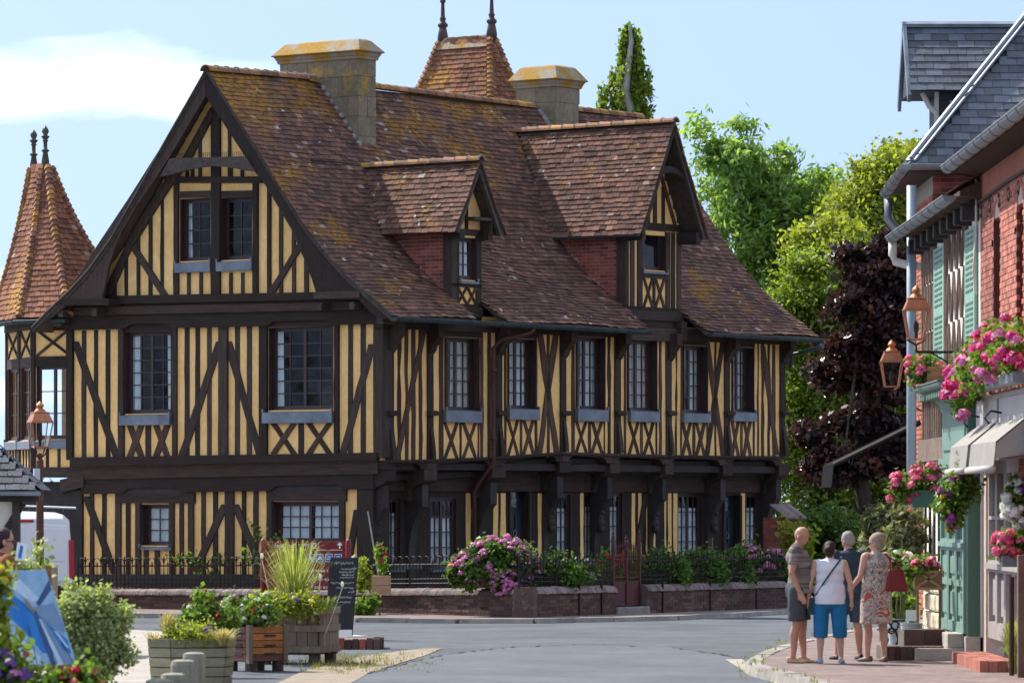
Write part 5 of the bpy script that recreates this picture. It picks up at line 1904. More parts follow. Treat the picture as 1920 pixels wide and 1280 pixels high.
# weeping conical tree behind the roof: hanging shoots from a pale trunk
Bw = ground_at(1182, 126)
wt = thing('weeping_beech', 'slender weeping tree with pale bare trunk tip above the roof', 'tree', (*Bw, 0), group='trees behind the manor')
s_ = 126 / FPX
Zt = lambda py: CH + (HY - py) * s_
mb = MB()
tp = [(.0, 0, 0), (0, 0, Zt(300)), (.03, 0, Zt(210)), (-.12, 0, Zt(170)), (-.05, 0, Zt(120)), (.02, 0, Zt(80)), (-.02, 0, Zt(50)), (.1, 0, Zt(46))]
mb.tube([(x_, y_ - .12, z_) for x_, y_, z_ in tp], [.2, .17, .13, .11, .09, .07, .04, .02], 8)
P = []
for k in range(190):
    z0 = random.uniform(Zt(330), Zt(52))
    py = HY - (z0 - CH) / s_
    a = random.uniform(0, 6.28)
    if math.sin(a) < -.25 and random.random() < .8: continue
    w = (8 + (py - 48) * .34) * s_ * random.uniform(.25, 1.15) * (1.15 if math.cos(a) < 0 and py > 150 else .9)
    w = min(w, 66 * s_)
    L = random.uniform(.5, 1.9) * min(1, .35 + (py - 45) / 140)
    pts = [V(0, 0, z0 - .05), V(w * .5 * math.cos(a), w * .5 * math.sin(a), z0 + .12), V(w * math.cos(a), w * math.sin(a), z0 - .1), V(w * 1.04 * math.cos(a), w * 1.04 * math.sin(a), z0 - .1 - L)]
    mb.tube(pts, [.02, .016, .01, .004], 4)
    for j in range(130):
        t = random.random() ** .7
        q = pts[2].lerp(pts[3], t) if random.random() < .8 else pts[1].lerp(pts[2], t)
        P.append(q + V(random.gauss(0, .07), random.gauss(0, .07), random.gauss(0, .07)))
put('trunk', mb, 'bark_pale', wt)
P = np.array([tuple(p) for p in P])
link('crown', quads_mesh('crown', P, leaf_quads(len(P), .10, 1.5, 1.0, .2), rng.uniform(0, 1, len(P))), 'leaf_yellowgreen', wt)
# hedge and shrubs at the end of the garden
bush('hedge_shrub', 'dark green rounded shrub mass behind the walkers', 'bush', (6.35, 95, .1), [((0, 0, 1.0), (.75, .7, .95)), ((-.5, .2, .9), (.5, .5, .8)), ((.45, 0, .8), (.5, .5, .8))], 170, 90, (.14, .14, .12), .07, 'leaf_box')
bush('climbing_shrub', 'straggly green shrub growing against the brick gate pier', 'bush', (5.5, 93.0, .1), [((.1, 0, .9), (.3, .3, .8)), ((.2, -.1, 1.3), (.22, .2, .3))], 50, 40, (.1, .1, .1), .07, 'leaf_yellow')
bush('hedge', 'long dark hedge closing the view below the purple tree', 'hedge', (9.2, 103, 0), [((0, 0, 1.1), (3.0, .8, 1.2)), ((-3, 0, 1.1), (2, .8, 1.1)), ((3, 0, 1.0), (2, .8, 1.1))], 420, 90, (.16, .16, .14), .08, 'leaf_dark')
# brick pier at the garden's end
pt = thing('brick_pier', 'brick pier with sloping tiled cap at the end of the manor', 'pier', (5.42, 93.4, 0), MA)
c = MB(); c.box(0, .55, .01, .5, 0, 1.75); put('pier_core', c, 'mortar_dark', pt)
brick_face(pt, (0, 0, .05), (1, 0, 0), (0, 0, 1), (0, -1, 0), .55, 1.72, None, 'brick_red')
brick_face(pt, (-.0, 0.01, .05), (0, 1, 0), (0, 0, 1), (-1, 0, 0), .5, 1.72, None, 'brick_red')
for i in range(5):
    c = MB(); x = -.08 + i * .145
    c.hexa([(x, -.1, 1.76), (x + .14, -.1, 1.76), (x + .14, .3, 2.02), (x, .3, 2.02), (x, -.1, 1.8), (x + .14, -.1, 1.8), (x + .14, .3, 2.06), (x, .3, 2.06)])
    put('cap_tile', c, 'brick_coping', pt)
# greenery far behind the van
bush('hedge_shrub', 'sunlit green hedge far behind the white van', 'bush', (-9.6, 104, 0), [((0, 0, 1.2), (2.6, .8, 1.3)), ((-2, 0, 1.2), (2, .8, 1.2))], 200, 70, (.16, .16, .14), .1, 'leaf_green')

# ================================================================== houses along the right-hand side
PV = .12                                   # pavement height
def rp(px, X): return X * FPX / (px - 960)          # distance Y at which the plane X = const is seen at column px
def zat(py, Y): return CH + (HY - py) / FPX * Y
XW = 5.72                                  # street fronts of the row
mat('brick_pink', (.42, .155, .11), (.32, .11, .08), 4, .9, .4, 40, obj=.25, rnd=.35, fine=.2, c2=(.50, .26, .21))
mat('mortar_pale', (.58, .46, .38), (.48, .37, .30), 5, .95, .3, 40)
mat('green_paint', (.15, .25, .205), (.18, .285, .235), 3, .5, .1, 30, fine=.1)
mat('green_dark', (.06, .13, .095), (.07, .15, .11), 3, .5, .1)
mat('shutter_green', (.20, .35, .275), (.24, .40, .315), 4, .55, .1)
mat('grey_paint', (.30, .27, .26), (.36, .32, .31), 3, .6, .2, 30, fine=.12)
mat('fascia_grey', (.42, .38, .38), (.47, .43, .43), 1.5, .7, .1, fine=.1, c2=(.40, .36, .36))
mat('awning_grey', (.25, .235, .21), (.29, .272, .245), 3, .8, .2, 60, fine=.08)
mat('awning_white', (.40, .385, .355), (.36, .345, .32), 3, .6, .1)
mat('awning_black', (.008, .008, .009), (.012, .012, .014), 3, .95, .1, spec=.05)
mat('stone_white', (.42, .385, .33), (.34, .31, .27), 3, .9, .3, 30, fine=.15)
mat('copper', (.48, .20, .10), (.36, .14, .07), 5, .42, .2, 30, metal=.75, c2=(.55, .30, .18), fine=.2)
mat('pipe_grey', (.24, .29, .34), (.28, .33, .38), 3, .5, .05, metal=.3)
mat('pipe_white', (.62, .58, .52), (.55, .50, .44), 3, .6, .1)
mat('timber_soft', (.15, .10, .08), (.22, .16, .13), 3, .85, .4, 20, obj=.3, fine=.3)
mat('basket_wood', (.30, .16, .075), (.22, .11, .05), 5, .7, .3, stretch=(1, 1, 5), obj=.2)

mat('niche_shade', (.16, .05, .035), (.11, .035, .028), 12, .9, .5, 40)
def rfr(X):
    """frame on a street front at X: h runs along the street, o towards the street"""
    return lambda h, z, o: (X - o, h, z)
def frontbox(mb, X, h0, h1, z0, z1, o0, o1, a=.5): return fbox(mb, rfr(X), h0, h1, z0, z1, o0, o1, a)

# --- brick house (nearest), upper floor in brick, shop below
BY0, BY1 = 44.0, 57.3
bh_ = thing('brick_house', 'red brick house with narrow arched windows above the grey shopfront', 'house', (0, 0, 0))
YW = [(rp(1874, XW), rp(1863, XW)), (rp(1918, XW), rp(1906, XW)), (rp(1968, XW), rp(1955, XW)), (rp(2030, XW), rp(2012, XW))]
ZB, ZT = 3.35, 6.02
holes = [(a, b, 3.9, 5.42) for a, b in YW]
mb = MB()
walled(mb, rfr(XW), BY0, BY1, ZB, ZT, -.25, -.012, holes)
mb.box(XW + .012, XW + 6, BY1 - .02, BY1, 2.4, ZT)
put('wall_core', mb, 'mortar_pale', bh_)
def keep_b(c):
    for a, b, z0, z1 in holes:
        m_ = (a + b) / 2
        w = (b - a) / 2
        if a - .02 < c.y < b + .02 and z0 - .02 < c.z < z1 + w * .9: return False
    return True
brick_face(bh_, (XW, BY1, ZB), (0, -1, 0), (0, 0, 1), (-1, 0, 0), 8.5, ZT - ZB, keep_b, 'brick_pink', bl=.21, bh=.058, j=.013, proud=0, limit=300, dist=lambda q: -q[0].y, depth=.04)
for a, b, z0, z1 in holes:     # blind niches with an arched head, the shade of the recess put into a darker brick colour
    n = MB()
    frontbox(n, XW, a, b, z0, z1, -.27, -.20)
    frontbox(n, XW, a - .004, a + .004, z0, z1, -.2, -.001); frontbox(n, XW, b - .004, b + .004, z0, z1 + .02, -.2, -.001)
    put('niche', n, 'niche_shade', bh_)
    ar = MB()
    m_, w = (a + b) / 2, (b - a) / 2
    for k in range(9):
        t0, t1 = math.pi * k / 9, math.pi * (k + 1) / 9
        f = [rfr(XW)(m_ + math.cos(t) * r, z1 - .04 + math.sin(t) * r * .7, -.0) for t, r in ((t0, w), (t1, w), (t1, w + .12), (t0, w + .12))]
        ar.prism([Vector(p) for p in f], [Vector(p) + V(.2, 0, 0) for p in f], random.random())
    put('arch', ar, 'brick_pink', bh_)
    hk = MB()
    for s in (-1, 1):
        frontbox(hk, XW, m_ + s * (w + .05) - .008, m_ + s * (w + .05) + .008, z1 - .33, z1 - .25, 0, .02)
    put('shutter_hook', hk, 'iron', bh_)
# painted band, cable, iron tie rings under the eave
bn = MB(); frontbox(bn, XW, BY0, BY1, 5.72, 6.03, -.01, .012); put('frieze', bn, 'brick_orange', bh_)
bn = MB(); bn.tube([(XW - .03, BY0, 5.74), (XW - .03, 50, 5.72), (XW - .03, 54, 5.74), (XW - .03, BY1, 5.71)], .022, 6); put('cable', bn, 'timber_black', bh_)
for k in range(7):
    y = BY1 - .35 - k * 1.05
    bn = MB(); bn.tube([(XW - .03, y + .1 * math.cos(q), 5.58 + .085 * math.sin(q)) for q in np.linspace(.5, 6.0, 12)], .007, 5); put('tie_ring', bn, 'iron', bh_)
# eave, gutter and slate slope
ev = MB()
ev.hexa([(5.42, BY0, 6.10), (XW + .1, BY0, 6.02), (XW + .1, BY1 + .06, 6.02), (5.42, BY1 + .06, 6.10), (5.42, BY0, 6.16), (XW + 3, BY0, 8.4), (XW + 3, BY1 + .06, 8.4), (5.42, BY1 + .06, 6.16)])
put('eave_boards', ev, 'timber_brown', bh_)
gutter(bh_, (5.33, BY1 + .12, 6.16), (5.33, BY0, 6.16), .085, 'zinc_light')
def slate_plane(parent, A, B, up, n_course, m='slate', tw=.24, ex=.15, name='slates', clip=None, limit=0):
    """overlapping slates from eave line A-B up the vector up"""
    A, B, up = Vector(A), Vector(B), Vector(up)
    al = (B - A)
    L = al.length
    al.normalize()
    u = up.normalized()
    nr = al.cross(u)
    if nr.z < 0: nr = -nr
    mb = MB()
    for j in range(n_course):
        n = int(L / tw) + 1
        for i in range(-1, n + 1):
            a = i * tw + (tw / 2 if j % 2 else 0)
            a0, a1 = max(a, 0), min(a + tw - .006, L)
            if a1 - a0 < .03: continue
            p = A + al * a0 + u * (j * ex + random.gauss(0, .003)) + nr * (.018 + random.gauss(0, .0015))
            q = A + al * a1 + u * (j * ex + random.gauss(0, .003)) + nr * (.018 + random.gauss(0, .0015))
            c = (p + q) / 2 + u * ex / 2
            if clip and not clip(c): continue
            r, s = p + u * ex * 1.25 - nr * .014, q + u * ex * 1.25 - nr * .014
            vs = [p - nr * .007, q - nr * .007, s - nr * .007, r - nr * .007, p, q, s, r]
            if limit > 0:
                limit -= 1
                k = MB(); k.hexa(vs, random.random()); put('slate', k, m, parent)
            else:
                mb.hexa(vs, random.random())
    if mb.v: put(name, mb, m, parent, kind='stuff')
slate_plane(bh_, (5.4, BY1 + .05, 6.2), (5.4, BY0, 6.2), (3.2, 0, 2.3), 20)
cb = MB(); cb.tube([(XW - .05, BY1 + .03, 6.0), (XW - .05, BY1 + .03, 5.3), (XW - .08, BY1 + .04, 4.9), (XW - .05, BY1 + .1, 4.6)], .016, 6); put('cable', cb, 'pipe_white', bh_)
# ground floor: brick piers, fascia, grey shop door
mb = MB()
frontbox(mb, XW, BY0, 53.0, PV, 3.36, -.25, -.012)
frontbox(mb, XW, 56.95, BY1, PV, 3.36, -.25, -.03)
frontbox(mb, XW, 53, 56.95, 2.75, 3.36, -.25, -.03)
put('wall_core', mb, 'mortar_pale', bh_)
brick_face(bh_, (XW, 53.0, PV), (0, -1, 0), (0, 0, 1), (-1, 0, 0), 3.5, 2.6, None, 'brick_pink', bl=.21, bh=.058, j=.013, proud=0, limit=120, dist=lambda q: -q[0].y, depth=.04)
fa = MB(); frontbox(fa, XW, BY0, BY1 - .05, 2.55, 3.30, -.02, .06); put('fascia', fa, 'fascia_grey', bh_)
fa = MB()
for z in (2.57, 3.28, 2.9): frontbox(fa, XW, BY0, BY1 - .03, z - .02, z + .03, .05, .085)
for y in (49.5, 54.6): frontbox(fa, XW, y - .03, y + .03, 2.55, 3.3, .05, .08)
put('moulding', fa, 'grey_paint', bh_)
dr = MB()
D0, D1 = 53.05, 56.9
frontbox(dr, XW, D0, D1, PV + .3, 2.56, -.16, -.12)
put('shop_front', dr, 'grey_paint', bh_)
for i in range(4):
    a, b = D0 + (D1 - D0) * i / 4, D0 + (D1 - D0) * (i + 1) / 4
    fr_ = MB()
    for p, q, r, s in ((a, a + .1, .42, 2.55), (b - .1, b, .42, 2.55), (a + .1, b - .1, .42, .62), (a + .1, b - .1, 1.22, 1.36), (a + .1, b - .1, 2.4, 2.55), (a + .1, b - .1, 1.85, 1.89)):
        frontbox(fr_, XW, p, q, r, s, -.12, -.05)
    frontbox(fr_, XW, a + .2, b - .2, .7, 1.15, -.12, -.09)
    frontbox(fr_, XW, a, b, 1.26, 1.33, -.05, .0)
    put('leaf_frame', fr_, 'grey_paint', bh_)
    for z0, z1 in ((1.37, 1.85), (1.89, 2.4)):
        g = MB(); frontbox(g, XW, a + .1, b - .1, z0, z1, -.10, -.095); put('pane', g, 'glass', bh_)
bst = thing('brick_step', 'low pink brick doorstep below the grey shop doors', 'step', (XW - .40, 53.4, PV))
for i in range(4):
    for j in range(16):
        st = MB(); st.box(i * .105 + .003, (i + 1) * .105 - .003, j * .212 + .003, (j + 1) * .212 - .003, 0, .13 + random.uniform(-.003, .003))
        put('brick', st, 'brick_pink', bst)

# --- two grey awnings of that shop
def awning(label, y0, y1, group=None):
    t = thing('awning', label, 'awning', (XW, (y0 + y1) / 2, 0), group=group)
    h = (y1 - y0) / 2
    zt, out = 2.98, .40
    c = MB()
    top = [V(-.08, -h, zt), V(-.08, h, zt), V(-out, h, zt - .26), V(-out, -h, zt - .26)]
    c.prism(top, [p - V(0, 0, .02) for p in top])
    for s in (-1, 1):
        tri = [V(-.08, s * h, zt - .001), V(-out, s * h, zt - .26), V(-out, s * h, zt - .45), V(-.08, s * h, zt - .40)]
        c.prism(tri, [p - V(0, s * .012, 0) for p in tri])
    put('canvas', c, 'awning_grey', t)
    v = MB()
    v.prism([V(-out, -h, zt - .265), V(-out, h, zt - .265), V(-out - .03, h, zt - .53), V(-out - .03, -h, zt - .53)], [V(-out + .012, -h, zt - .265), V(-out + .012, h, zt - .265), V(-out - .018, h, zt - .53), V(-out - .018, -h, zt - .53)])
    put('valance', v, 'awning_grey', t)
    r = MB()
    r.tube([(-out - .04, -h, zt - .56), (-out - .04, h, zt - .56)], .04, 10)
    put('roller', r, 'awning_white', t, smooth=True)
    q = MB()
    q.tube([(-.02, h * .9, zt + .1), (-.18, h * .9, zt + .13), (-.26, h * .9, zt + .05), (-.2, h * .9, zt - .02)], .014, 6)
    put('bracket', q, 'iron', t)
    return t
aw = awning('pale grey shop awning next to the green shopfront', 54.75, 56.9)
awning('pale grey shop awning cut by the right edge of the picture', 51.6, 54.4)
def text(name, body, size, mtl, parent, M4, align='CENTER', mirror=True, ext_=.002, shear=0.0):
    cu = bpy.data.curves.new(name, 'FONT')
    cu.body = body
    cu.size = size
    cu.align_x = align
    cu.align_y = 'CENTER'
    cu.extrude = ext_
    cu.shear = shear
    o = bpy.data.objects.new(name, cu)
    dg = bpy.context.evaluated_depsgraph_get()
    COL.objects.link(o)
    dg.update()
    me = bpy.data.meshes.new_from_object(o.evaluated_get(bpy.context.evaluated_depsgraph_get()))
    bpy.data.objects.remove(o)
    if mirror:
        me.transform(Matrix.Scale(-1, 4, (1, 0, 0)))
        me.flip_normals()
    me.materials.clear()
    t = link(name, me, mtl, parent)
    t.matrix_basis = M4
    return t
# faint white lettering on the valance, mirrored like the whole photograph
MV = Matrix.Translation((-.44, .05, 2.53)) @ Matrix(((0, 0, -1, 0), (-1, 0, 0, 0), (0, 1, 0, 0), (0, 0, 0, 1)))
text('lettering', 'Cidres', .17, 'awning_white', aw, MV)
MV2 = Matrix.Translation((-.43, .05, 2.65)) @ Matrix(((0, 0, -1, 0), (-1, 0, 0, 0), (0, 1, 0, 0), (0, 0, 0, 1)))
text('lettering', 'LA CAVE', .07, 'awning_white', aw, MV2)

# --- green projecting shopfront between brick house and timber house
XS = 5.56
gs = thing('green_shopfront', 'projecting pale green wooden shopfront with panelled door and curved cornice', 'shopfront', (0, 0, 0))
G0, G1 = 57.35, 60.6
c = MB(); c.box(XS, XW + .3, G0, G1, .42, 3.35); put('casing', c, 'green_paint', gs)
e = MB(); e.box(XS + .012, XW + .3, G0 - .02, G0 - .001, .42, 3.35); put('shaded_end', e, 'green_dark', gs)  # end face turned from the sun, its shade put into a darker green
for i in range(3):
    a, b = G0 + .06 + (G1 - G0 - .1) * i / 3, G0 + .02 + (G1 - G0 - .1) * (i + 1) / 3
    f = MB()
    for p, q, r, s in ((a, a + .12, .45, 2.5), (b - .12, b, .45, 2.5), (a + .12, b - .12, .45, .58), (a + .12, b - .12, 1.02, 1.1), (a + .12, b - .12, 1.45, 1.6), (a + .12, b - .12, 2.36, 2.5)):
        frontbox(f, XS, p, q, r, s, 0, .04)
    frontbox(f, XS, a + .2, b - .2, .66, .94, 0, .025)
    frontbox(f, XS, a + .2, b - .2, 1.17, 1.38, 0, .025)
    frontbox(f, XS, a, b, 1.5, 1.56, .04, .075)
    put('door_leaf', f, 'green_paint', gs)
    g = MB(); frontbox(g, XS, a + .12, b - .12, 1.6, 2.36, .004, .01); put('pane', g, 'glass', gs)
f = MB(); frontbox(f, XS, G0, G1, 2.5, 2.62, 0, .06); frontbox(f, XS, G0 + .15, G1 - .15, 2.72, 3.2, 0, .02); put('fascia', f, 'green_paint', gs)
# curved cornice
co = MB()
prof = [(0, 3.22), (.03, 3.3), (.10, 3.38), (.22, 3.44), (.34, 3.47), (.36, 3.50), (.36, 3.53), (-.2, 3.62)]
ring = lambda y: [V(XS - o, y, z) for o, z in prof]
co.prism(ring(G0 - .12), ring(G1 + .12))
put('cornice', co, 'green_paint', gs)
zt_ = MB()
zt_.prism([V(XS - .38, G0 - .14, 3.535), V(XS + .2, G0 - .14, 3.63), V(XS + .2, G1 + .14, 3.63), V(XS - .38, G1 + .14, 3.535)], [V(XS - .38, G0 - .14, 3.55), V(XS + .2, G0 - .14, 3.645), V(XS + .2, G1 + .14, 3.645), V(XS - .38, G1 + .14, 3.55)])
put('cornice_cover', zt_, 'zinc_light', gs)
for k in range(14):
    y = G0 + .1 + (G1 - G0 - .2) * k / 13
    d_ = MB(); d_.box(XS - .30, XS - .06, y - .05, y + .05, 3.36, 3.43); put('dentil', d_, 'green_paint', gs)
bs = MB(); bs.box(XS - .02, XW + .3, G0 - .03, G1, PV, .42); bevel(put('stone_base', bs, 'stone_white', gs), .01)
s1 = MB(); s1.box(XS - .62, XS - .02, G0 + .15, G0 + 1.2, PV, PV + .15); s1.box(XS - .22, XS - .021, G0 + .2, G0 + 1.1, PV + .15, PV + .33)
bevel(put('stone_step', s1, 'stone_white', None, label='pale stone steps at the foot of the green shopfront', cat='step'), .012)

# --- timber house with zigzag framing and green shutters
th_ = thing('timber_house', 'narrow timber-framed house with white infill and green louvred shutters', 'house', (0, 0, 0))
T0, T1 = BY1 + .02, 65.2
w1 = (rp(1776, XW), rp(1757, XW)); w2 = (rp(1836, XW) + .1, rp(1816, XW))
mb = MB(); frontbox(mb, XW, T0, T1, PV, 5.7, -.25, 0); put('plaster_wall', mb, 'plaster_white', th_)
# zigzag struts: bands of slanting timbers
def strut(h0, z0, h1, z1, w, o=.035, m='timber_soft', name='strut'):
    mb = MB()
    f = [V(XW - o, h0 - w / 2, z0), V(XW - o, h0 + w / 2, z0), V(XW - o, h1 + w / 2, z1), V(XW - o, h1 - w / 2, z1)]
    mb.prism(f, [p + V(o + .02, 0, 0) for p in f])
    return put(name, mb, m, th_)
for (a, b) in ((w2[1] + .05, w1[0] - .05), (w1[1] + .05, T1 - .3)):
    n = 4
    for i in range(n):
        h0 = a + (b - a) * i / n
        h1 = a + (b - a) * (i + .5) / n
        h2 = a + (b - a) * (i + 1) / n
        for zz in (3.75, 4.4, 5.05):
            strut(h0 + .04, zz, h1, zz + .64, .042)
            strut(h2 - .04, zz, h1, zz + .64, .042)
for h in (w2[1] + .02, w1[0] - .02, w1[1] + .02, T1 - .1):
    strut(h, 3.6, h, 5.7, .08, .045, 'timber_soft', 'post')
for i, (a, b) in enumerate((w1, w2)):
    s = MB(); frontbox(s, XW, a, b, 3.75, 5.45, .01, .05)
    sh = put('shutter', s, 'shutter_green', th_)
    for half in (0, 1):
        z0, z1 = (3.82, 4.5) if half == 0 else (4.66, 5.38)
        for k in range(11):
            z = z0 + (z1 - z0) * k / 10
            for u in (.14, .54):
                l = MB(); frontbox(l, XW, a + (b - a) * u, a + (b - a) * (u + .32), z, z + .032, .048, .056)
                put('louvre_slot', l, 'green_dark', sh)
# lower storey: beam, studs, little shop window
bm = MB(); frontbox(bm, XW, T0, T1, 2.62, 2.92, 0, .08); put('beam', bm, 'timber_soft', th_)
bm = MB(); frontbox(bm, XW, T0, T1, 3.45, 3.68, 0, .10); put('beam', bm, 'timber_soft', th_)
for k in range(14):
    h = G1 + .1 + (T1 - G1 - .2) * k / 13
    strut(h, 2.92, h, 3.45, .05, .03)
    if k % 2 == 0: strut(h, PV + 1.05, h, 2.62, .07, .03, 'timber_black')
# stone plinth in rubble
mat('flint', (.74, .66, .50), (.50, .42, .28), 14, .9, .8, 40, lo=.42, hi=.56)
for k in range(9):
    for j in range(4):
        y0 = G1 + .05 + k * .42 + (.2 if j % 2 else 0)
        q = MB(); frontbox(q, XW, y0, y0 + .40, PV + j * .24, PV + j * .24 + .225, 0, .07 + random.uniform(-.01, .015))
        bevel(put('plinth_stone', q, 'flint', th_), .03)
# eave with rafter ends, soffit, gutter
ev = MB()
ev.hexa([(5.44, T0 - .3, 5.78), (XW + .2, T0 - .3, 5.72), (XW + .2, T1 + .5, 5.72), (5.44, T1 + .5, 5.78), (5.44, T0 - .3, 5.84), (XW + 2.2, T0 - .3, 7.0), (XW + 2.2, T1 + .5, 7.0), (5.44, T1 + .5, 5.84)])
put('eave_boards', ev, 'timber_brown', th_)
for k in range(9):
    y = T0 + .2 + k * .95
    q = MB(); q.box(5.5, XW + .1, y - .09, y + .09, 5.50, 5.70); bevel(put('beam_end', q, 'timber_black', th_), .02)
tr = MB(); tr.tube([(XW - .06, T0, 5.72), (XW - .06, T1 + .4, 5.70)], .05, 6); put('wall_plate', tr, 'timber_black', th_)
gutter(th_, (5.35, T1 + 1.0, 5.80), (5.35, T0 + .02, 5.80), .085, 'zinc_light')
pipe(th_, [(5.36, T1 + .9, 5.73), (5.36, T1 + .9, 5.55), (5.40, T1 + .9, 5.45), (5.60, T1 + .7, 5.38), (XW + .1, T1 + .6, 5.38)], .06, 'pipe_white')
slate_plane(th_, (5.44, T1 + .5, 5.9), (5.44, T0 - .3, 5.9), (2.6, 0, 1.4), 16, 'tile', .18, .13, 'roof_tiles')
pipe(th_, [(XW - .12, T1 + .6, 6.5), (XW - .12, T1 + .6, 3), (XW - .12, T1 + .6, PV)], .07, 'pipe_grey')

# --- slate-roofed house behind
sh_ = thing('slate_house', 'brick house with slate hipped roof and slate-hung dormer behind the row', 'house', (0, 0, 0))
EX, EY, EZ = 5.6, 65.9, 6.8
c = MB(); c.box(EX + .35, EX + 8, EY + .35, EY + 4.2, PV, EZ - .1); put('wall_core', c, 'mortar', sh_)
brick_face(sh_, (EX + .34, EY + .34, 5.6), (1, 0, 0), (0, 0, 1), (0, -1, 0), 2.0, 1.1, None, 'brick_red')
brick_face(sh_, (EX + .34, EY + .36, .4), (0, 1, 0), (0, 0, 1), (-1, 0, 0), 3.0, 6.0, None, 'brick_orange', limit=170, dist=lambda q: q[0].y, bl=.21)
sf = MB(); sf.box(EX, EX + 8, EY, EY + 4.5, EZ - .12, EZ - .06); put('soffit', sf, 'timber_grey', sh_)
gutter(sh_, (EX - .02, EY - .06, EZ), (EX + 4, EY - .06, EZ), .08, 'zinc_light')
gutter(sh_, (EX + .0, EY + 4.5, EZ - .10), (EX - .06, EY - .05, EZ), .08, 'zinc_light')
pipe(sh_, [(EX + .02, EY + 4.2, EZ - .2), (EX + .02, EY + 4.2, EZ - .5), (EX + .12, EY + 4.1, EZ - .65), (EX + .35, EY + 4.0, EZ - .72)], .07, 'zinc_light')
rb = MB()       # hipped body under the slates
hh = 3.2
rb.add([(EX, EY, EZ), (EX + 9, EY, EZ), (EX + 9, EY + 4.5, EZ), (EX, EY + 4.5, EZ), (EX + hh * .82, EY + hh * .85, EZ + hh), (EX + 9, EY + hh * .85, EZ + hh), (EX + 9, EY + 4.4, EZ + hh), (EX + hh * .82, EY + 4.4, EZ + hh)],
       [(0, 1, 5, 4), (1, 2, 6, 5), (2, 3, 7, 6), (3, 0, 4, 7), (4, 5, 6, 7)])
roof_s = put('roof', rb, 'slate_dark', sh_)
slate_plane(roof_s, (EX, EY, EZ + .02), (EX + 6, EY, EZ + .02), (0, .85, 1), 26, 'slate', .25, .15, clip=lambda c: c.x - EX > (c.z - EZ) * .82, limit=150)
slate_plane(roof_s, (EX, EY + 4.5, EZ + .02), (EX, EY, EZ + .02), (.82, 0, 1), 26, 'slate', .25, .15, clip=lambda c: c.y - EY > (c.z - EZ) * .85)
hp = MB()
A_, B_ = V(EX, EY, EZ + .06), V(EX + hh * .82, EY + hh * .85, EZ + hh + .06)
hp.bar(A_, B_, .17, .03, (-.6, -.6, .7))
hp.tube([A_ + V(0, 0, .03), B_ + V(0, 0, .03)], .035, 6)
put('hip_lead', hp, 'zinc_light', sh_)
# dormer towards the street: slate-hung cheek and side slope
dm_y0, dm_y1 = EY + 2.5, EY + 4.3
cm_ = MB(); cm_.box(EX + .62, EX + 4.5, dm_y0 + .25, dm_y1 - .25, EZ, 8.09); dm = put('dormer', cm_, 'slate_dark', sh_)
for j in range(9):
    for i in range(8):
        x = EX + .66 + i * .22 + (.11 if j % 2 else 0)
        q = MB(); z = EZ + .15 + j * .125
        q.hexa([(x, dm_y0 + .225, z), (x + .21, dm_y0 + .225, z), (x + .21, dm_y0 + .245, z), (x, dm_y0 + .245, z), (x, dm_y0 + .24, z + .15), (x + .21, dm_y0 + .24, z + .15), (x + .21, dm_y0 + .249, z + .15), (x, dm_y0 + .249, z + .15)], random.random())
        put('slate', q, 'slate_dark', dm)
q = MB(); q.box(EX + .58, EX + .64, dm_y0 + .2, dm_y0 + .26, EZ + .2, 8.12); put('corner_strip', q, 'pipe_white', dm)
ym = (dm_y0 + dm_y1) / 2
rb = MB()
rb.prism([V(EX + .22, dm_y0, 8.06), V(EX + .22, ym, 9.08), V(EX + .22, dm_y1, 8.06)], [V(EX + 4.5, dm_y0, 8.06), V(EX + 4.5, ym, 9.08), V(EX + 4.5, dm_y1, 8.06)])
put('dormer_roof', rb, 'slate_dark', dm)
slate_plane(dm, (EX + .2, dm_y0 - .03, 8.06), (EX + 4.5, dm_y0 - .03, 8.06), (0, .9, 1.02), 9, 'slate', .25, .15, limit=120)
q = MB(); q.bar((EX + .16, ym, 9.12), (EX + 4.5, ym, 9.12), .2, .05, (0, -.3, 1)); put('ridge_lead', q, 'zinc', dm)
for s in (0, 1):
    q = MB(); q.bar((EX + .19, dm_y0 if s == 0 else dm_y1, 7.95), (EX + .19, ym, 9.1), .16, .05, (-1, 0, 0)); put('bargeboard', q, 'zinc', dm)
q = MB(); q.tube([(EX + .62, dm_y0 + .22, 7.75), (EX + .5, dm_y0 + .22, 7.85), (EX + .4, dm_y0 + .22, 8.05)], .04, 6); put('console', q, 'pipe_white', dm)
# chimney pot corner, top right
q = MB(); q.box(8.9, 9.2, 82, 82.3, 8, 10.95); q.box(8.85, 9.25, 81.95, 82.35, 10.95, 11.0)
put('aerial_mast', q, 'iron', None, label='dark roof mast tip at the upper right edge', cat='mast') if False else None

# --- black awning of a further shop
ba = thing('awning', 'black folding awning sticking out behind the copper lanterns', 'awning', (XW + .1, 67.5, 0))
q = MB()
q.prism([V(-.05, -1.2, 3.2), V(-.05, 1.0, 3.2), V(-1.28, 1.0, 2.60), V(-1.28, -1.2, 2.60)], [V(-.05, -1.2, 3.15), V(-.05, 1.0, 3.15), V(-1.28, 1.0, 2.55), V(-1.28, -1.2, 2.55)])
put('canvas', q, 'awning_black', ba)
q = MB(); q.prism([V(-1.28, -1.2, 2.58), V(-1.28, 1.0, 2.58), V(-1.31, 1.0, 2.28), V(-1.31, -1.2, 2.28)], [V(-1.26, -1.2, 2.58), V(-1.26, 1.0, 2.58), V(-1.29, 1.0, 2.28), V(-1.29, -1.2, 2.28)])
put('valance', q, 'awning_black', ba)
q = MB(); q.tube([(-.05, -1.2, 3.2), (-1.28, -1.2, 2.6)], .03, 6); put('arm', q, 'iron', ba)

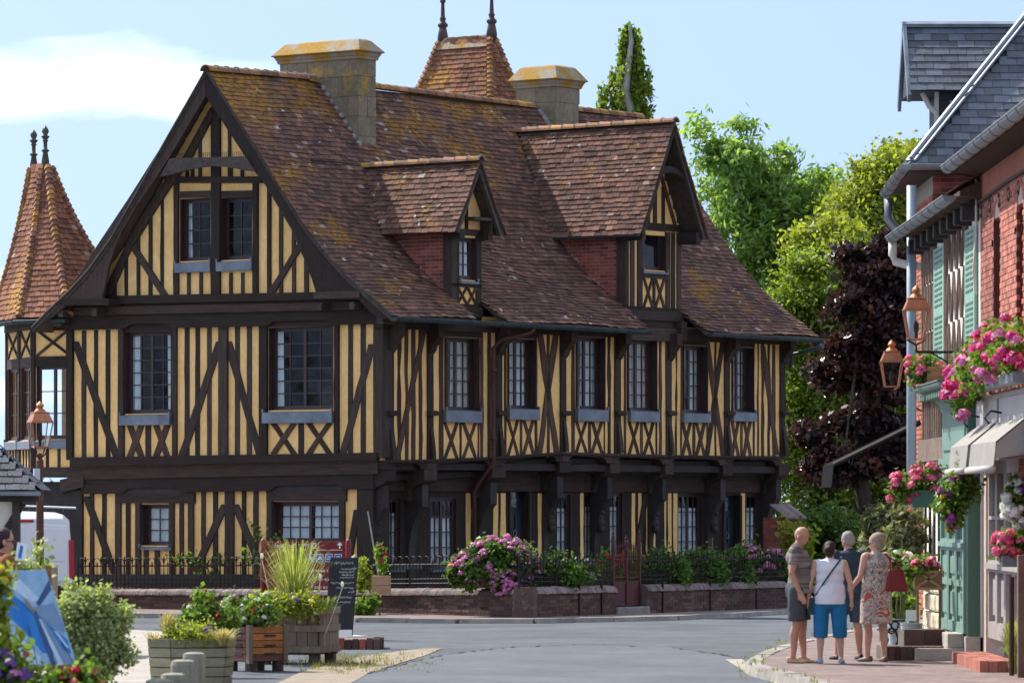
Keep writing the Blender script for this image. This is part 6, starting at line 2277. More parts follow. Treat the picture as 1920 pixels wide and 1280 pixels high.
# --- copper lanterns on wall brackets
def lantern_parts(t, z, s=1.0, post=False):
    q = MB()       # roof
    def sq(r, zz): return [(-r, -r, zz), (r, -r, zz), (r, r, zz), (-r, r, zz)]
    q.hexa(sq(.235 * s, z + .50 * s) + sq(.235 * s, z + .52 * s))
    q.hexa(sq(.225 * s, z + .521 * s) + sq(.15 * s, z + .70 * s))
    q.hexa(sq(.165 * s, z + .701 * s) + sq(.16 * s, z + .72 * s))
    q.lathe([(.13 * s, 0), (.10 * s, .05 * s), (.06 * s, .07 * s), (.06 * s, .10 * s), (.085 * s, .12 * s), (.07 * s, .16 * s), (.03 * s, .20 * s), (.005, .22 * s)], (0, 0, z + .721 * s), 14)
    bevel(put('lantern_roof', q, 'copper', t), .008)
    q = MB()
    for a in range(4):
        t0 = math.pi / 4 + a * math.pi / 2
        p, r = V(math.cos(t0), math.sin(t0), 0) * .305 * s, V(math.cos(t0), math.sin(t0), 0) * .19 * s
        q.tube([p + V(0, 0, z + .5 * s), r + V(0, 0, z)], .016 * s, 5)
        t1 = t0 + math.pi / 2
        r2 = V(math.cos(t1), math.sin(t1), 0) * .19 * s
        q.tube([r + V(0, 0, z), r2 + V(0, 0, z)], .016 * s, 5)
    put('lantern_frame', q, 'copper', t)
    for a in range(4):
        t0 = math.pi / 4 + a * math.pi / 2
        t1 = t0 + math.pi / 2
        p, r = V(math.cos(t0), math.sin(t0), 0), V(math.cos(t1), math.sin(t1), 0)
        g = MB(); g.add([p * .19 * s + V(0, 0, z), r * .19 * s + V(0, 0, z), r * .30 * s + V(0, 0, z + .5 * s), p * .30 * s + V(0, 0, z + .5 * s)], [(0, 1, 2, 3)])
        put('pane', g, 'glass', t)
    q = MB(); q.lathe([(.03 * s, 0), (.03 * s, .12 * s), (.05 * s, .16 * s), (.05 * s, .26 * s), (.02 * s, .32 * s)], (0, 0, z), 8); put('burner', q, 'iron', t)
def wall_lantern(label, px, pyb, Y, s, reach):
    X = (px - 960) / FPX * Y
    Z = zat(pyb, Y)
    t = thing('wall_lantern', label, 'lantern', (X, Y, 0), group='copper wall lanterns')
    lantern_parts(t, Z, s)
    q = MB()
    q.tube([(0, 0, Z - .22 * s), (0, 0, Z - .1 * s), (-.12 * s, 0, Z - .03 * s), (-.16 * s, 0, Z)], .014, 5)
    q.tube([(0, 0, Z - .1 * s), (.12 * s, 0, Z - .03 * s), (.16 * s, 0, Z)], .014, 5)
    q.tube([(0, 0, Z - .22 * s), (reach, .1, Z - .22 * s)], .017, 6)
    q.tube([(reach * .25, .02, Z - .24 * s), (reach * .6, .05, Z - .45 * s), (reach, .1, Z - .6 * s)], .012, 5)
    put('bracket', q, 'iron', t)
wall_lantern('large copper wall lantern in front of the grey drainpipe', 1718, 636, 57.5, .70, .75)
wall_lantern('smaller copper wall lantern in front of the purple tree', 1672, 725, 66.5, .70, .62)

# --- flower boxes and hanging baskets
def flower_mass(name, label, c, ell, n_leaf, leaf, lm, fls, box=None, cat='flowers', group=None):
    t = thing(name, label, cat, c, group=group)
    P, D, T = clumped(ell, n_leaf, 22, (.05, .05, .05), .2)
    link('foliage', quads_mesh('foliage', P, leaf_quads(len(P), leaf, 1.2, .2, .3, D), T), lm, t)
    for n, r, fm, petal in fls:
        spots = []
        while len(spots) < n:
            e, rr = random.choice(ell)
            d = Vector((random.gauss(-.3, 1), random.gauss(-.3, 1), random.gauss(.1, 1))).normalized()
            spots.append(V(e[0] + d.x * rr[0] * 1.1, e[1] + d.y * rr[1] * 1.05, e[2] + d.z * rr[2] * 1.1))
        heads(t, spots, r, fm, 26, petal)
    if box:
        q = MB(); q.box(*box[0]); bevel(put('trough', q, box[1], t), .01)
    return t
# long geranium trough over the fascia
yq = [(1800, 665), (1850, 660), (1890, 640), (1920, 620)]
flower_mass('flower_trough', 'long zinc trough of magenta geraniums above the grey fascia', (5.42, 54.2, 3.45),
    [((0, 1.6, .05), (.2, .8, .22)), ((-.02, .2, .18), (.22, 1.0, .26)), ((0, -1.3, .26), (.24, 1.0, .30)), ((-.05, 2.1, -.15), (.15, .5, .26)), ((.05, -2.6, .3), (.2, .8, .3))], 150, .06, 'leaf_green',
    [(52, .075, 'petal_magenta', .034), (34, .07, 'petal_pink', .03)], ((.02, .18, -3.2, 2.2, -.10, .02), 'zinc'))
def mid_px(px, py, Y): return ((px - 960) / FPX * Y, Y, zat(py, Y))
flower_mass('flower_box', 'small wooden box of pink geraniums on the green cornice', mid_px(1742, 700, 60.0), [((-.08, 0, .1), (.2, .3, .13)), ((-.16, -.1, -.02), (.1, .2, .12))], 40, .05, 'leaf_green', [(16, .055, 'petal_rose', .026)], ((-.05, .3, -.3, .3, -.14, .08), 'basket_wood'))
flower_mass('hanging_basket', 'hanging basket of bright pink geraniums beside the black awning', mid_px(1722, 915, 58.6), [((-.02, 0, .06), (.27, .25, .17)), ((-.22, 0, -.06), (.14, .14, .12)), ((.12, 0, .16), (.14, .14, .12))], 60, .05, 'leaf_green', [(38, .06, 'petal_rose', .028)], ((-.08, .2, -.12, .12, -.24, -.02), 'green_dark'), group='hanging baskets')
flower_mass('hanging_basket', 'leafy hanging basket with purple petunias before the green shopfront', mid_px(1793, 940, 55.6), [((0, 0, .1), (.22, .22, .22)), ((-.08, 0, -.08), (.17, .17, .2)), ((.1, 0, .22), (.14, .14, .16)), ((-.05, -.05, -.3), (.06, .06, .14))], 90, .05, 'leaf_green', [(16, .04, 'petal_violet', .028), (5, .03, 'petal_yellow', .02)], group='hanging baskets')
flower_mass('hanging_basket', 'basket of white petunias at the right edge', mid_px(1915, 945, 52.5), [((0, 0, 0), (.17, .17, .24))], 40, .05, 'leaf_green', [(34, .05, 'petal_white', .038), (4, .04, 'petal_purple', .03)], group='hanging baskets')
flower_mass('flower_pot', 'pot of pink geraniums on a post at the right edge', mid_px(1897, 1020, 52.3), [((0, 0, 0), (.17, .17, .14))], 40, .055, 'leaf_green', [(20, .06, 'petal_rose', .03), (8, .05, 'petal_magenta', .028)], ((-.12, .16, -.12, .12, -.25, -.12), 'zinc'))
q = MB(); q.box(-.06, .06, -.06, .06, 0, 1.35)
o_ = put('wooden_post', q, 'timber_soft', None, label='weathered wooden post at the right edge below the geranium pot', cat='post'); o_.location = ((1918 - 960) / FPX * 51.8, 51.8, PV); bevel(o_, .01)
q = MB(); q.tube([(0, 0, .0), (0, 0, 1.1)], .03, 8)
o_ = put('pot_stand', q, 'timber_brown', None, label='brown pole carrying the pink geranium pot', cat='stand'); o_.location = ((1897 - 960) / FPX * 52.4, 52.4, PV)
# wooden trough with geraniums on a rustic stand
x_, y_, z_ = mid_px(1737, 1085, 59.0)
fb = flower_mass('flower_box', 'wooden crate with crossed slats and pink geraniums near the steps', (x_, y_, z_), [((-.05, 0, .16), (.2, .16, .09)), ((-.18, 0, .1), (.1, .12, .08))], 40, .05, 'leaf_green', [(9, .06, 'petal_rose', .03)])
q = MB(); q.box(-.15, .19, -.1, .12, -.13, .1); bevel(put('crate', q, 'basket_wood', fb), .006)
for s in (-1, 1):
    q = MB(); q.bar((.02 - .15, -.105, -s * .1), (.02 + .15, -.105, s * .1), .03, .012, (0, -1, 0)); put('slat', q, 'tub_wood', fb)
for z in (-.12, .09):
    q = MB(); q.box(-.17, .21, -.115, -.1, z - .015, z + .02); put('slat', q, 'tub_wood', fb)
pd = MB(); pd.box(-.14, .2, -.12, .14, PV - z_, -.14)
for s in (-.12, .16):
    q = MB(); q.tube([(s, -.1, -.12), (s, -.1, PV - z_)], .018, 6); put('leg', q, 'basket_wood', fb)
# grass clump in front of the grey shop
def grass_clump(name, label, c, n, h, spread, m, cat='grass', w=.006, seed_heads=0):
    t = thing(name, label, cat, c)
    mb = MB()
    for _ in range(n):
        a = random.uniform(0, 6.28)
        b = V(math.cos(a), math.sin(a), 0)
        r0 = random.uniform(0, spread * .25)
        hh_ = h * random.uniform(.45, 1.05)
        lean = random.uniform(.1, 1.0) * spread
        p0 = b * r0
        p1 = b * (r0 + lean * .25) + V(0, 0, hh_ * .55)
        p2 = b * (r0 + lean * .65) + V(0, 0, hh_ * .92)
        p3 = b * (r0 + lean) + V(0, 0, hh_ * random.uniform(.75, 1.05))
        s = V(-b.y, b.x, 0) * w
        s1 = s + V(0, 0, 0)
        mb.add([p0 - s, p0 + s, p1 + s, p1 - s, p2 + s * .7, p2 - s * .7, p3], [(0, 1, 2, 3), (3, 2, 4, 5), (5, 4, 6)], random.random())
    put('blades', mb, m, t)
    return t
grass_clump('ornamental_grass', 'clump of yellow-green ornamental grass at the right edge', ((1905 - 960) / FPX * 53, 53, PV), 420, .62, .26, 'grass_blade', w=.007)
# brick steps beside the walkers, buckets, bench end, potted shrubs
for lab, x0, x1, y0, y1, z0, z1 in (('lower dark brick step with a rowlock edge beside the bench', 1655, 1770, 57.6, 58.6, PV, PV + .17), ('upper dark brick step beneath the flower crate', 1695, 1772, 58.3, 59.2, PV + .0, PV + .36)):
    t = thing('brick_step', lab, 'step', (0, 0, 0), group='dark brick steps')
    X0, X1 = (x0 - 960) / FPX * y0, (x1 - 960) / FPX * y0
    q = MB(); q.box(X0, X1, y0 + .01, y1, z0, z1 - .01); put('step_core', q, 'mortar_dark', t)
    n = int((X1 - X0) / .075) if z1 < .4 else int((X1 - X0) / .25)
    for k in range(n):
        a, b = X0 + (X1 - X0) * k / n, X0 + (X1 - X0) * (k + 1) / n
        q = MB(); q.box(a + .004, b - .004, y0, y0 + .35, z0, z1); bevel(put('brick', q, 'brick_dark', t), .006)
mat('galvanised', (.48, .54, .56), (.42, .47, .50), 6, .45, .1, metal=.3)
def bucket(label, px, y, r, h):
    X = (px - 960) / FPX * y
    q = MB()
    q.lathe([(r * .78, 0), (r, h), (r * 1.06, h + .01), (r * 1.06, h + .025), (r * .97, h + .025), (r * .9, h * .6), (.01, h * .55)], (0, 0, 0), 20)
    o = put('bucket', q, 'galvanised', None, smooth=False, label=label, cat='bucket', group='galvanised buckets')
    o.location = (X, y, PV)
    hb = MB(); hb.tube([(-r * 1.02, -.02, h * .85), (-r * 1.2, -.03, h * .9), (-r * 1.2, -.03, h * .8), (-r * 1.02, -.02, h * .78)], .008, 5); put('handle', hb, 'galvanised', o)
bucket('galvanised zinc bucket standing in front beside the brick steps', 1709, 58.9, .135, .40)
bucket('galvanised zinc bucket half hidden behind the red handbag woman', 1684, 60.8, .14, .40)
bench = thing('cast_iron_bench', 'black cast-iron bench end with scrollwork next to the buckets', 'bench', ((1668 - 960) / FPX * 59.6, 59.6, PV))
q = MB()
for s in (0, 1):
    q.tube([(-.06 + s * .14, 0, .30), (-.02 + s * .13, 0, .2), (-.05 + s * .12, 0, .1), (-.08 + s * .12, 0, 0), (-.11 + s * .12, 0, 0)], .014, 6)
put('leg', q, 'iron', bench)
q = MB()
for cx, cz, r in ((-.03, .36, .05), (.07, .38, .05), (.15, .36, .05), (.02, .31, .035), (.11, .30, .035), (-.06, .42, .03)):
    q.tube([(cx + r * math.cos(a), 0, cz + r * math.sin(a)) for a in np.linspace(0, 6.0, 12)], .012, 5)
q.tube([(-.1, 0, .4), (-.06, 0, .46), (.05, 0, .44), (.2, 0, .44)], .014, 6)
put('scrollwork', q, 'iron', bench)
for k in range(3):
    q = MB(); q.box(-.08 + k * .1, -.01 + k * .1, .02, 1.1, .29, .31); put('slat', q, 'timber_black', bench)
bush('olive_bush', 'grey-green olive bush behind the red handbag woman', 'bush', ((1655 - 960) / FPX * 66, 66, PV), [((0, 0, 1.35), (.24, .24, .6)), ((.05, 0, 1.0), (.2, .2, .4))], 90, 55, (.07, .07, .08), .05, 'leaf_olive', aspect=2.6)
bush('potted_shrub', 'tall russet-green shrub by the drainpipe', 'bush', ((1700 - 960) / FPX * 64, 64, PV), [((0, 0, 1.45), (.22, .22, .45)), ((.03, 0, 1.0), (.16, .16, .3))], 80, 50, (.06, .06, .07), .05, 'leaf_olive', fl=[(5, .035, 'petal_coral', .018, 1.0)], aspect=2.0)
bush('flower_clump', 'white and red geraniums beyond the woman with the handbag', 'flowers', ((1688 - 960) / FPX * 62, 62, PV), [((0, 0, 1.12), (.17, .12, .14)), ((.08, 0, .95), (.1, .1, .1))], 30, 26, (.05, .05, .05), .05, 'leaf_green', fl=[(9, .06, 'petal_white', .03, .9), (5, .055, 'petal_rose', .026, .9)])
bush('potted_shrub', 'low leafy plant in a pot between bench and buckets', 'bush', ((1686 - 960) / FPX * 63, 63, PV), [((0, 0, .45), (.2, .2, .22))], 30, 30, (.06, .06, .06), .06, 'leaf_green')
q = MB(); q.box(-.09, .09, -.02, .0, .42, .56); q.tube([(-.1, 0, 0), (-.05, 0, .5)], .012, 5); q.tube([(.1, 0, 0), (.05, 0, .5)], .012, 5)
o_ = put('sign_board', q, 'white_paint', None, label='small tilted white board on a stand behind the buckets', cat='sign'); o_.location = ((1712 - 960) / FPX * 60.2, 60.2, PV)

# ================================================================== left-hand side and foreground
def pos(px, Y): return (px - 960) / FPX * Y
# --- small slate-roofed building
lb_ = thing('market_shelter', 'small timber building with dark slate roof at the left edge', 'building', (0, 0, 0))
SX, SY, SZ = pos(92, 64.6), 63.0, 2.21
rb = MB()
rb.add([(-14, SY, SZ), (SX, SY, SZ), (SX, SY + 1.6, SZ), (-14, SY + 1.6, SZ), (-14, SY + .8, SZ + .62), (SX - .62, SY + .8, SZ + .62)], [(0, 1, 5, 4), (1, 2, 5), (0, 3, 2, 1), (2, 3, 4, 5), (3, 0, 4)])
put('roof', rb, 'slate_dark', lb_)
slate_plane(lb_, (-10, SY - .02, SZ + .01), (SX, SY - .02, SZ + .01), (0, .8, .62), 7, 'slate_dark', .2, .15, clip=lambda c: SX - c.x > (c.z - SZ) * 1.0, limit=90)
slate_plane(lb_, (SX + .02, SY, SZ + .01), (SX + .02, SY + 1.6, SZ + .01), (-1, 0, 1), 6, 'slate_dark', .2, .15, clip=lambda c: min(c.y - SY, SY + 1.6 - c.y) > (c.z - SZ) * 1.29)
q = MB(); q.box(-12, SX + .04, SY - .05, SY - .02, SZ - .05, SZ + .0); q.tube([(-12, SY - .05, SZ - .04), (SX + .05, SY - .05, SZ - .04)], .02, 6); put('eave_strip', q, 'zinc', lb_)
q = MB(); q.box(-12, SX - .36, SY + .32, SY + .5, 0, SZ); put('plaster_wall', q, 'plaster_white', lb_)
q = MB(); q.box(pos(24, 63.3), pos(38, 63.3), SY + .2, SY + .36, 0, SZ - .02); put('post', q, 'timber_black', lb_)
q = MB(); q.box(-12, SX, SY + .18, SY + .34, SZ - .14, SZ - .02); put('beam', q, 'timber_black', lb_)
q = MB(); q.bar((pos(24, 62), SY + .28, 2.05), (pos(-20, 62), SY + .28, 1.55), .09, .08); put('brace', q, 'timber_black', lb_)

# --- white van
vt = thing('delivery_van', 'white delivery van with red tail light and roof rack behind the lamp post', 'van', (pos(50, 86), 86, 0), R(24))
mat('van_white', (.78, .79, .80), (.74, .75, .77), 2, .25, .0, spec=.5)
mat('tail_red', (.35, .01, .015), (.45, .02, .02), 5, .25, spec=.5)
mat('tyre', (.012, .012, .012), (.02, .02, .02), 5, .8)
mat('bumper', (.02, .02, .022), (.03, .03, .03), 5, .6)
b = MB()
W_ = .92
# cross sections from rear to nose (local +y is the driving direction)
sec = [(0, .86, 1.78, .82), (.12, .92, 1.86, .86), (.6, .95, 1.90, .87), (2.4, .95, 1.92, .86), (3.0, .94, 1.86, .82), (3.7, .93, 1.25, .80), (4.5, .85, 1.0, .7)]
vs, fs = [], []
for y, w, h, wt in sec:
    ring = [(-w, y, .42), (-w, y, .9), (-w * .985, y, 1.25 if h > 1.3 else h * .9), (-wt, y, h - .10), (-wt + .12, y, h), (wt - .12, y, h), (wt, y, h - .10), (w * .985, y, 1.25 if h > 1.3 else h * .9), (w, y, .9), (w, y, .42)]
    vs += ring
n = 10
for i in range(len(sec) - 1):
    for k in range(n):
        fs.append((i * n + k, i * n + (k + 1) % n, (i + 1) * n + (k + 1) % n, (i + 1) * n + k))
fs.append(tuple(range(n - 1, -1, -1))); fs.append(tuple(range((len(sec) - 1) * n, len(sec) * n)))
b.add(vs, fs)
bevel(put('body', b, 'van_white', vt), .04, 3)
for s in (-1, 1):
    d = MB()
    x0, x1 = (.03, .80) if s > 0 else (-.80, -.03)
    d.prism([V(x0, -.012, .62), V(x1, -.012, .62), V(x1 - s * .0, -.012, 1.66), V(x0, -.012, 1.7)], [V(x0, .03, .62), V(x1, .03, .62), V(x1, .05, 1.66), V(x0, .05, 1.7)])
    dd = bevel(put('rear_door', d, 'van_white', vt), .02, 3)
    d = MB(); d.prism([V(x0 + .07, -.022, 1.0), V(x1 - .07, -.022, 1.0), V(x1 - .09, -.022, 1.60), V(x0 + .07, -.022, 1.62)], [V(x0 + .07, .0, 1.0), V(x1 - .07, .0, 1.0), V(x1 - .09, .0, 1.60), V(x0 + .07, .0, 1.62)])
    bevel(put('blind_window', d, 'van_white', dd), .02, 3)
    d = MB(); d.prism([V(s * .82, -.03, .70), V(s * .93, -.01, .70), V(s * .90, -.01, 1.40), V(s * .81, -.03, 1.40)], [V(s * .82, .1, .70), V(s * .945, .12, .70), V(s * .92, .12, 1.40), V(s * .81, .1, 1.40)])
    bevel(put('tail_light', d, 'tail_red', vt), .012)
d = MB(); d.box(-.13, .13, -.03, .02, 1.72, 1.77); bevel(put('brake_light', d, 'tail_red', vt), .01)
d = MB(); d.box(-.93, .93, -.12, .08, .30, .56); bevel(put('bumper', d, 'bumper', vt), .03)
for x in (-.84, .84):
    for y in (.75, 3.7):
        w = MB(); w.v = []
        w.tube([(x - .1, y, .32), (x + .1, y, .32)], .32, 20)
        wh = put('wheel', w, 'tyre', vt)
        w = MB(); w.tube([(x - .105, y, .32), (x + .105, y, .32)], .19, 16); put('rim', w, 'galvanised', wh)
for y in (.4, 1.4, 2.4):
    d = MB(); d.tube([(-.85, y, 1.9), (-.85, y, 2.04), (.85, y, 2.04), (.85, y, 1.9)], .018, 6); put('roof_bar', d, 'iron', vt)
d = MB(); d.tube([(-.3, -.2, 2.07), (-.3, 3.2, 2.07)], .02, 6); d.tube([(-.6, -.2, 2.07), (-.6, 3.2, 2.07)], .02, 6)
for k in range(9): d.tube([(-.6, -.1 + k * .4, 2.07), (-.3, -.1 + k * .4, 2.07)], .014, 5)
put('ladder', d, 'galvanised', vt)
q = MB(); q.tube([(-10.0, 84.0, 2.06), (-7.75, 83.4, 1.98)], .022, 6)
put('metal_tube', q, 'galvanised', None, label='thin grey metal tube lying across the van roof rack', cat='tube')

# --- lamp post
lp = thing('lamp_post', 'old lamp post with copper lantern and peeling brown pole', 'lamp', (pos(75, 79), 79, 0), R(20))
mat('pole_paint', (.075, .026, .018), (.11, .045, .03), 9, .6, .5, 30, c2=(.40, .34, .28), fine=.3)
q = MB()
zl = zat(838, 79)
q.lathe([(.17, 0), (.17, .35), (.11, .42), (.10, .9), (.12, .93), (.12, 1.0), (.066, 1.04), (.062, zl - .75), (.075, zl - .73), (.05, zl - .68), (.05, zl - .4), (.06, zl - .36), (.06, zl - .22), (.035, zl - .2), (.03, zl - .1)], (0, 0, 0), 14)
put('pole', q, 'pole_paint', lp, smooth=False)
lantern_parts(lp, zl, .82)
q = MB()
for k in range(4):
    a = math.pi / 4 + k * math.pi / 2
    u = V(math.cos(a), math.sin(a), 0)
    q.tube([V(0, 0, zl - .2), u * .10 + V(0, 0, zl - .12), u * .16 + V(0, 0, zl)], .012, 5)
put('cradle', q, 'iron', lp)
q = MB(); q.box(-.12, -.02, -.09, -.01, zl - .55, zl - .36); put('junction_box', q, 'galvanised', lp)

# --- direction sign
def flat(name, poly, y, m, parent, th=.004):
    mb = MB(); mb.prism([V(x, y, z) for x, z in poly], [V(x, y + th, z) for x, z in poly]); return put(name, mb, m, parent)
SY_ = 71.0
sc_ = SY_ / FPX
sg = thing('direction_sign', 'dark red direction sign with white mirrored lettering behind the tall grass', 'sign', (pos(573, SY_), SY_, 0))
zs_ = lambda py: zat(py, SY_)
xs_ = lambda px: (px - 573) * sc_
for x in (493, 653):
    q = MB(); q.tube([(xs_(x), .05, 0), (xs_(x), .05, zs_(1013)), (xs_(x), .05, zs_(1010))], [.04, .04, .02], 10); put('post', q, 'sign_red', sg, smooth=True)
rows = [(1015, 1029), (1030.5, 1055), (1057, 1069), (1070.5, 1084), (1085.5, 1106)]
for a, b_ in rows:
    q = MB(); q.box(xs_(497), xs_(648), 0, .03, zs_(b_), zs_(a)); bevel(put('board', q, 'sign_red', sg), .006)
def sgt(body, px, py, size, align='LEFT'):
    Mx = Matrix.Translation((xs_(px), -.003, zs_(py))) @ Matrix(((1, 0, 0, 0), (0, 0, -1, 0), (0, 1, 0, 0), (0, 0, 0, 1)))
    return text('lettering', body, size, 'white_paint', sg, Mx, align)
sgt('PMU Bar Tabac', 580, 1022.5, .085)
sgt('s de la Bou', 616, 1069, .075)
sgt('Office de Tou', 631, 1085, .075)
sgt('Place des H', 626, 1100, .08)
flat('box_mark', [(xs_(584), zs_(1027.5)), (xs_(593), zs_(1027.5)), (xs_(593), zs_(1017.5)), (xs_(584), zs_(1017.5))], -.004, 'white_paint', sg)
for s in (1, -1):
    q = MB(); q.bar((xs_(585.5), -.006, zs_(1022.5 + s * 3.2)), (xs_(591.5), -.006, zs_(1022.5 - s * 3.2)), .018, .004); put('box_mark', q, 'sign_red', sg)
q = MB()
q.bar((xs_(637), -.004, zs_(1028)), (xs_(637), -.004, zs_(1018)), .022, .004)
q.bar((xs_(637), -.0042, zs_(1017.2)), (xs_(633), -.0042, zs_(1021.5)), .02, .004)
q.bar((xs_(637), -.0044, zs_(1017.2)), (xs_(641), -.0044, zs_(1021.5)), .02, .004)
put('arrow', q, 'white_paint', sg)
for i, x in enumerate((583, 599.5, 617, 634)):
    flat('pictogram_frame', [(xs_(x - 6.8), zs_(1053)), (xs_(x + 6.8), zs_(1053)), (xs_(x + 6.8), zs_(1038)), (xs_(x - 6.8), zs_(1038))], -.003, 'white_paint', sg, .003)
    flat('pictogram', [(xs_(x - 6), zs_(1052.2)), (xs_(x + 6), zs_(1052.2)), (xs_(x + 6), zs_(1038.8)), (xs_(x - 6), zs_(1038.8))], -.006, 'blue_paint', sg, .003)
    q = MB(); c0 = V(xs_(x), -.008, zs_(1046))
    if i == 0: q.bar(c0 + V(-.03, 0, -.03), c0 + V(.03, 0, -.03), .012, .003); q.bar(c0 + V(0, 0, -.03), c0 + V(0, 0, .03), .03, .003)
    elif i == 3: q.tube([c0 + V(.02 * math.cos(a), 0, .012 + .02 * math.sin(a)) for a in np.linspace(-1, 4, 8)], .006, 5); q.bar(c0 + V(0, 0, -.04), c0 + V(0, 0, -.03), .012, .003)
    else: q.bar(c0 + V(-.035, 0, -.01), c0 + V(.035, 0, -.01), .012, .003); q.bar(c0 + V(-.02, 0, .0 + .01 * i), c0 + V(.03, 0, .012 * i), .014, .003)
    put('symbol', q, 'white_paint', sg)
q = MB()
for k in range(12): q.box(xs_(595 + k * 4), xs_(597.8 + k * 4), -.003, .0, zs_(1031.2), zs_(1030.2))
put('small_print', q, 'white_paint', sg)

# --- chalkboard on its frame, in the small raised bed
CY = 66.5
cs = CY / FPX
bed = thing('raised_bed', 'low raised bed edged with worn bricks under the chalkboard', 'planter bed', (pos(655, CY), CY, 0))
q = MB(); q.box(-.42, .36, -.5, .5, 0, .13); put('soil', q, 'gravel', bed)
for k in range(9):
    a = -.44 + k * .1
    q = MB(); q.box(a, a + .092, -.6, -.49, 0, .155 + random.uniform(-.02, .015)); bevel(put('brick', q, 'brick_dark' if k % 3 else 'brick_red', bed), .012)
for k in range(10):
    a = -.58 + k * .11
    q = MB(); q.box(.35, .47 + random.uniform(-.01, .02), a, a + .10, 0, .155 + random.uniform(-.02, .015)); bevel(put('brick', q, 'brick_dark', bed), .012)
cb_ = thing('chalkboard_sign', 'black pavement chalkboard covered in white handwriting', 'sign', (pos(640, CY), CY, .15))
x0t, x1t, x0b, x1b = (619 - 640) * cs, (672 - 640) * cs, (608 - 640) * cs, (661 - 640) * cs
zt, zb = zat(1045, CY) - .15, zat(1194, CY) - .15
q = MB()
q.prism([V(x0b, -.06, zb), V(x1b, -.06, zb), V(x1t, .14, zt), V(x0t, .14, zt)], [V(x0b, -.035, zb), V(x1b, -.035, zb), V(x1t, .165, zt), V(x0t, .165, zt)])
put('board', q, 'chalkboard', cb_)
def onb(u, v, d=.004):        # u 0..1 across, v 0..1 upwards
    p = V(x0b, -.06, zb).lerp(V(x0t, .14, zt), v)
    r = V(x1b, -.06, zb).lerp(V(x1t, .14, zt), v)
    return p.lerp(r, u) + V(0, -d, 0)
q = MB(); q.prism([onb(.02, .005, .006), onb(.97, .005, .006), onb(.97, .095, .006), onb(.02, .095, .006)], [onb(.02, .005, .0), onb(.97, .005, 0), onb(.97, .095, 0), onb(.02, .095, 0)]); put('kick_strip', q, 'white_paint', cb_)
lines = [(.93, .045, .15, .85, 9), (.86, .03, .4, .92, 9), (.82, .03, .35, .9, 10), (.785, .028, .45, .9, 7), (.75, .03, .38, .9, 9), (.68, .035, .08, .9, 13), (.62, .032, .3, .92, 9), (.50, .03, .45, .88, 7), (.44, .03, .35, .85, 8)]
for v, h_, u0, u1, n_ in lines:     # handwriting
    q = MB()
    du = (u1 - u0) / n_
    pts = []
    for k in range(n_):
        for j in range(5):
            pts.append(onb(u0 + du * (k + j / 5) + random.uniform(-.01, .01), v + h_ * random.uniform(-.5, .5) * (1 if j < 4 else .2), .005))
    q.tube(pts, .0042, 4)
    put('handwriting', q, 'chalk', cb_)
for v in (.855, .565):
    q = MB(); q.tube([onb(.72, v), onb(.95, v + .01)], .005, 4); q.tube([onb(.86, v + .035), onb(.95, v + .01), onb(.84, v - .015)], .005, 4); put('chalk_arrow', q, 'chalk', cb_)
q = MB(); q.tube([(x0b - .02, -.06, .02), (x0b + .2, -.42, .02), (x1b + .2, -.1, .02), (x1b, .2, .02), (x0b - .02, -.06, .02)], .014, 6); put('base_frame', q, 'white_paint', cb_)

# --- wooden planters
mat('wood_grey', (.23, .185, .14), (.15, .12, .09), 3, .9, .5, 20, stretch=(5, 5, .8), obj=.3, fine=.3)
mat('wood_greenish', (.30, .285, .19), (.22, .21, .13), 3, .9, .5, 20, stretch=(1, 1, 6), obj=.22, fine=.3, c2=(.16, .17, .08))
mat('wood_red', (.13, .06, .05), (.09, .045, .04), 3, .85, .4, 20, obj=.25, fine=.3)
mat('wood_orange', (.42, .17, .05), (.30, .12, .04), 3, .75, .4, 20, obj=.2, fine=.3)
mat('soil', (.03, .022, .016), (.05, .035, .025), 8, .95, .5)
# tall slatted crate planter with grass
cr = thing('crate_planter', 'grey slatted wooden planter with tall ornamental grass', 'planter', (pos(556, 60), 60, 0), R(-16))
w, dpt, h = .43, .40, .70
q = MB(); q.box(-w + .03, w - .03, -dpt + .03, dpt - .03, .16, .64); put('liner', q, 'soil', cr)
for i in range(6):
    x = -w + .01 + i * (2 * w - .02) / 6
    q = MB(); q.box(x + .006, x + (2 * w - .02) / 6 - .006, -dpt, -dpt + .02, .15, .68); put('slat', q, 'wood_grey', cr)
for i in range(6):
    y = -dpt + .025 + i * (2 * dpt - .03) / 6
    for sx_ in (-1, 1):
        q = MB(); q.box(sx_ * w - .01, sx_ * w + .01, y + .004, y + (2 * dpt - .03) / 6 - .004, .15, .68); put('slat', q, 'wood_grey', cr)
for z in (.15, .42, .64):
    for a in (((-w - .03, w + .03), (-dpt - .028, -dpt - .002)), ((w + .012, w + .036), (-dpt - .02, dpt)), ((-w - .036, -w - .012), (-dpt - .02, dpt))):
        q = MB(); q.box(*a[0], *a[1], z, z + .085); bevel(put('batten', q, 'wood_grey', cr), .006)
for x in (-w + .06, w - .14):
    for y in (-dpt + .02, dpt - .14):
        q = MB(); q.box(x, x + .12, y, y + .12, 0, .13); put('foot', q, 'timber_grey', cr)
for y in (-dpt, 0, dpt - .1):
    q = MB(); q.box(-w, w, y, y + .09, .125, .148); put('pallet_board', q, 'timber_grey', cr)
def flower_bed(name, label, c, ell, nl, leaf, lm, fls, group=None, cat='flowers'):
    return flower_mass(name, label, c, ell, nl, leaf, lm, fls, None, cat, group)
grass_clump('ornamental_grass', 'tall fountain grass growing from the grey slatted planter', (pos(552, 60), 60, .62), 340, 1.0, .62, 'grass_blade', w=.0055)
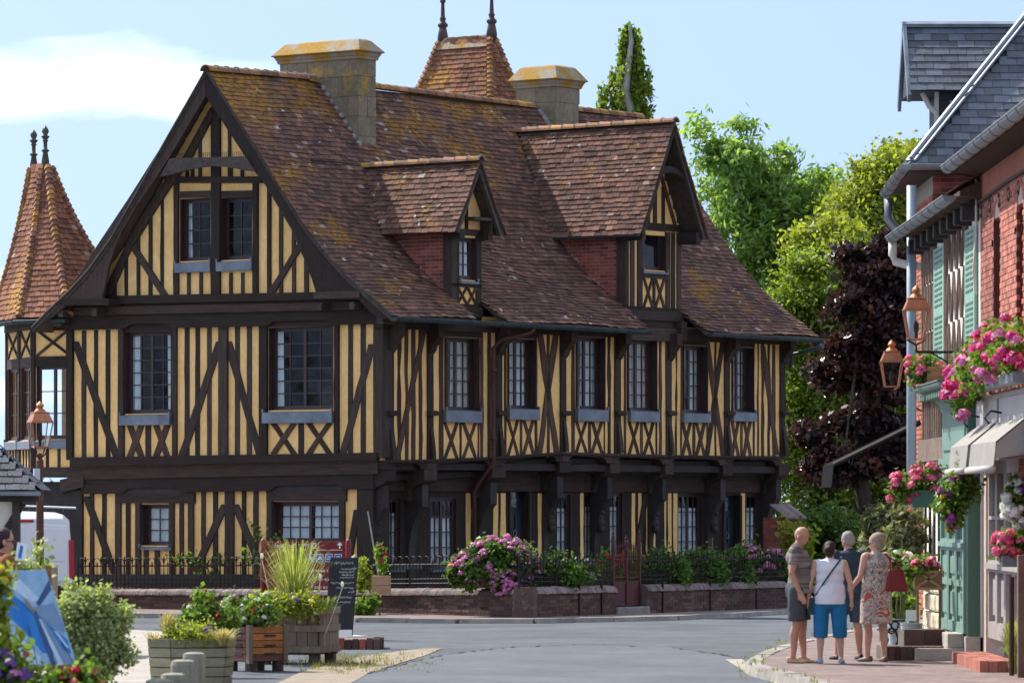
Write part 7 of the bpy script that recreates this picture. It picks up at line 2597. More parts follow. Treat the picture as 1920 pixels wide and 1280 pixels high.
grass_clump('ornamental_grass', 'short grass tuft drooping over the grey planter towards the chalkboard', (pos(608, 59.7), 59.7, .66), 120, .22, .32, 'grass_blade', w=.006)
q = MB()
for u, (x, z) in enumerate(((.24, 1.02), (.52, .92), (-.5, 1.28))):
    q.tube([(x * .6, 0, .3), (x, 0, z - .05)], .004, 4); q.ball((x, 0, z), .028, 8, 6, sc=(.8, .8, 1.3))
o_ = put('seed_heads', q, 'petal_white', None, label='fluffy white seed heads above the grey slatted planter', cat='flowers'); o_.location = (pos(565, 59.6), 59.6, .1)
flower_bed('bedding_flowers', 'low green plants with purple and yellow blooms edging the grey planter', (pos(545, 59.6), 59.6, .68), [((-.25, -.2, .1), (.22, .16, .14)), ((.2, -.2, .08), (.22, .16, .12)), ((.0, -.25, .05), (.3, .1, .1))], 110, .045, 'leaf_yellow', [(14, .03, 'petal_purple', .02), (8, .028, 'petal_yellow', .018), (5, .03, 'petal_white', .02)])
# dark red and orange pallet planter
pr = thing('pallet_planter', 'dark red and orange pallet-wood planter full of pansies', 'planter', (pos(478, 57.3), 57.3, 0), R(38))
for j in range(5):
    z = .13 + j * .085
    for (x0, x1, y0, y1, m_) in ((-.24, .24, -.27, -.245, 'wood_orange' if j not in (0,) else 'wood_red'), (-.27, -.245, -.24, .24, 'wood_red'), (.245, .27, -.24, .24, 'wood_orange'), (-.24, .24, .245, .27, 'wood_red')):
        q = MB(); q.box(x0, x1, y0, y1, z, z + .076); put('board', q, m_, pr)
for x in (-1, 1):
    for y in (-1, 1):
        q = MB(); q.box(x * .26 - .03, x * .26 + .03, y * .26 - .03, y * .26 + .03, .10, .57); put('corner_post', q, 'wood_grey', pr)
        q = MB(); q.box(x * .2 - .05, x * .2 + .05, y * .2 - .05, y * .2 + .05, 0, .12); put('foot', q, 'timber_grey', pr)
for z in (.2, .3, .42):
    q = MB(); q.box(-.275, -.266, -.12, .05, z, z + .035); q.box(-.05, .12, -.276, -.266, z, z + .03); put('slot', q, 'timber_black', pr)
q = MB(); q.box(-.24, .24, -.24, .24, .12, .53); put('soil', q, 'soil', pr)
flower_bed('bedding_flowers', 'white, red and purple pansies filling the red pallet planter', (pos(470, 57.2), 57.2, .56), [((0, 0, .1), (.28, .24, .12)), ((-.18, 0, .2), (.16, .16, .14)), ((.14, 0, .2), (.16, .16, .12))], 110, .045, 'leaf_green', [(34, .024, 'petal_white', .019), (12, .026, 'petal_red', .019), (16, .022, 'petal_purple', .017)])
grass_clump('bulb_leaves', 'upright blue-green strap leaves among the pansies', (pos(418, 56.4), 56.4, .45), 70, .40, .16, 'leaf_green', w=.008)
flower_bed('bedding_flowers', 'dark red and blue flower spikes above the pale planter', (pos(400, 55.2), 55.2, .62), [((-.2, 0, .06), (.2, .2, .14)), ((.12, 0, .05), (.24, .2, .13)), ((-.1, .1, .24), (.14, .14, .14))], 90, .05, 'leaf_green', [(12, .028, 'petal_red', .02), (8, .024, 'petal_purple', .017), (8, .024, 'petal_white', .018)])
# pale hexagonal planter
hp_ = thing('plank_planter', 'pale greenish many-sided plank planter with dry grasses', 'planter', (pos(357, 52.6), 52.6, 0), R(0))
ang0 = [R(a) for a in (-152, -112, -35, 15, 90, 160)]
base_r = .53
pts = [V(base_r * math.cos(a), base_r * math.sin(a) * .85, 0) for a in ang0]
hgt = .54
for i in range(6):
    A, B = pts[i], pts[(i + 1) % 6]
    for j in range(5):
        z0, z1 = j * hgt / 5 + .005, (j + 1) * hgt / 5 - .005
        k0, k1 = .90 + .1 * z0 / hgt, .90 + .1 * z1 / hgt
        nrm_ = (A + B).normalized() * .022
        q = MB()
        e = (B - A).normalized() * .012
        q.hexa([A * k0 + e + V(0, 0, z0), B * k0 - e + V(0, 0, z0), B * k0 - nrm_ - e + V(0, 0, z0), A * k0 - nrm_ + e + V(0, 0, z0),
                A * k1 + e + V(0, 0, z1), B * k1 - e + V(0, 0, z1), B * k1 - nrm_ - e + V(0, 0, z1), A * k1 - nrm_ + e + V(0, 0, z1)])
        bevel(put('plank', q, 'wood_greenish', hp_), .006)
q = MB(); f = [p * .86 + V(0, 0, .48) for p in pts]; q.prism(f, [V(p.x * .86, p.y * .86, .02) for p in pts]); put('soil', q, 'soil', hp_)
grass_clump('dry_grass', 'upright feathery straw-coloured grass in the pale planter', (pos(315, 52.5), 52.5, .47), 260, .36, .16, 'straw', w=.004)
grass_clump('dry_grass', 'brown dry grass leaning out of the left planter edge', (pos(288, 52.4), 52.4, .48), 60, .14, .22, 'straw', w=.005)
grass_clump('dry_grass', 'tan grass drooping over the right edge of the pale planter', (pos(418, 52.3), 52.3, .46), 240, .2, .26, 'straw', w=.005)
flower_bed('bedding_flowers', 'small mauve flowers in light green leaves filling the pale planter', (pos(360, 52.4), 52.4, .54), [((0, 0, .04), (.3, .24, .08)), ((-.1, 0, .07), (.2, .2, .07))], 120, .03, 'leaf_yellow', [(14, .02, 'petal_purple', .014)])
# wooden bollards
mat('bollard_wood', (.30, .285, .22), (.22, .205, .15), 3, .9, .4, 20, stretch=(4, 4, 1), fine=.25, c2=(.36, .36, .33))
for lab, px, Y, r, py in (('round wooden bollard, tallest and farthest of the four', 364, 50.6, .125, 1222), ('round wooden bollard in front of the tallest one', 343, 49.2, .13, 1236), ('round wooden bollard, second nearest of the four', 325, 47.4, .13, 1261), ('round wooden bollard cut by the bottom edge, nearest of the four', 299, 45.6, .14, 1272)):
    zt = zat(py, Y)
    q = MB(); q.lathe([(r * .98, 0), (r, zt - .06), (r * .99, zt - .05), (r * .93, zt - .015), (r * .6, zt), (.01, zt + .004)], (0, 0, 0), 22)
    o_ = put('bollard', q, 'bollard_wood', None, label=lab, cat='bollard', group='round wooden bollards', smooth=False); o_.location = (pos(px, Y), Y, 0)
q = MB(); q.box(-.09, .09, -.09, .09, 0, zat(1062, 60)); o_ = put('wooden_post', q, 'wood_grey', None, label='square grey wooden post behind the blue painting', cat='post'); o_.location = (pos(94, 60), 60, 0); bevel(o_, .012)

# --- painting on an easel
PY_ = 40.0
ps = PY_ / FPX
pa = thing('easel', 'wooden easel holding the blue painting at the lower left', 'easel', (pos(90, PY_), PY_, 0))
mat('easel_wood', (.28, .12, .045), (.20, .085, .03), 4, .6, .3, stretch=(1, 1, 5))
def pp(px, py, dy=0.0): return V((px - 90) * ps, dy, zat(py, PY_))
q = MB(); q.bar(pp(38, 1252, -.03), pp(148, 1250, -.03), .045, .09); put('ledge', q, 'easel_wood', pa)
for a, b_, dy in ((52, 40, 0), (128, 150, 0)):
    q = MB(); q.bar(pp(a, 1240, .04), V((b_ - 90) * ps, -.15, 0), .045, .03); put('leg', q, 'easel_wood', pa)
q = MB(); q.bar(pp(90, 1100, .2), V(0, .7, 0), .04, .03); put('leg', q, 'easel_wood', pa)
q = MB(); q.bar(pp(88, 1060, .13), pp(92, 1262, .02), .05, .03); put('mast', q, 'easel_wood', pa)
cv = thing('painting', 'unframed canvas of blue and white sails and sky shapes', 'painting', (pos(90, PY_), PY_, 0))
C4 = [(-28, 1070), (84, 1068), (146, 1250), (32, 1247)]     # corners in the photo
def cvp(u, v, d=0.0):       # u across, v downwards
    a = Vector(C4[0]).lerp(Vector(C4[1]), u); b_ = Vector(C4[3]).lerp(Vector(C4[2]), u)
    p = a.lerp(b_, v)
    return pp(p.x, p.y, .10 - .12 * v - d)
for nm, c0, c1 in (('paint_sky', (.22, .40, .58), (.36, .53, .68)), ('paint_blue', (.02, .16, .48), (.04, .24, .60)), ('paint_navy', (.03, .07, .17), (.06, .11, .24)), ('paint_white', (.55, .66, .76), (.42, .56, .70)), ('paint_steel', (.16, .25, .38), (.22, .32, .46)), ('paint_ochre', (.30, .24, .14), (.22, .17, .1))):
    mat(nm, c0, c1, 9, .5, .25, 60, stretch=(1, 1, .35), fine=.15)
q = MB(); q.prism([cvp(0, 0), cvp(1, 0), cvp(1, 1), cvp(0, 1)], [cvp(0, 0, -.03), cvp(1, 0, -.03), cvp(1, 1, -.03), cvp(0, 1, -.03)]); put('canvas', q, 'paint_sky', cv)
shapes = [('paint_blue', [(.02, .1), (.2, .18), (.55, .4), (.62, .62), (.78, .88), (.5, .86), (.3, .62), (.12, .48)]), ('paint_white', [(.25, .02), (.5, .08), (.75, .3), (.6, .34), (.35, .2)]), ('paint_navy', [(1.0, .1), (.985, .2), (.68, .38), (.66, .34)]), ('paint_steel', [(.60, .38), (.95, .34), (1.0, .62), (.94, .64), (.62, .46)]), ('paint_blue', [(.62, .46), (.98, .72), (.96, .86), (.80, .8), (.68, .62)]), ('paint_navy', [(.55, .42), (.62, .42), (.66, .99), (.58, .99)]), ('paint_white', [(.62, .5), (.65, .5), (.8, .99), (.7, .99)]), ('paint_steel', [(.66, .5), (.7, .5), (.92, .97), (.82, .99)]), ('paint_navy', [(.86, .74), (.88, .74), (.97, .97), (.955, .97)]), ('paint_white', [(.02, .6), (.2, .68), (.45, .9), (.4, .98), (.05, .98)]), ('paint_navy', [(.40, .55), (.412, .55), (.36, .97), (.345, .97)]), ('paint_ochre', [(.46, .3), (.5, .3), (.60, .42), (.57, .46), (.5, .38)]), ('paint_white', [(.80, .62), (.86, .64), (.97, .8), (.93, .8)])]
for k, (m_, poly) in enumerate(shapes):
    d0 = .001 + .0012 * k
    q = MB(); q.prism([cvp(u, v, d0 + .001) for u, v in poly], [cvp(u, v, d0) for u, v in poly]); put('paint_patch', q, m_, cv)

# --- plants around the painting
vb_ = bush('variegated_bush', 'rounded bush with cream and green variegated leaves beside the painting', 'bush', (pos(172, 46), 46, .15), [((0, 0, .66), (.30, .30, .32)), ((-.12, 0, .85), (.26, .26, .24)), ((.12, 0, .5), (.24, .24, .26)), ((-.22, 0, 1.02), (.08, .08, .16)), ((.02, 0, .3), (.28, .26, .2)), ((.3, 0, .78), (.12, .12, .14)), ((.05, 0, 1.02), (.1, .1, .1)), ((-.34, 0, .6), (.12, .12, .2)), ((.36, 0, .42), (.1, .1, .12))], 300, 75, (.055, .055, .05), .036, 'leaf_variegated', aspect=1.4)
vb_.scale = (.86, .86, .88)
vb_.location.z = .22
bush('leafy_plant', 'yellow-green plant in the near left corner before the painting', 'plant', (pos(8, 37), 37, .4), [((-.1, 0, .85), (.1, .1, .2)), ((-.06, -.1, .55), (.08, .08, .2)), ((-.05, -.1, 1.02), (.1, .1, .1))], 26, 18, (.05, .05, .06), .055, 'leaf_yellow', fl=[(7, .035, 'petal_yellow', .02, .6), (5, .03, 'petal_white', .02, .6)], aspect=2.2)
flower_bed('begonias', 'red and coral begonias below the blue painting', (pos(60, 38), 38.6, .55), [((-.25, 0, .12), (.16, .16, .2)), ((.05, .1, .0), (.4, .14, .1)), ((.35, .1, .02), (.16, .12, .1))], 90, .05, 'leaf_green', [(20, .034, 'petal_coral', .024), (9, .034, 'petal_red', .022)])
flower_bed('begonias', 'pale purple and pink flowers in the lower left corner', (pos(10, 36.8), 36.8, .55), [((0, 0, .05), (.16, .12, .16)), ((-.05, 0, .2), (.1, .1, .1))], 40, .045, 'leaf_green', [(22, .04, 'petal_purple', .03), (10, .035, 'petal_pink', .025)])
bush('flower_clump', 'white-flowered leafy shoots rising behind the painting', 'flowers', (pos(58, 47), 47, .4), [((0, 0, .95), (.16, .12, .16)), ((.12, 0, 1.15), (.06, .06, .12)), ((-.2, 0, 1.0), (.12, .1, .12))], 30, 20, (.05, .05, .05), .045, 'leaf_variegated')

# ================================================================== people
mat('skin', (.50, .27, .19), (.44, .22, .15), 6, .55, .05, spec=.3)
mat('skin_pale', (.56, .34, .26), (.50, .29, .21), 6, .55, .05, spec=.3)
mat('tee_stripe', (.10, .085, .08), (.25, .22, .20), 4.0, .9, .1, stretch=(.25, .25, 7), lo=.44, hi=.56, detail=2)
mat('shorts_grey', (.055, .058, .066), (.075, .078, .088), 6, .9, .7, 9)
mat('top_white', (.74, .75, .80), (.68, .69, .76), 5, .9, .7, 9)
mat('capri_blue', (.012, .135, .30), (.018, .165, .36), 5, .85, .7, 9)
mat('navy', (.022, .038, .060), (.032, .050, .078), 5, .9, .7, 9)
mat('denim', (.035, .065, .11), (.05, .085, .14), 8, .9, .7, 9)
mat('hair_grey', (.36, .33, .30), (.22, .20, .18), 14, .7, .5, 60, stretch=(3, 3, 1))
mat('hair_dark', (.025, .012, .011), (.05, .02, .02), 14, .55, .5, 60, stretch=(3, 3, 1))
mat('hair_blond', (.38, .31, .23), (.25, .19, .13), 14, .7, .5, 60, stretch=(3, 3, 1))
mat('leather_red', (.16, .012, .014), (.21, .02, .02), 5, .4, .1)
mat('leather_blue', (.025, .05, .075), (.035, .065, .095), 5, .45, .1)
mat('shoe_tan', (.50, .36, .20), (.42, .30, .17), 6, .6, .1)
mat('shoe_black', (.015, .014, .014), (.025, .022, .02), 6, .6, .1)
mat('shoe_blue', (.28, .36, .44), (.33, .40, .48), 6, .7, .1)
mat('shoe_brown', (.16, .10, .075), (.11, .07, .05), 6, .6, .1)
mat('lens_dark', (.01, .012, .02), (.012, .016, .03), 6, .15, spec=.6)
mat('brown_top', (.28, .10, .04), (.20, .07, .03), 6, .9)
# flowered dress: patches of coral, grey, black and cream
dm_ = bpy.data.materials.new('dress_floral')
dm_.use_nodes = True
N, Lk = dm_.node_tree.nodes, dm_.node_tree.links
p_ = N['Principled BSDF']; p_.inputs['Roughness'].default_value = .9
g_ = N.new('ShaderNodeNewGeometry')
n1 = N.new('ShaderNodeTexNoise'); n1.inputs['Scale'].default_value = 7.5; n1.inputs['Detail'].default_value = 5; n1.inputs['Distortion'].default_value = 1.6
Lk.new(g_.outputs['Position'], n1.inputs['Vector'])
r1 = N.new('ShaderNodeValToRGB'); r1.color_ramp.interpolation = 'CONSTANT'
r1.color_ramp.elements[0].color = (.42, .10, .06, 1); r1.color_ramp.elements[0].position = 0
r1.color_ramp.elements[1].color = (.58, .50, .42, 1); r1.color_ramp.elements[1].position = .40
for po, c in ((.47, (.22, .21, .22)), (.52, (.60, .53, .45)), (.58, (.05, .045, .05)), (.61, (.46, .15, .09)), (.67, (.56, .46, .36))):
    k = r1.color_ramp.elements.new(po); k.color = (*c, 1)
Lk.new(n1.outputs['Fac'], r1.inputs[0]); Lk.new(r1.outputs[0], p_.inputs['Base Color'])
_m['dress_floral'] = dm_

def remesh(o, vox=.012, smooth=4):
    m = o.modifiers.new('remesh', 'REMESH')
    m.mode = 'VOXEL'; m.voxel_size = vox; m.use_smooth_shade = True
    s = o.modifiers.new('smooth', 'SMOOTH'); s.iterations = smooth; s.factor = .5
    return o
def limb(mb, pts, rs, n=12):
    """tapered chain with rounded joints"""
    mb.tube(pts, rs, n)
    for p, r in zip(pts, rs): mb.ball(p, r * .99, 10, 8)
def hand(mb, wrist, d, palm_n, s, curl=.5):
    """palm, four fingers of different length and a thumb off the side of the palm"""
    d, palm_n = Vector(d).normalized(), Vector(palm_n).normalized()
    side = d.cross(palm_n).normalized()
    w = Vector(wrist)
    pc = w + d * .05 * s
    mb.obox(pc, d * .045 * s, side * .038 * s, palm_n * .016 * s)
    for k, (o, L) in enumerate(((-.029, .062), (-.010, .074), (.010, .070), (.029, .052))):
        a = w + d * .092 * s + side * o * s
        b = a + (d * (1 - curl * .25) + palm_n * curl * .35).normalized() * L * .55 * s
        c = b + (d * (1 - curl) + palm_n * curl).normalized() * L * .5 * s
        mb.tube([a - d * .02 * s, a, b, c], [.0105 * s, .0105 * s, .0095 * s, .008 * s], 8)
        mb.ball(c, .008 * s, 6, 5)
    a = w + d * .03 * s - side * .03 * s
    b = a + (d * .7 - side * .6 + palm_n * .25).normalized() * .04 * s
    c = b + (d * .95 - side * .15 + palm_n * .3).normalized() * .035 * s
    mb.tube([w + d * .015 * s, a, b, c], [.016 * s, .014 * s, .011 * s, .009 * s], 8)
    mb.ball(c, .009 * s, 6, 5)
def shoe(parent, p, yaw, s, m, h=.07):
    q = MB()
    d = V(math.sin(yaw), math.cos(yaw), 0) * -1
    d = V(-math.sin(yaw), math.cos(yaw), 0)
    n = V(d.y, -d.x, 0)
    st = [(-.075, .030, .075), (-.06, .038, .085), (0, .038, .07), (.07, .045, .055), (.13, .042, .045), (.165, .025, .03)]
    vs, fs = [], []
    for y, w, hh in st:
        c = Vector(p) + d * y * s
        vs += [c - n * w * s, c + n * w * s, c + n * w * .95 * s + V(0, 0, hh * .55 * s), c + n * w * .5 * s + V(0, 0, hh * s), c - n * w * .5 * s + V(0, 0, hh * s), c - n * w * .95 * s + V(0, 0, hh * .55 * s)]
    for i in range(len(st) - 1):
        for k in range(6): fs.append((i * 6 + k, i * 6 + (k + 1) % 6, (i + 1) * 6 + (k + 1) % 6, (i + 1) * 6 + k))
    fs += [tuple(range(5, -1, -1)), tuple(range((len(st) - 1) * 6, len(st) * 6))]
    q.add(vs, fs)
    o = put('shoe', q, m, parent, smooth=True)
    sb = o.modifiers.new('sub', 'SUBSURF'); sb.levels = 1; sb.render_levels = 2
def person(label, px, Y, rot, H, skin='skin', hips=.10, sh=.185, belly=0.0, chest=(.165, .115), hipw=(.165, .125), arms=None, feet=None, head_tilt=(0, 0, 0), tops=None, bottoms=None, hair=None, shoes=None, glasses=False, dress=None, cat='person', z0=None, bust=0.0):
    s = H / 1.70
    t = thing('person', label, cat, (pos(px, Y), Y, PV if z0 is None else z0), rot)
    S = lambda x, y, z: V(x, y, z) * s
    b = MB()
    feet = feet or [(-.10, 0, 0), (.10, 0, 0)]
    # legs
    K = []
    for sgn, (fx, fy, yaw) in zip((-1, 1), feet):
        hip, ank = S(sgn * hips, 0, .88), S(fx, fy, .075)
        knee = (hip + ank) / 2 + V(0, .025, .01) * s
        calf = knee.lerp(ank, .32) + V(0, -.018, 0) * s
        limb(b, [hip, hip.lerp(knee, .5) + V(0, .012, 0) * s, knee, calf, knee.lerp(ank, .75), ank], [.098 * s, .078 * s, .056 * s, .058 * s, .042 * s, .036 * s])
        f = V(-math.sin(yaw), math.cos(yaw), 0)
        limb(b, [ank + V(0, 0, -.03) * s - f * .02 * s, ank + f * .07 * s + V(0, 0, -.045) * s], [.036 * s, .028 * s], 10)
        K.append((hip, knee, ank))
        if shoes: shoe(t, (ank.x, ank.y, 0), yaw, s, shoes)
    # torso
    torso = [((0, 0, .90), (hipw[0], hipw[1], .12)), ((0, .01 + belly * .08, 1.05), (hipw[0] * .93, hipw[1] * (.95 + belly * .3), .14)), ((0, .005 + belly * .06, 1.18), (chest[0] * .98, chest[1] * (1 + belly * .15), .15)), ((0, 0, 1.30), (chest[0], chest[1], .12)), ((0, -.005, 1.38), (sh * .92, chest[1] * .72, .065))]
    if bust: torso.append(((0, .06, 1.26), (chest[0] * .8, .09, .08)))
    for c, r in torso: b.ball(S(*c), 1.0, 16, 12, sc=(r[0] * s, r[1] * s, r[2] * s))
    # neck and head, turned and tilted on the neck
    hd = Matrix.Rotation(head_tilt[2], 4, 'Z') @ Matrix.Rotation(head_tilt[0], 4, 'X') @ Matrix.Rotation(head_tilt[1], 4, 'Y')
    nb = S(0, -.01, 1.43)
    def Hp(x, y, z): return nb + (hd @ V(x, y, z)) * s
    limb(b, [nb - V(0, 0, .04) * s, Hp(0, .012, .07)], [.060 * s, .054 * s])
    hm = hd.to_3x3()
    def hball(mb, c, r):
        k = MB(); k.ball((0, 0, 0), 1.0, 14, 10)
        mb.add([Hp(*c) + hm @ V(v[0] * r[0], v[1] * r[1], v[2] * r[2]) * s for v in k.v], k.f)
    hball(b, (0, .0, .165), (.076, .094, .098))       # skull
    hball(b, (0, .030, .105), (.058, .062, .072))     # face and jaw
    hball(b, (0, .045, .052), (.035, .03, .03))       # chin
    b.add([Hp(*q) for q in ((-.014, .085, .12), (.014, .085, .12), (0, .118, .118), (0, .088, .165))], [(0, 1, 2), (1, 3, 2), (3, 0, 2), (0, 3, 1)])
    for sg_ in (-1, 1):
        hball(b, (sg_ * .078, -.005, .125), (.010, .020, .030))    # ears
        hball(b, (sg_ * .030, .078, .150), (.014, .012, .010))     # brow
    hball(b, (0, .088, .082), (.024, .010, .010))                  # lips
    # arms
    A = []
    arms = arms or [((-.06, -.02, -.27), (-.02, .06, -.24)), ((.06, -.02, -.27), (.02, .06, -.24))]
    for sgn, (u, f) in zip((-1, 1), arms):
        p0 = S(sgn * sh, 0, 1.385)
        p1 = p0 + V(*u) * s
        p2 = p1 + V(*f) * s
        limb(b, [p0, p0.lerp(p1, .45), p1, p1.lerp(p2, .3), p2], [.056 * s, .048 * s, .040 * s, .041 * s, .027 * s])
        d = (p2 - p1).normalized()
        hand(b, p2, d, V(-sgn, .3, 0), s, .45)
        A.append((p0, p1, p2))
    body = put('body', b, skin, t)
    remesh(body, .0105, 3)
    e = .016
    def shell(name, m, shapes, vox=.013, sm=3):
        q = MB()
        for sh_ in shapes: sh_(q)
        return remesh(put(name, q, m, t), vox, sm)
    def torso_shell(q, zlo=.90, e=e, ease=0.0):
        for c, r in torso:
            if c[2] - r[2] < zlo - .02: continue
            q.ball(S(*c), 1.0, 18, 12, sc=((r[0] + e + ease) * s, (r[1] + e + ease) * s, (r[2] + e * .3) * s))
    if tops:
        m, sleeve, zl = tops
        def f1(q):
            torso_shell(q, zl)
            q.lathe([((hipw[0] + .02) * s, 0), ((hipw[0] + .016) * s, .1 * s), ((hipw[0] + .004) * s, (1.08 - zl) * s)], (0, (.005 + belly * .05) * s, zl * s), 20, sx=1, sy=(hipw[1] + .034 - belly * .02) / (hipw[0] + .02))
            for p0, p1, p2 in A:
                if sleeve > 0:
                    q.tube([p0 + V(0, 0, .01) * s, p0.lerp(p1, sleeve)], [.072 * s, .066 * s], 14); q.ball(p0, .071 * s, 12, 8)
                else:
                    q.ball(p0 + V(-.035 * (1 if p0.x > 0 else -1), 0, .0) * s, .062 * s, 12, 8)
            limb(q, [nb - V(0, 0, .055) * s, nb - V(0, 0, .015) * s], [.08 * s, .074 * s])
        shell('shirt', m, [f1])
    if bottoms:
        m, frac, flare = bottoms
        def f2(q):
            for c, r in torso[:1]: q.ball(S(*c), 1.0, 18, 12, sc=((r[0] + .014) * s, (r[1] + .016) * s, (r[2] + .03) * s))
            q.ball(S(0, 0, .84), 1.0, 14, 10, sc=(hipw[0] * .8 * s, (hipw[1] + .01) * s, .10 * s))
            for hip, knee, ank in K:
                if frac <= 1: end = hip.lerp(knee, frac)
                else: end = knee.lerp(ank, frac - 1)
                pts = [hip, hip.lerp(end, .5), end]
                q.tube(pts, [.112 * s, (.098 + flare * .5) * s, (.078 + flare) * s], 16); q.ball(hip, .112 * s, 12, 10)
        shell('trousers', m, [f2])
    if dress:
        m, zh, wh = dress
        def f3(q):
            torso_shell(q, .8, .018)
            q.lathe([((wh) * s, zh * s), ((wh * .98) * s, (zh + .1) * s), ((hipw[0] + .035) * s, .88 * s), ((hipw[0] + .012) * s, 1.02 * s), ((chest[0] + .02) * s, 1.2 * s)], (0, 0, 0), 24, sy=.78)
            for p0, p1, p2 in A: q.ball(p0 + V(-.03 * (1 if p0.x > 0 else -1), 0, 0) * s, .066 * s, 12, 8)
            limb(q, [nb - V(0, 0, .06) * s, nb - V(0, 0, .03) * s], [.085 * s, .08 * s])
        shell('dress', m, [f3])
    if hair:
        m, style = hair
        q = MB()
        if style == 'fringe':      # bald man: short stubble round the back
            hball(q, (0, -.022, .135), (.0775, .080, .055))
        else:
            hball(q, (0, -.012, .178), (.083, .095, .095))
            hball(q, (0, -.035, .135), (.080, .072, .075))
            if style == 'bun':
                hball(q, (0, -.10, .16), (.055, .045, .05)); hball(q, (0, -.045, .095), (.066, .055, .055))
            if style == 'bob':
                hball(q, (0, -.03, .19), (.090, .098, .09)); hball(q, (0, -.045, .10), (.075, .06, .06))
        remesh(put('hair', q, m, t), .011, 2)
    if glasses:
        q = MB()
        for sg_ in (-1, 1):
            hball(q, (sg_ * .034, .092, .135), (.027, .010, .020))
            q.tube([Hp(sg_ * .06, .085, .14), Hp(sg_ * .082, .0, .14)], .004 * s, 5)
        put('sunglasses', q, 'lens_dark', t)
    return t, A, s

# bald man in a striped shirt, looking down to the right
p1, A1, s1 = person('bald man in striped grey T-shirt, dark shorts and beige shoes', 1495, 56.6, R(-98), 1.665, belly=.55, hipw=(.155, .135), chest=(.17, .13), sh=.20, head_tilt=(R(-24), 0, R(-8)),
    arms=[((-.05, -.03, -.28), (.02, .10, -.23)), ((.05, -.05, -.28), (.0, .10, -.23))], feet=[(-.085, .07, R(5)), (.085, -.05, R(-4))], tops=('tee_stripe', .62, .86), bottoms=('shorts_grey', .92, .032), hair=None, shoes='shoe_tan')
# woman in white top with crossbody bag
p2, A2, s2 = person('short dark-haired woman in white sleeveless top and blue cropped trousers', 1556, 56.5, R(-4), 1.475, skin='skin_pale', hips=.115, hipw=(.205, .15), chest=(.19, .13), sh=.195, head_tilt=(R(4), 0, R(-10)),
    arms=[((-.075, -.01, -.26), (-.035, .02, -.24)), ((.085, -.01, -.26), (.02, .02, -.24))], feet=[(-.135, 0, R(14)), (.155, .02, R(-10))], tops=('top_white', 0, .82), bottoms=('capri_blue', 1.32, .022), hair=('hair_dark', 'bun'), shoes='shoe_blue')
# man in navy T-shirt behind her
p3, A3, s3 = person('grey-haired man in navy T-shirt and dark denim shorts, half hidden', 1592, 57.9, R(22), 1.585, hipw=(.17, .14), chest=(.18, .13), sh=.205, belly=.2, head_tilt=(R(-6), R(-6), R(20)),
    arms=[((-.05, .03, -.27), (.0, .13, -.20)), ((.05, .02, -.27), (.03, .17, -.16))], feet=[(-.15, .05, R(10)), (.13, -.06, R(-8))], tops=('navy', .6, .80), bottoms=('denim', .98, .02), hair=('hair_grey', 'short'), shoes='shoe_black')
# woman in flowered dress
p4, A4, s4 = person('grey-haired woman in flowered sleeveless dress and sunglasses', 1643, 57.1, R(30), 1.565, skin='skin_pale', hips=.10, hipw=(.185, .145), chest=(.17, .125), sh=.18, head_tilt=(R(-4), 0, R(38)),
    arms=[((-.06, .02, -.26), (.0, .17, -.12)), ((.07, .06, -.25), (-.02, .18, -.08))], feet=[(-.10, .06, R(20)), (.09, -.06, R(-12))], dress=('dress_floral', .50, .235), hair=('hair_blond', 'bob'), shoes='shoe_brown', glasses=True)
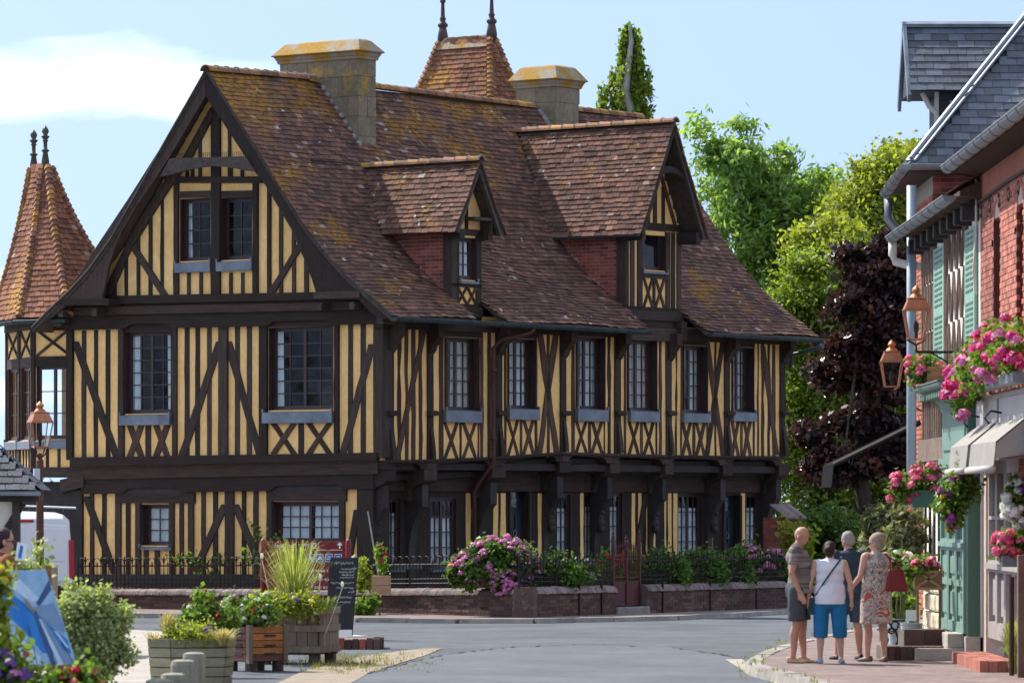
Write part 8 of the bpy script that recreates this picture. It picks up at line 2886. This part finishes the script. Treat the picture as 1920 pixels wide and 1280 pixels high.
# bags
x, y = pos(1681, 56.85), 56.85
hbag = thing('handbag', 'large dark red leather handbag on the flowered woman\'s shoulder', 'handbag', (x, y, zat(1108, 56.85)))
q = MB()
q.hexa([(-.145, -.05, 0), (.145, -.05, 0), (.145, .06, 0), (-.145, .06, 0), (-.10, -.03, .27), (.08, -.03, .27), (.08, .04, .27), (-.10, .04, .27)])
o_ = put('bag_body', q, 'leather_red', hbag); bevel(o_, .025, 3)
for dy in (-.03, .04):
    q = MB(); q.tube([(-.08, dy, .25), (-.075, dy, .38), (-.14, dy * .5 + .02, .46), (-.1, dy * .5, .42), (.0, dy, .36), (.05, dy, .25)], .010, 6); put('strap', q, 'leather_red', hbag)
x, y = pos(1523, 56.55), 56.55
cbag = thing('crossbody_bag', 'dark blue crossbody bag on the left hip of the white-topped woman', 'bag', (x, y, zat(1152, 56.55)))
q = MB(); q.hexa([(-.07, -.04, 0), (.07, -.04, 0), (.07, .04, 0), (-.07, .04, 0), (-.075, -.035, .19), (.05, -.035, .21), (.05, .035, .21), (-.075, .035, .19)])
bevel(put('bag_body', q, 'leather_blue', cbag), .018, 3)
q = MB()
zb_ = zat(1152, 56.55)
def loc(px, py, dy): return V(pos(px, 56.55) - x, dy, zat(py, 56.55) - zb_)
q.tube([loc(1523, 1122, 0), loc(1530, 1112, -.12), loc(1545, 1088, -.178), loc(1562, 1064, -.175), loc(1573, 1050, -.125), loc(1578, 1044, -.05), loc(1577, 1044, .05)], .011, 6)
put('strap', q, 'leather_blue', cbag)
# man at the far left, only his head and shoulders show
person('man in sunglasses and rust-brown top behind the plants at left', 9, 46.5, R(-75), 1.80, tops=('brown_top', .6, .86), bottoms=('denim', 1.8, .01), hair=('hair_dark', 'short'), shoes='shoe_black', glasses=True, z0=0,
    arms=[((-.05, .02, -.27), (.0, .2, -.1)), ((.05, .05, -.26), (-.02, .22, -.06))])
q = MB(); q.prism([V(0, -.0, 0), V(.10, .0, 0), V(.12, .04, .16), V(.02, .04, .18)], [V(0, .006, 0), V(.10, .006, 0), V(.12, .046, .16), V(.02, .046, .18)])
o_ = put('leaflet', q, 'white_paint', None, label='folded white and blue leaflet in the hands of the man at left', cat='leaflet'); o_.location = (pos(28, 46.2), 46.2, zat(1050, 46.2))
q = MB(); q.prism([V(.03, -.004, .03), V(.06, -.004, .02), V(.08, .034, .14), V(.05, .034, .15)], [V(.03, -.001, .03), V(.06, -.001, .02), V(.08, .037, .14), V(.05, .037, .15)]); put('print', q, 'blue_paint', o_)
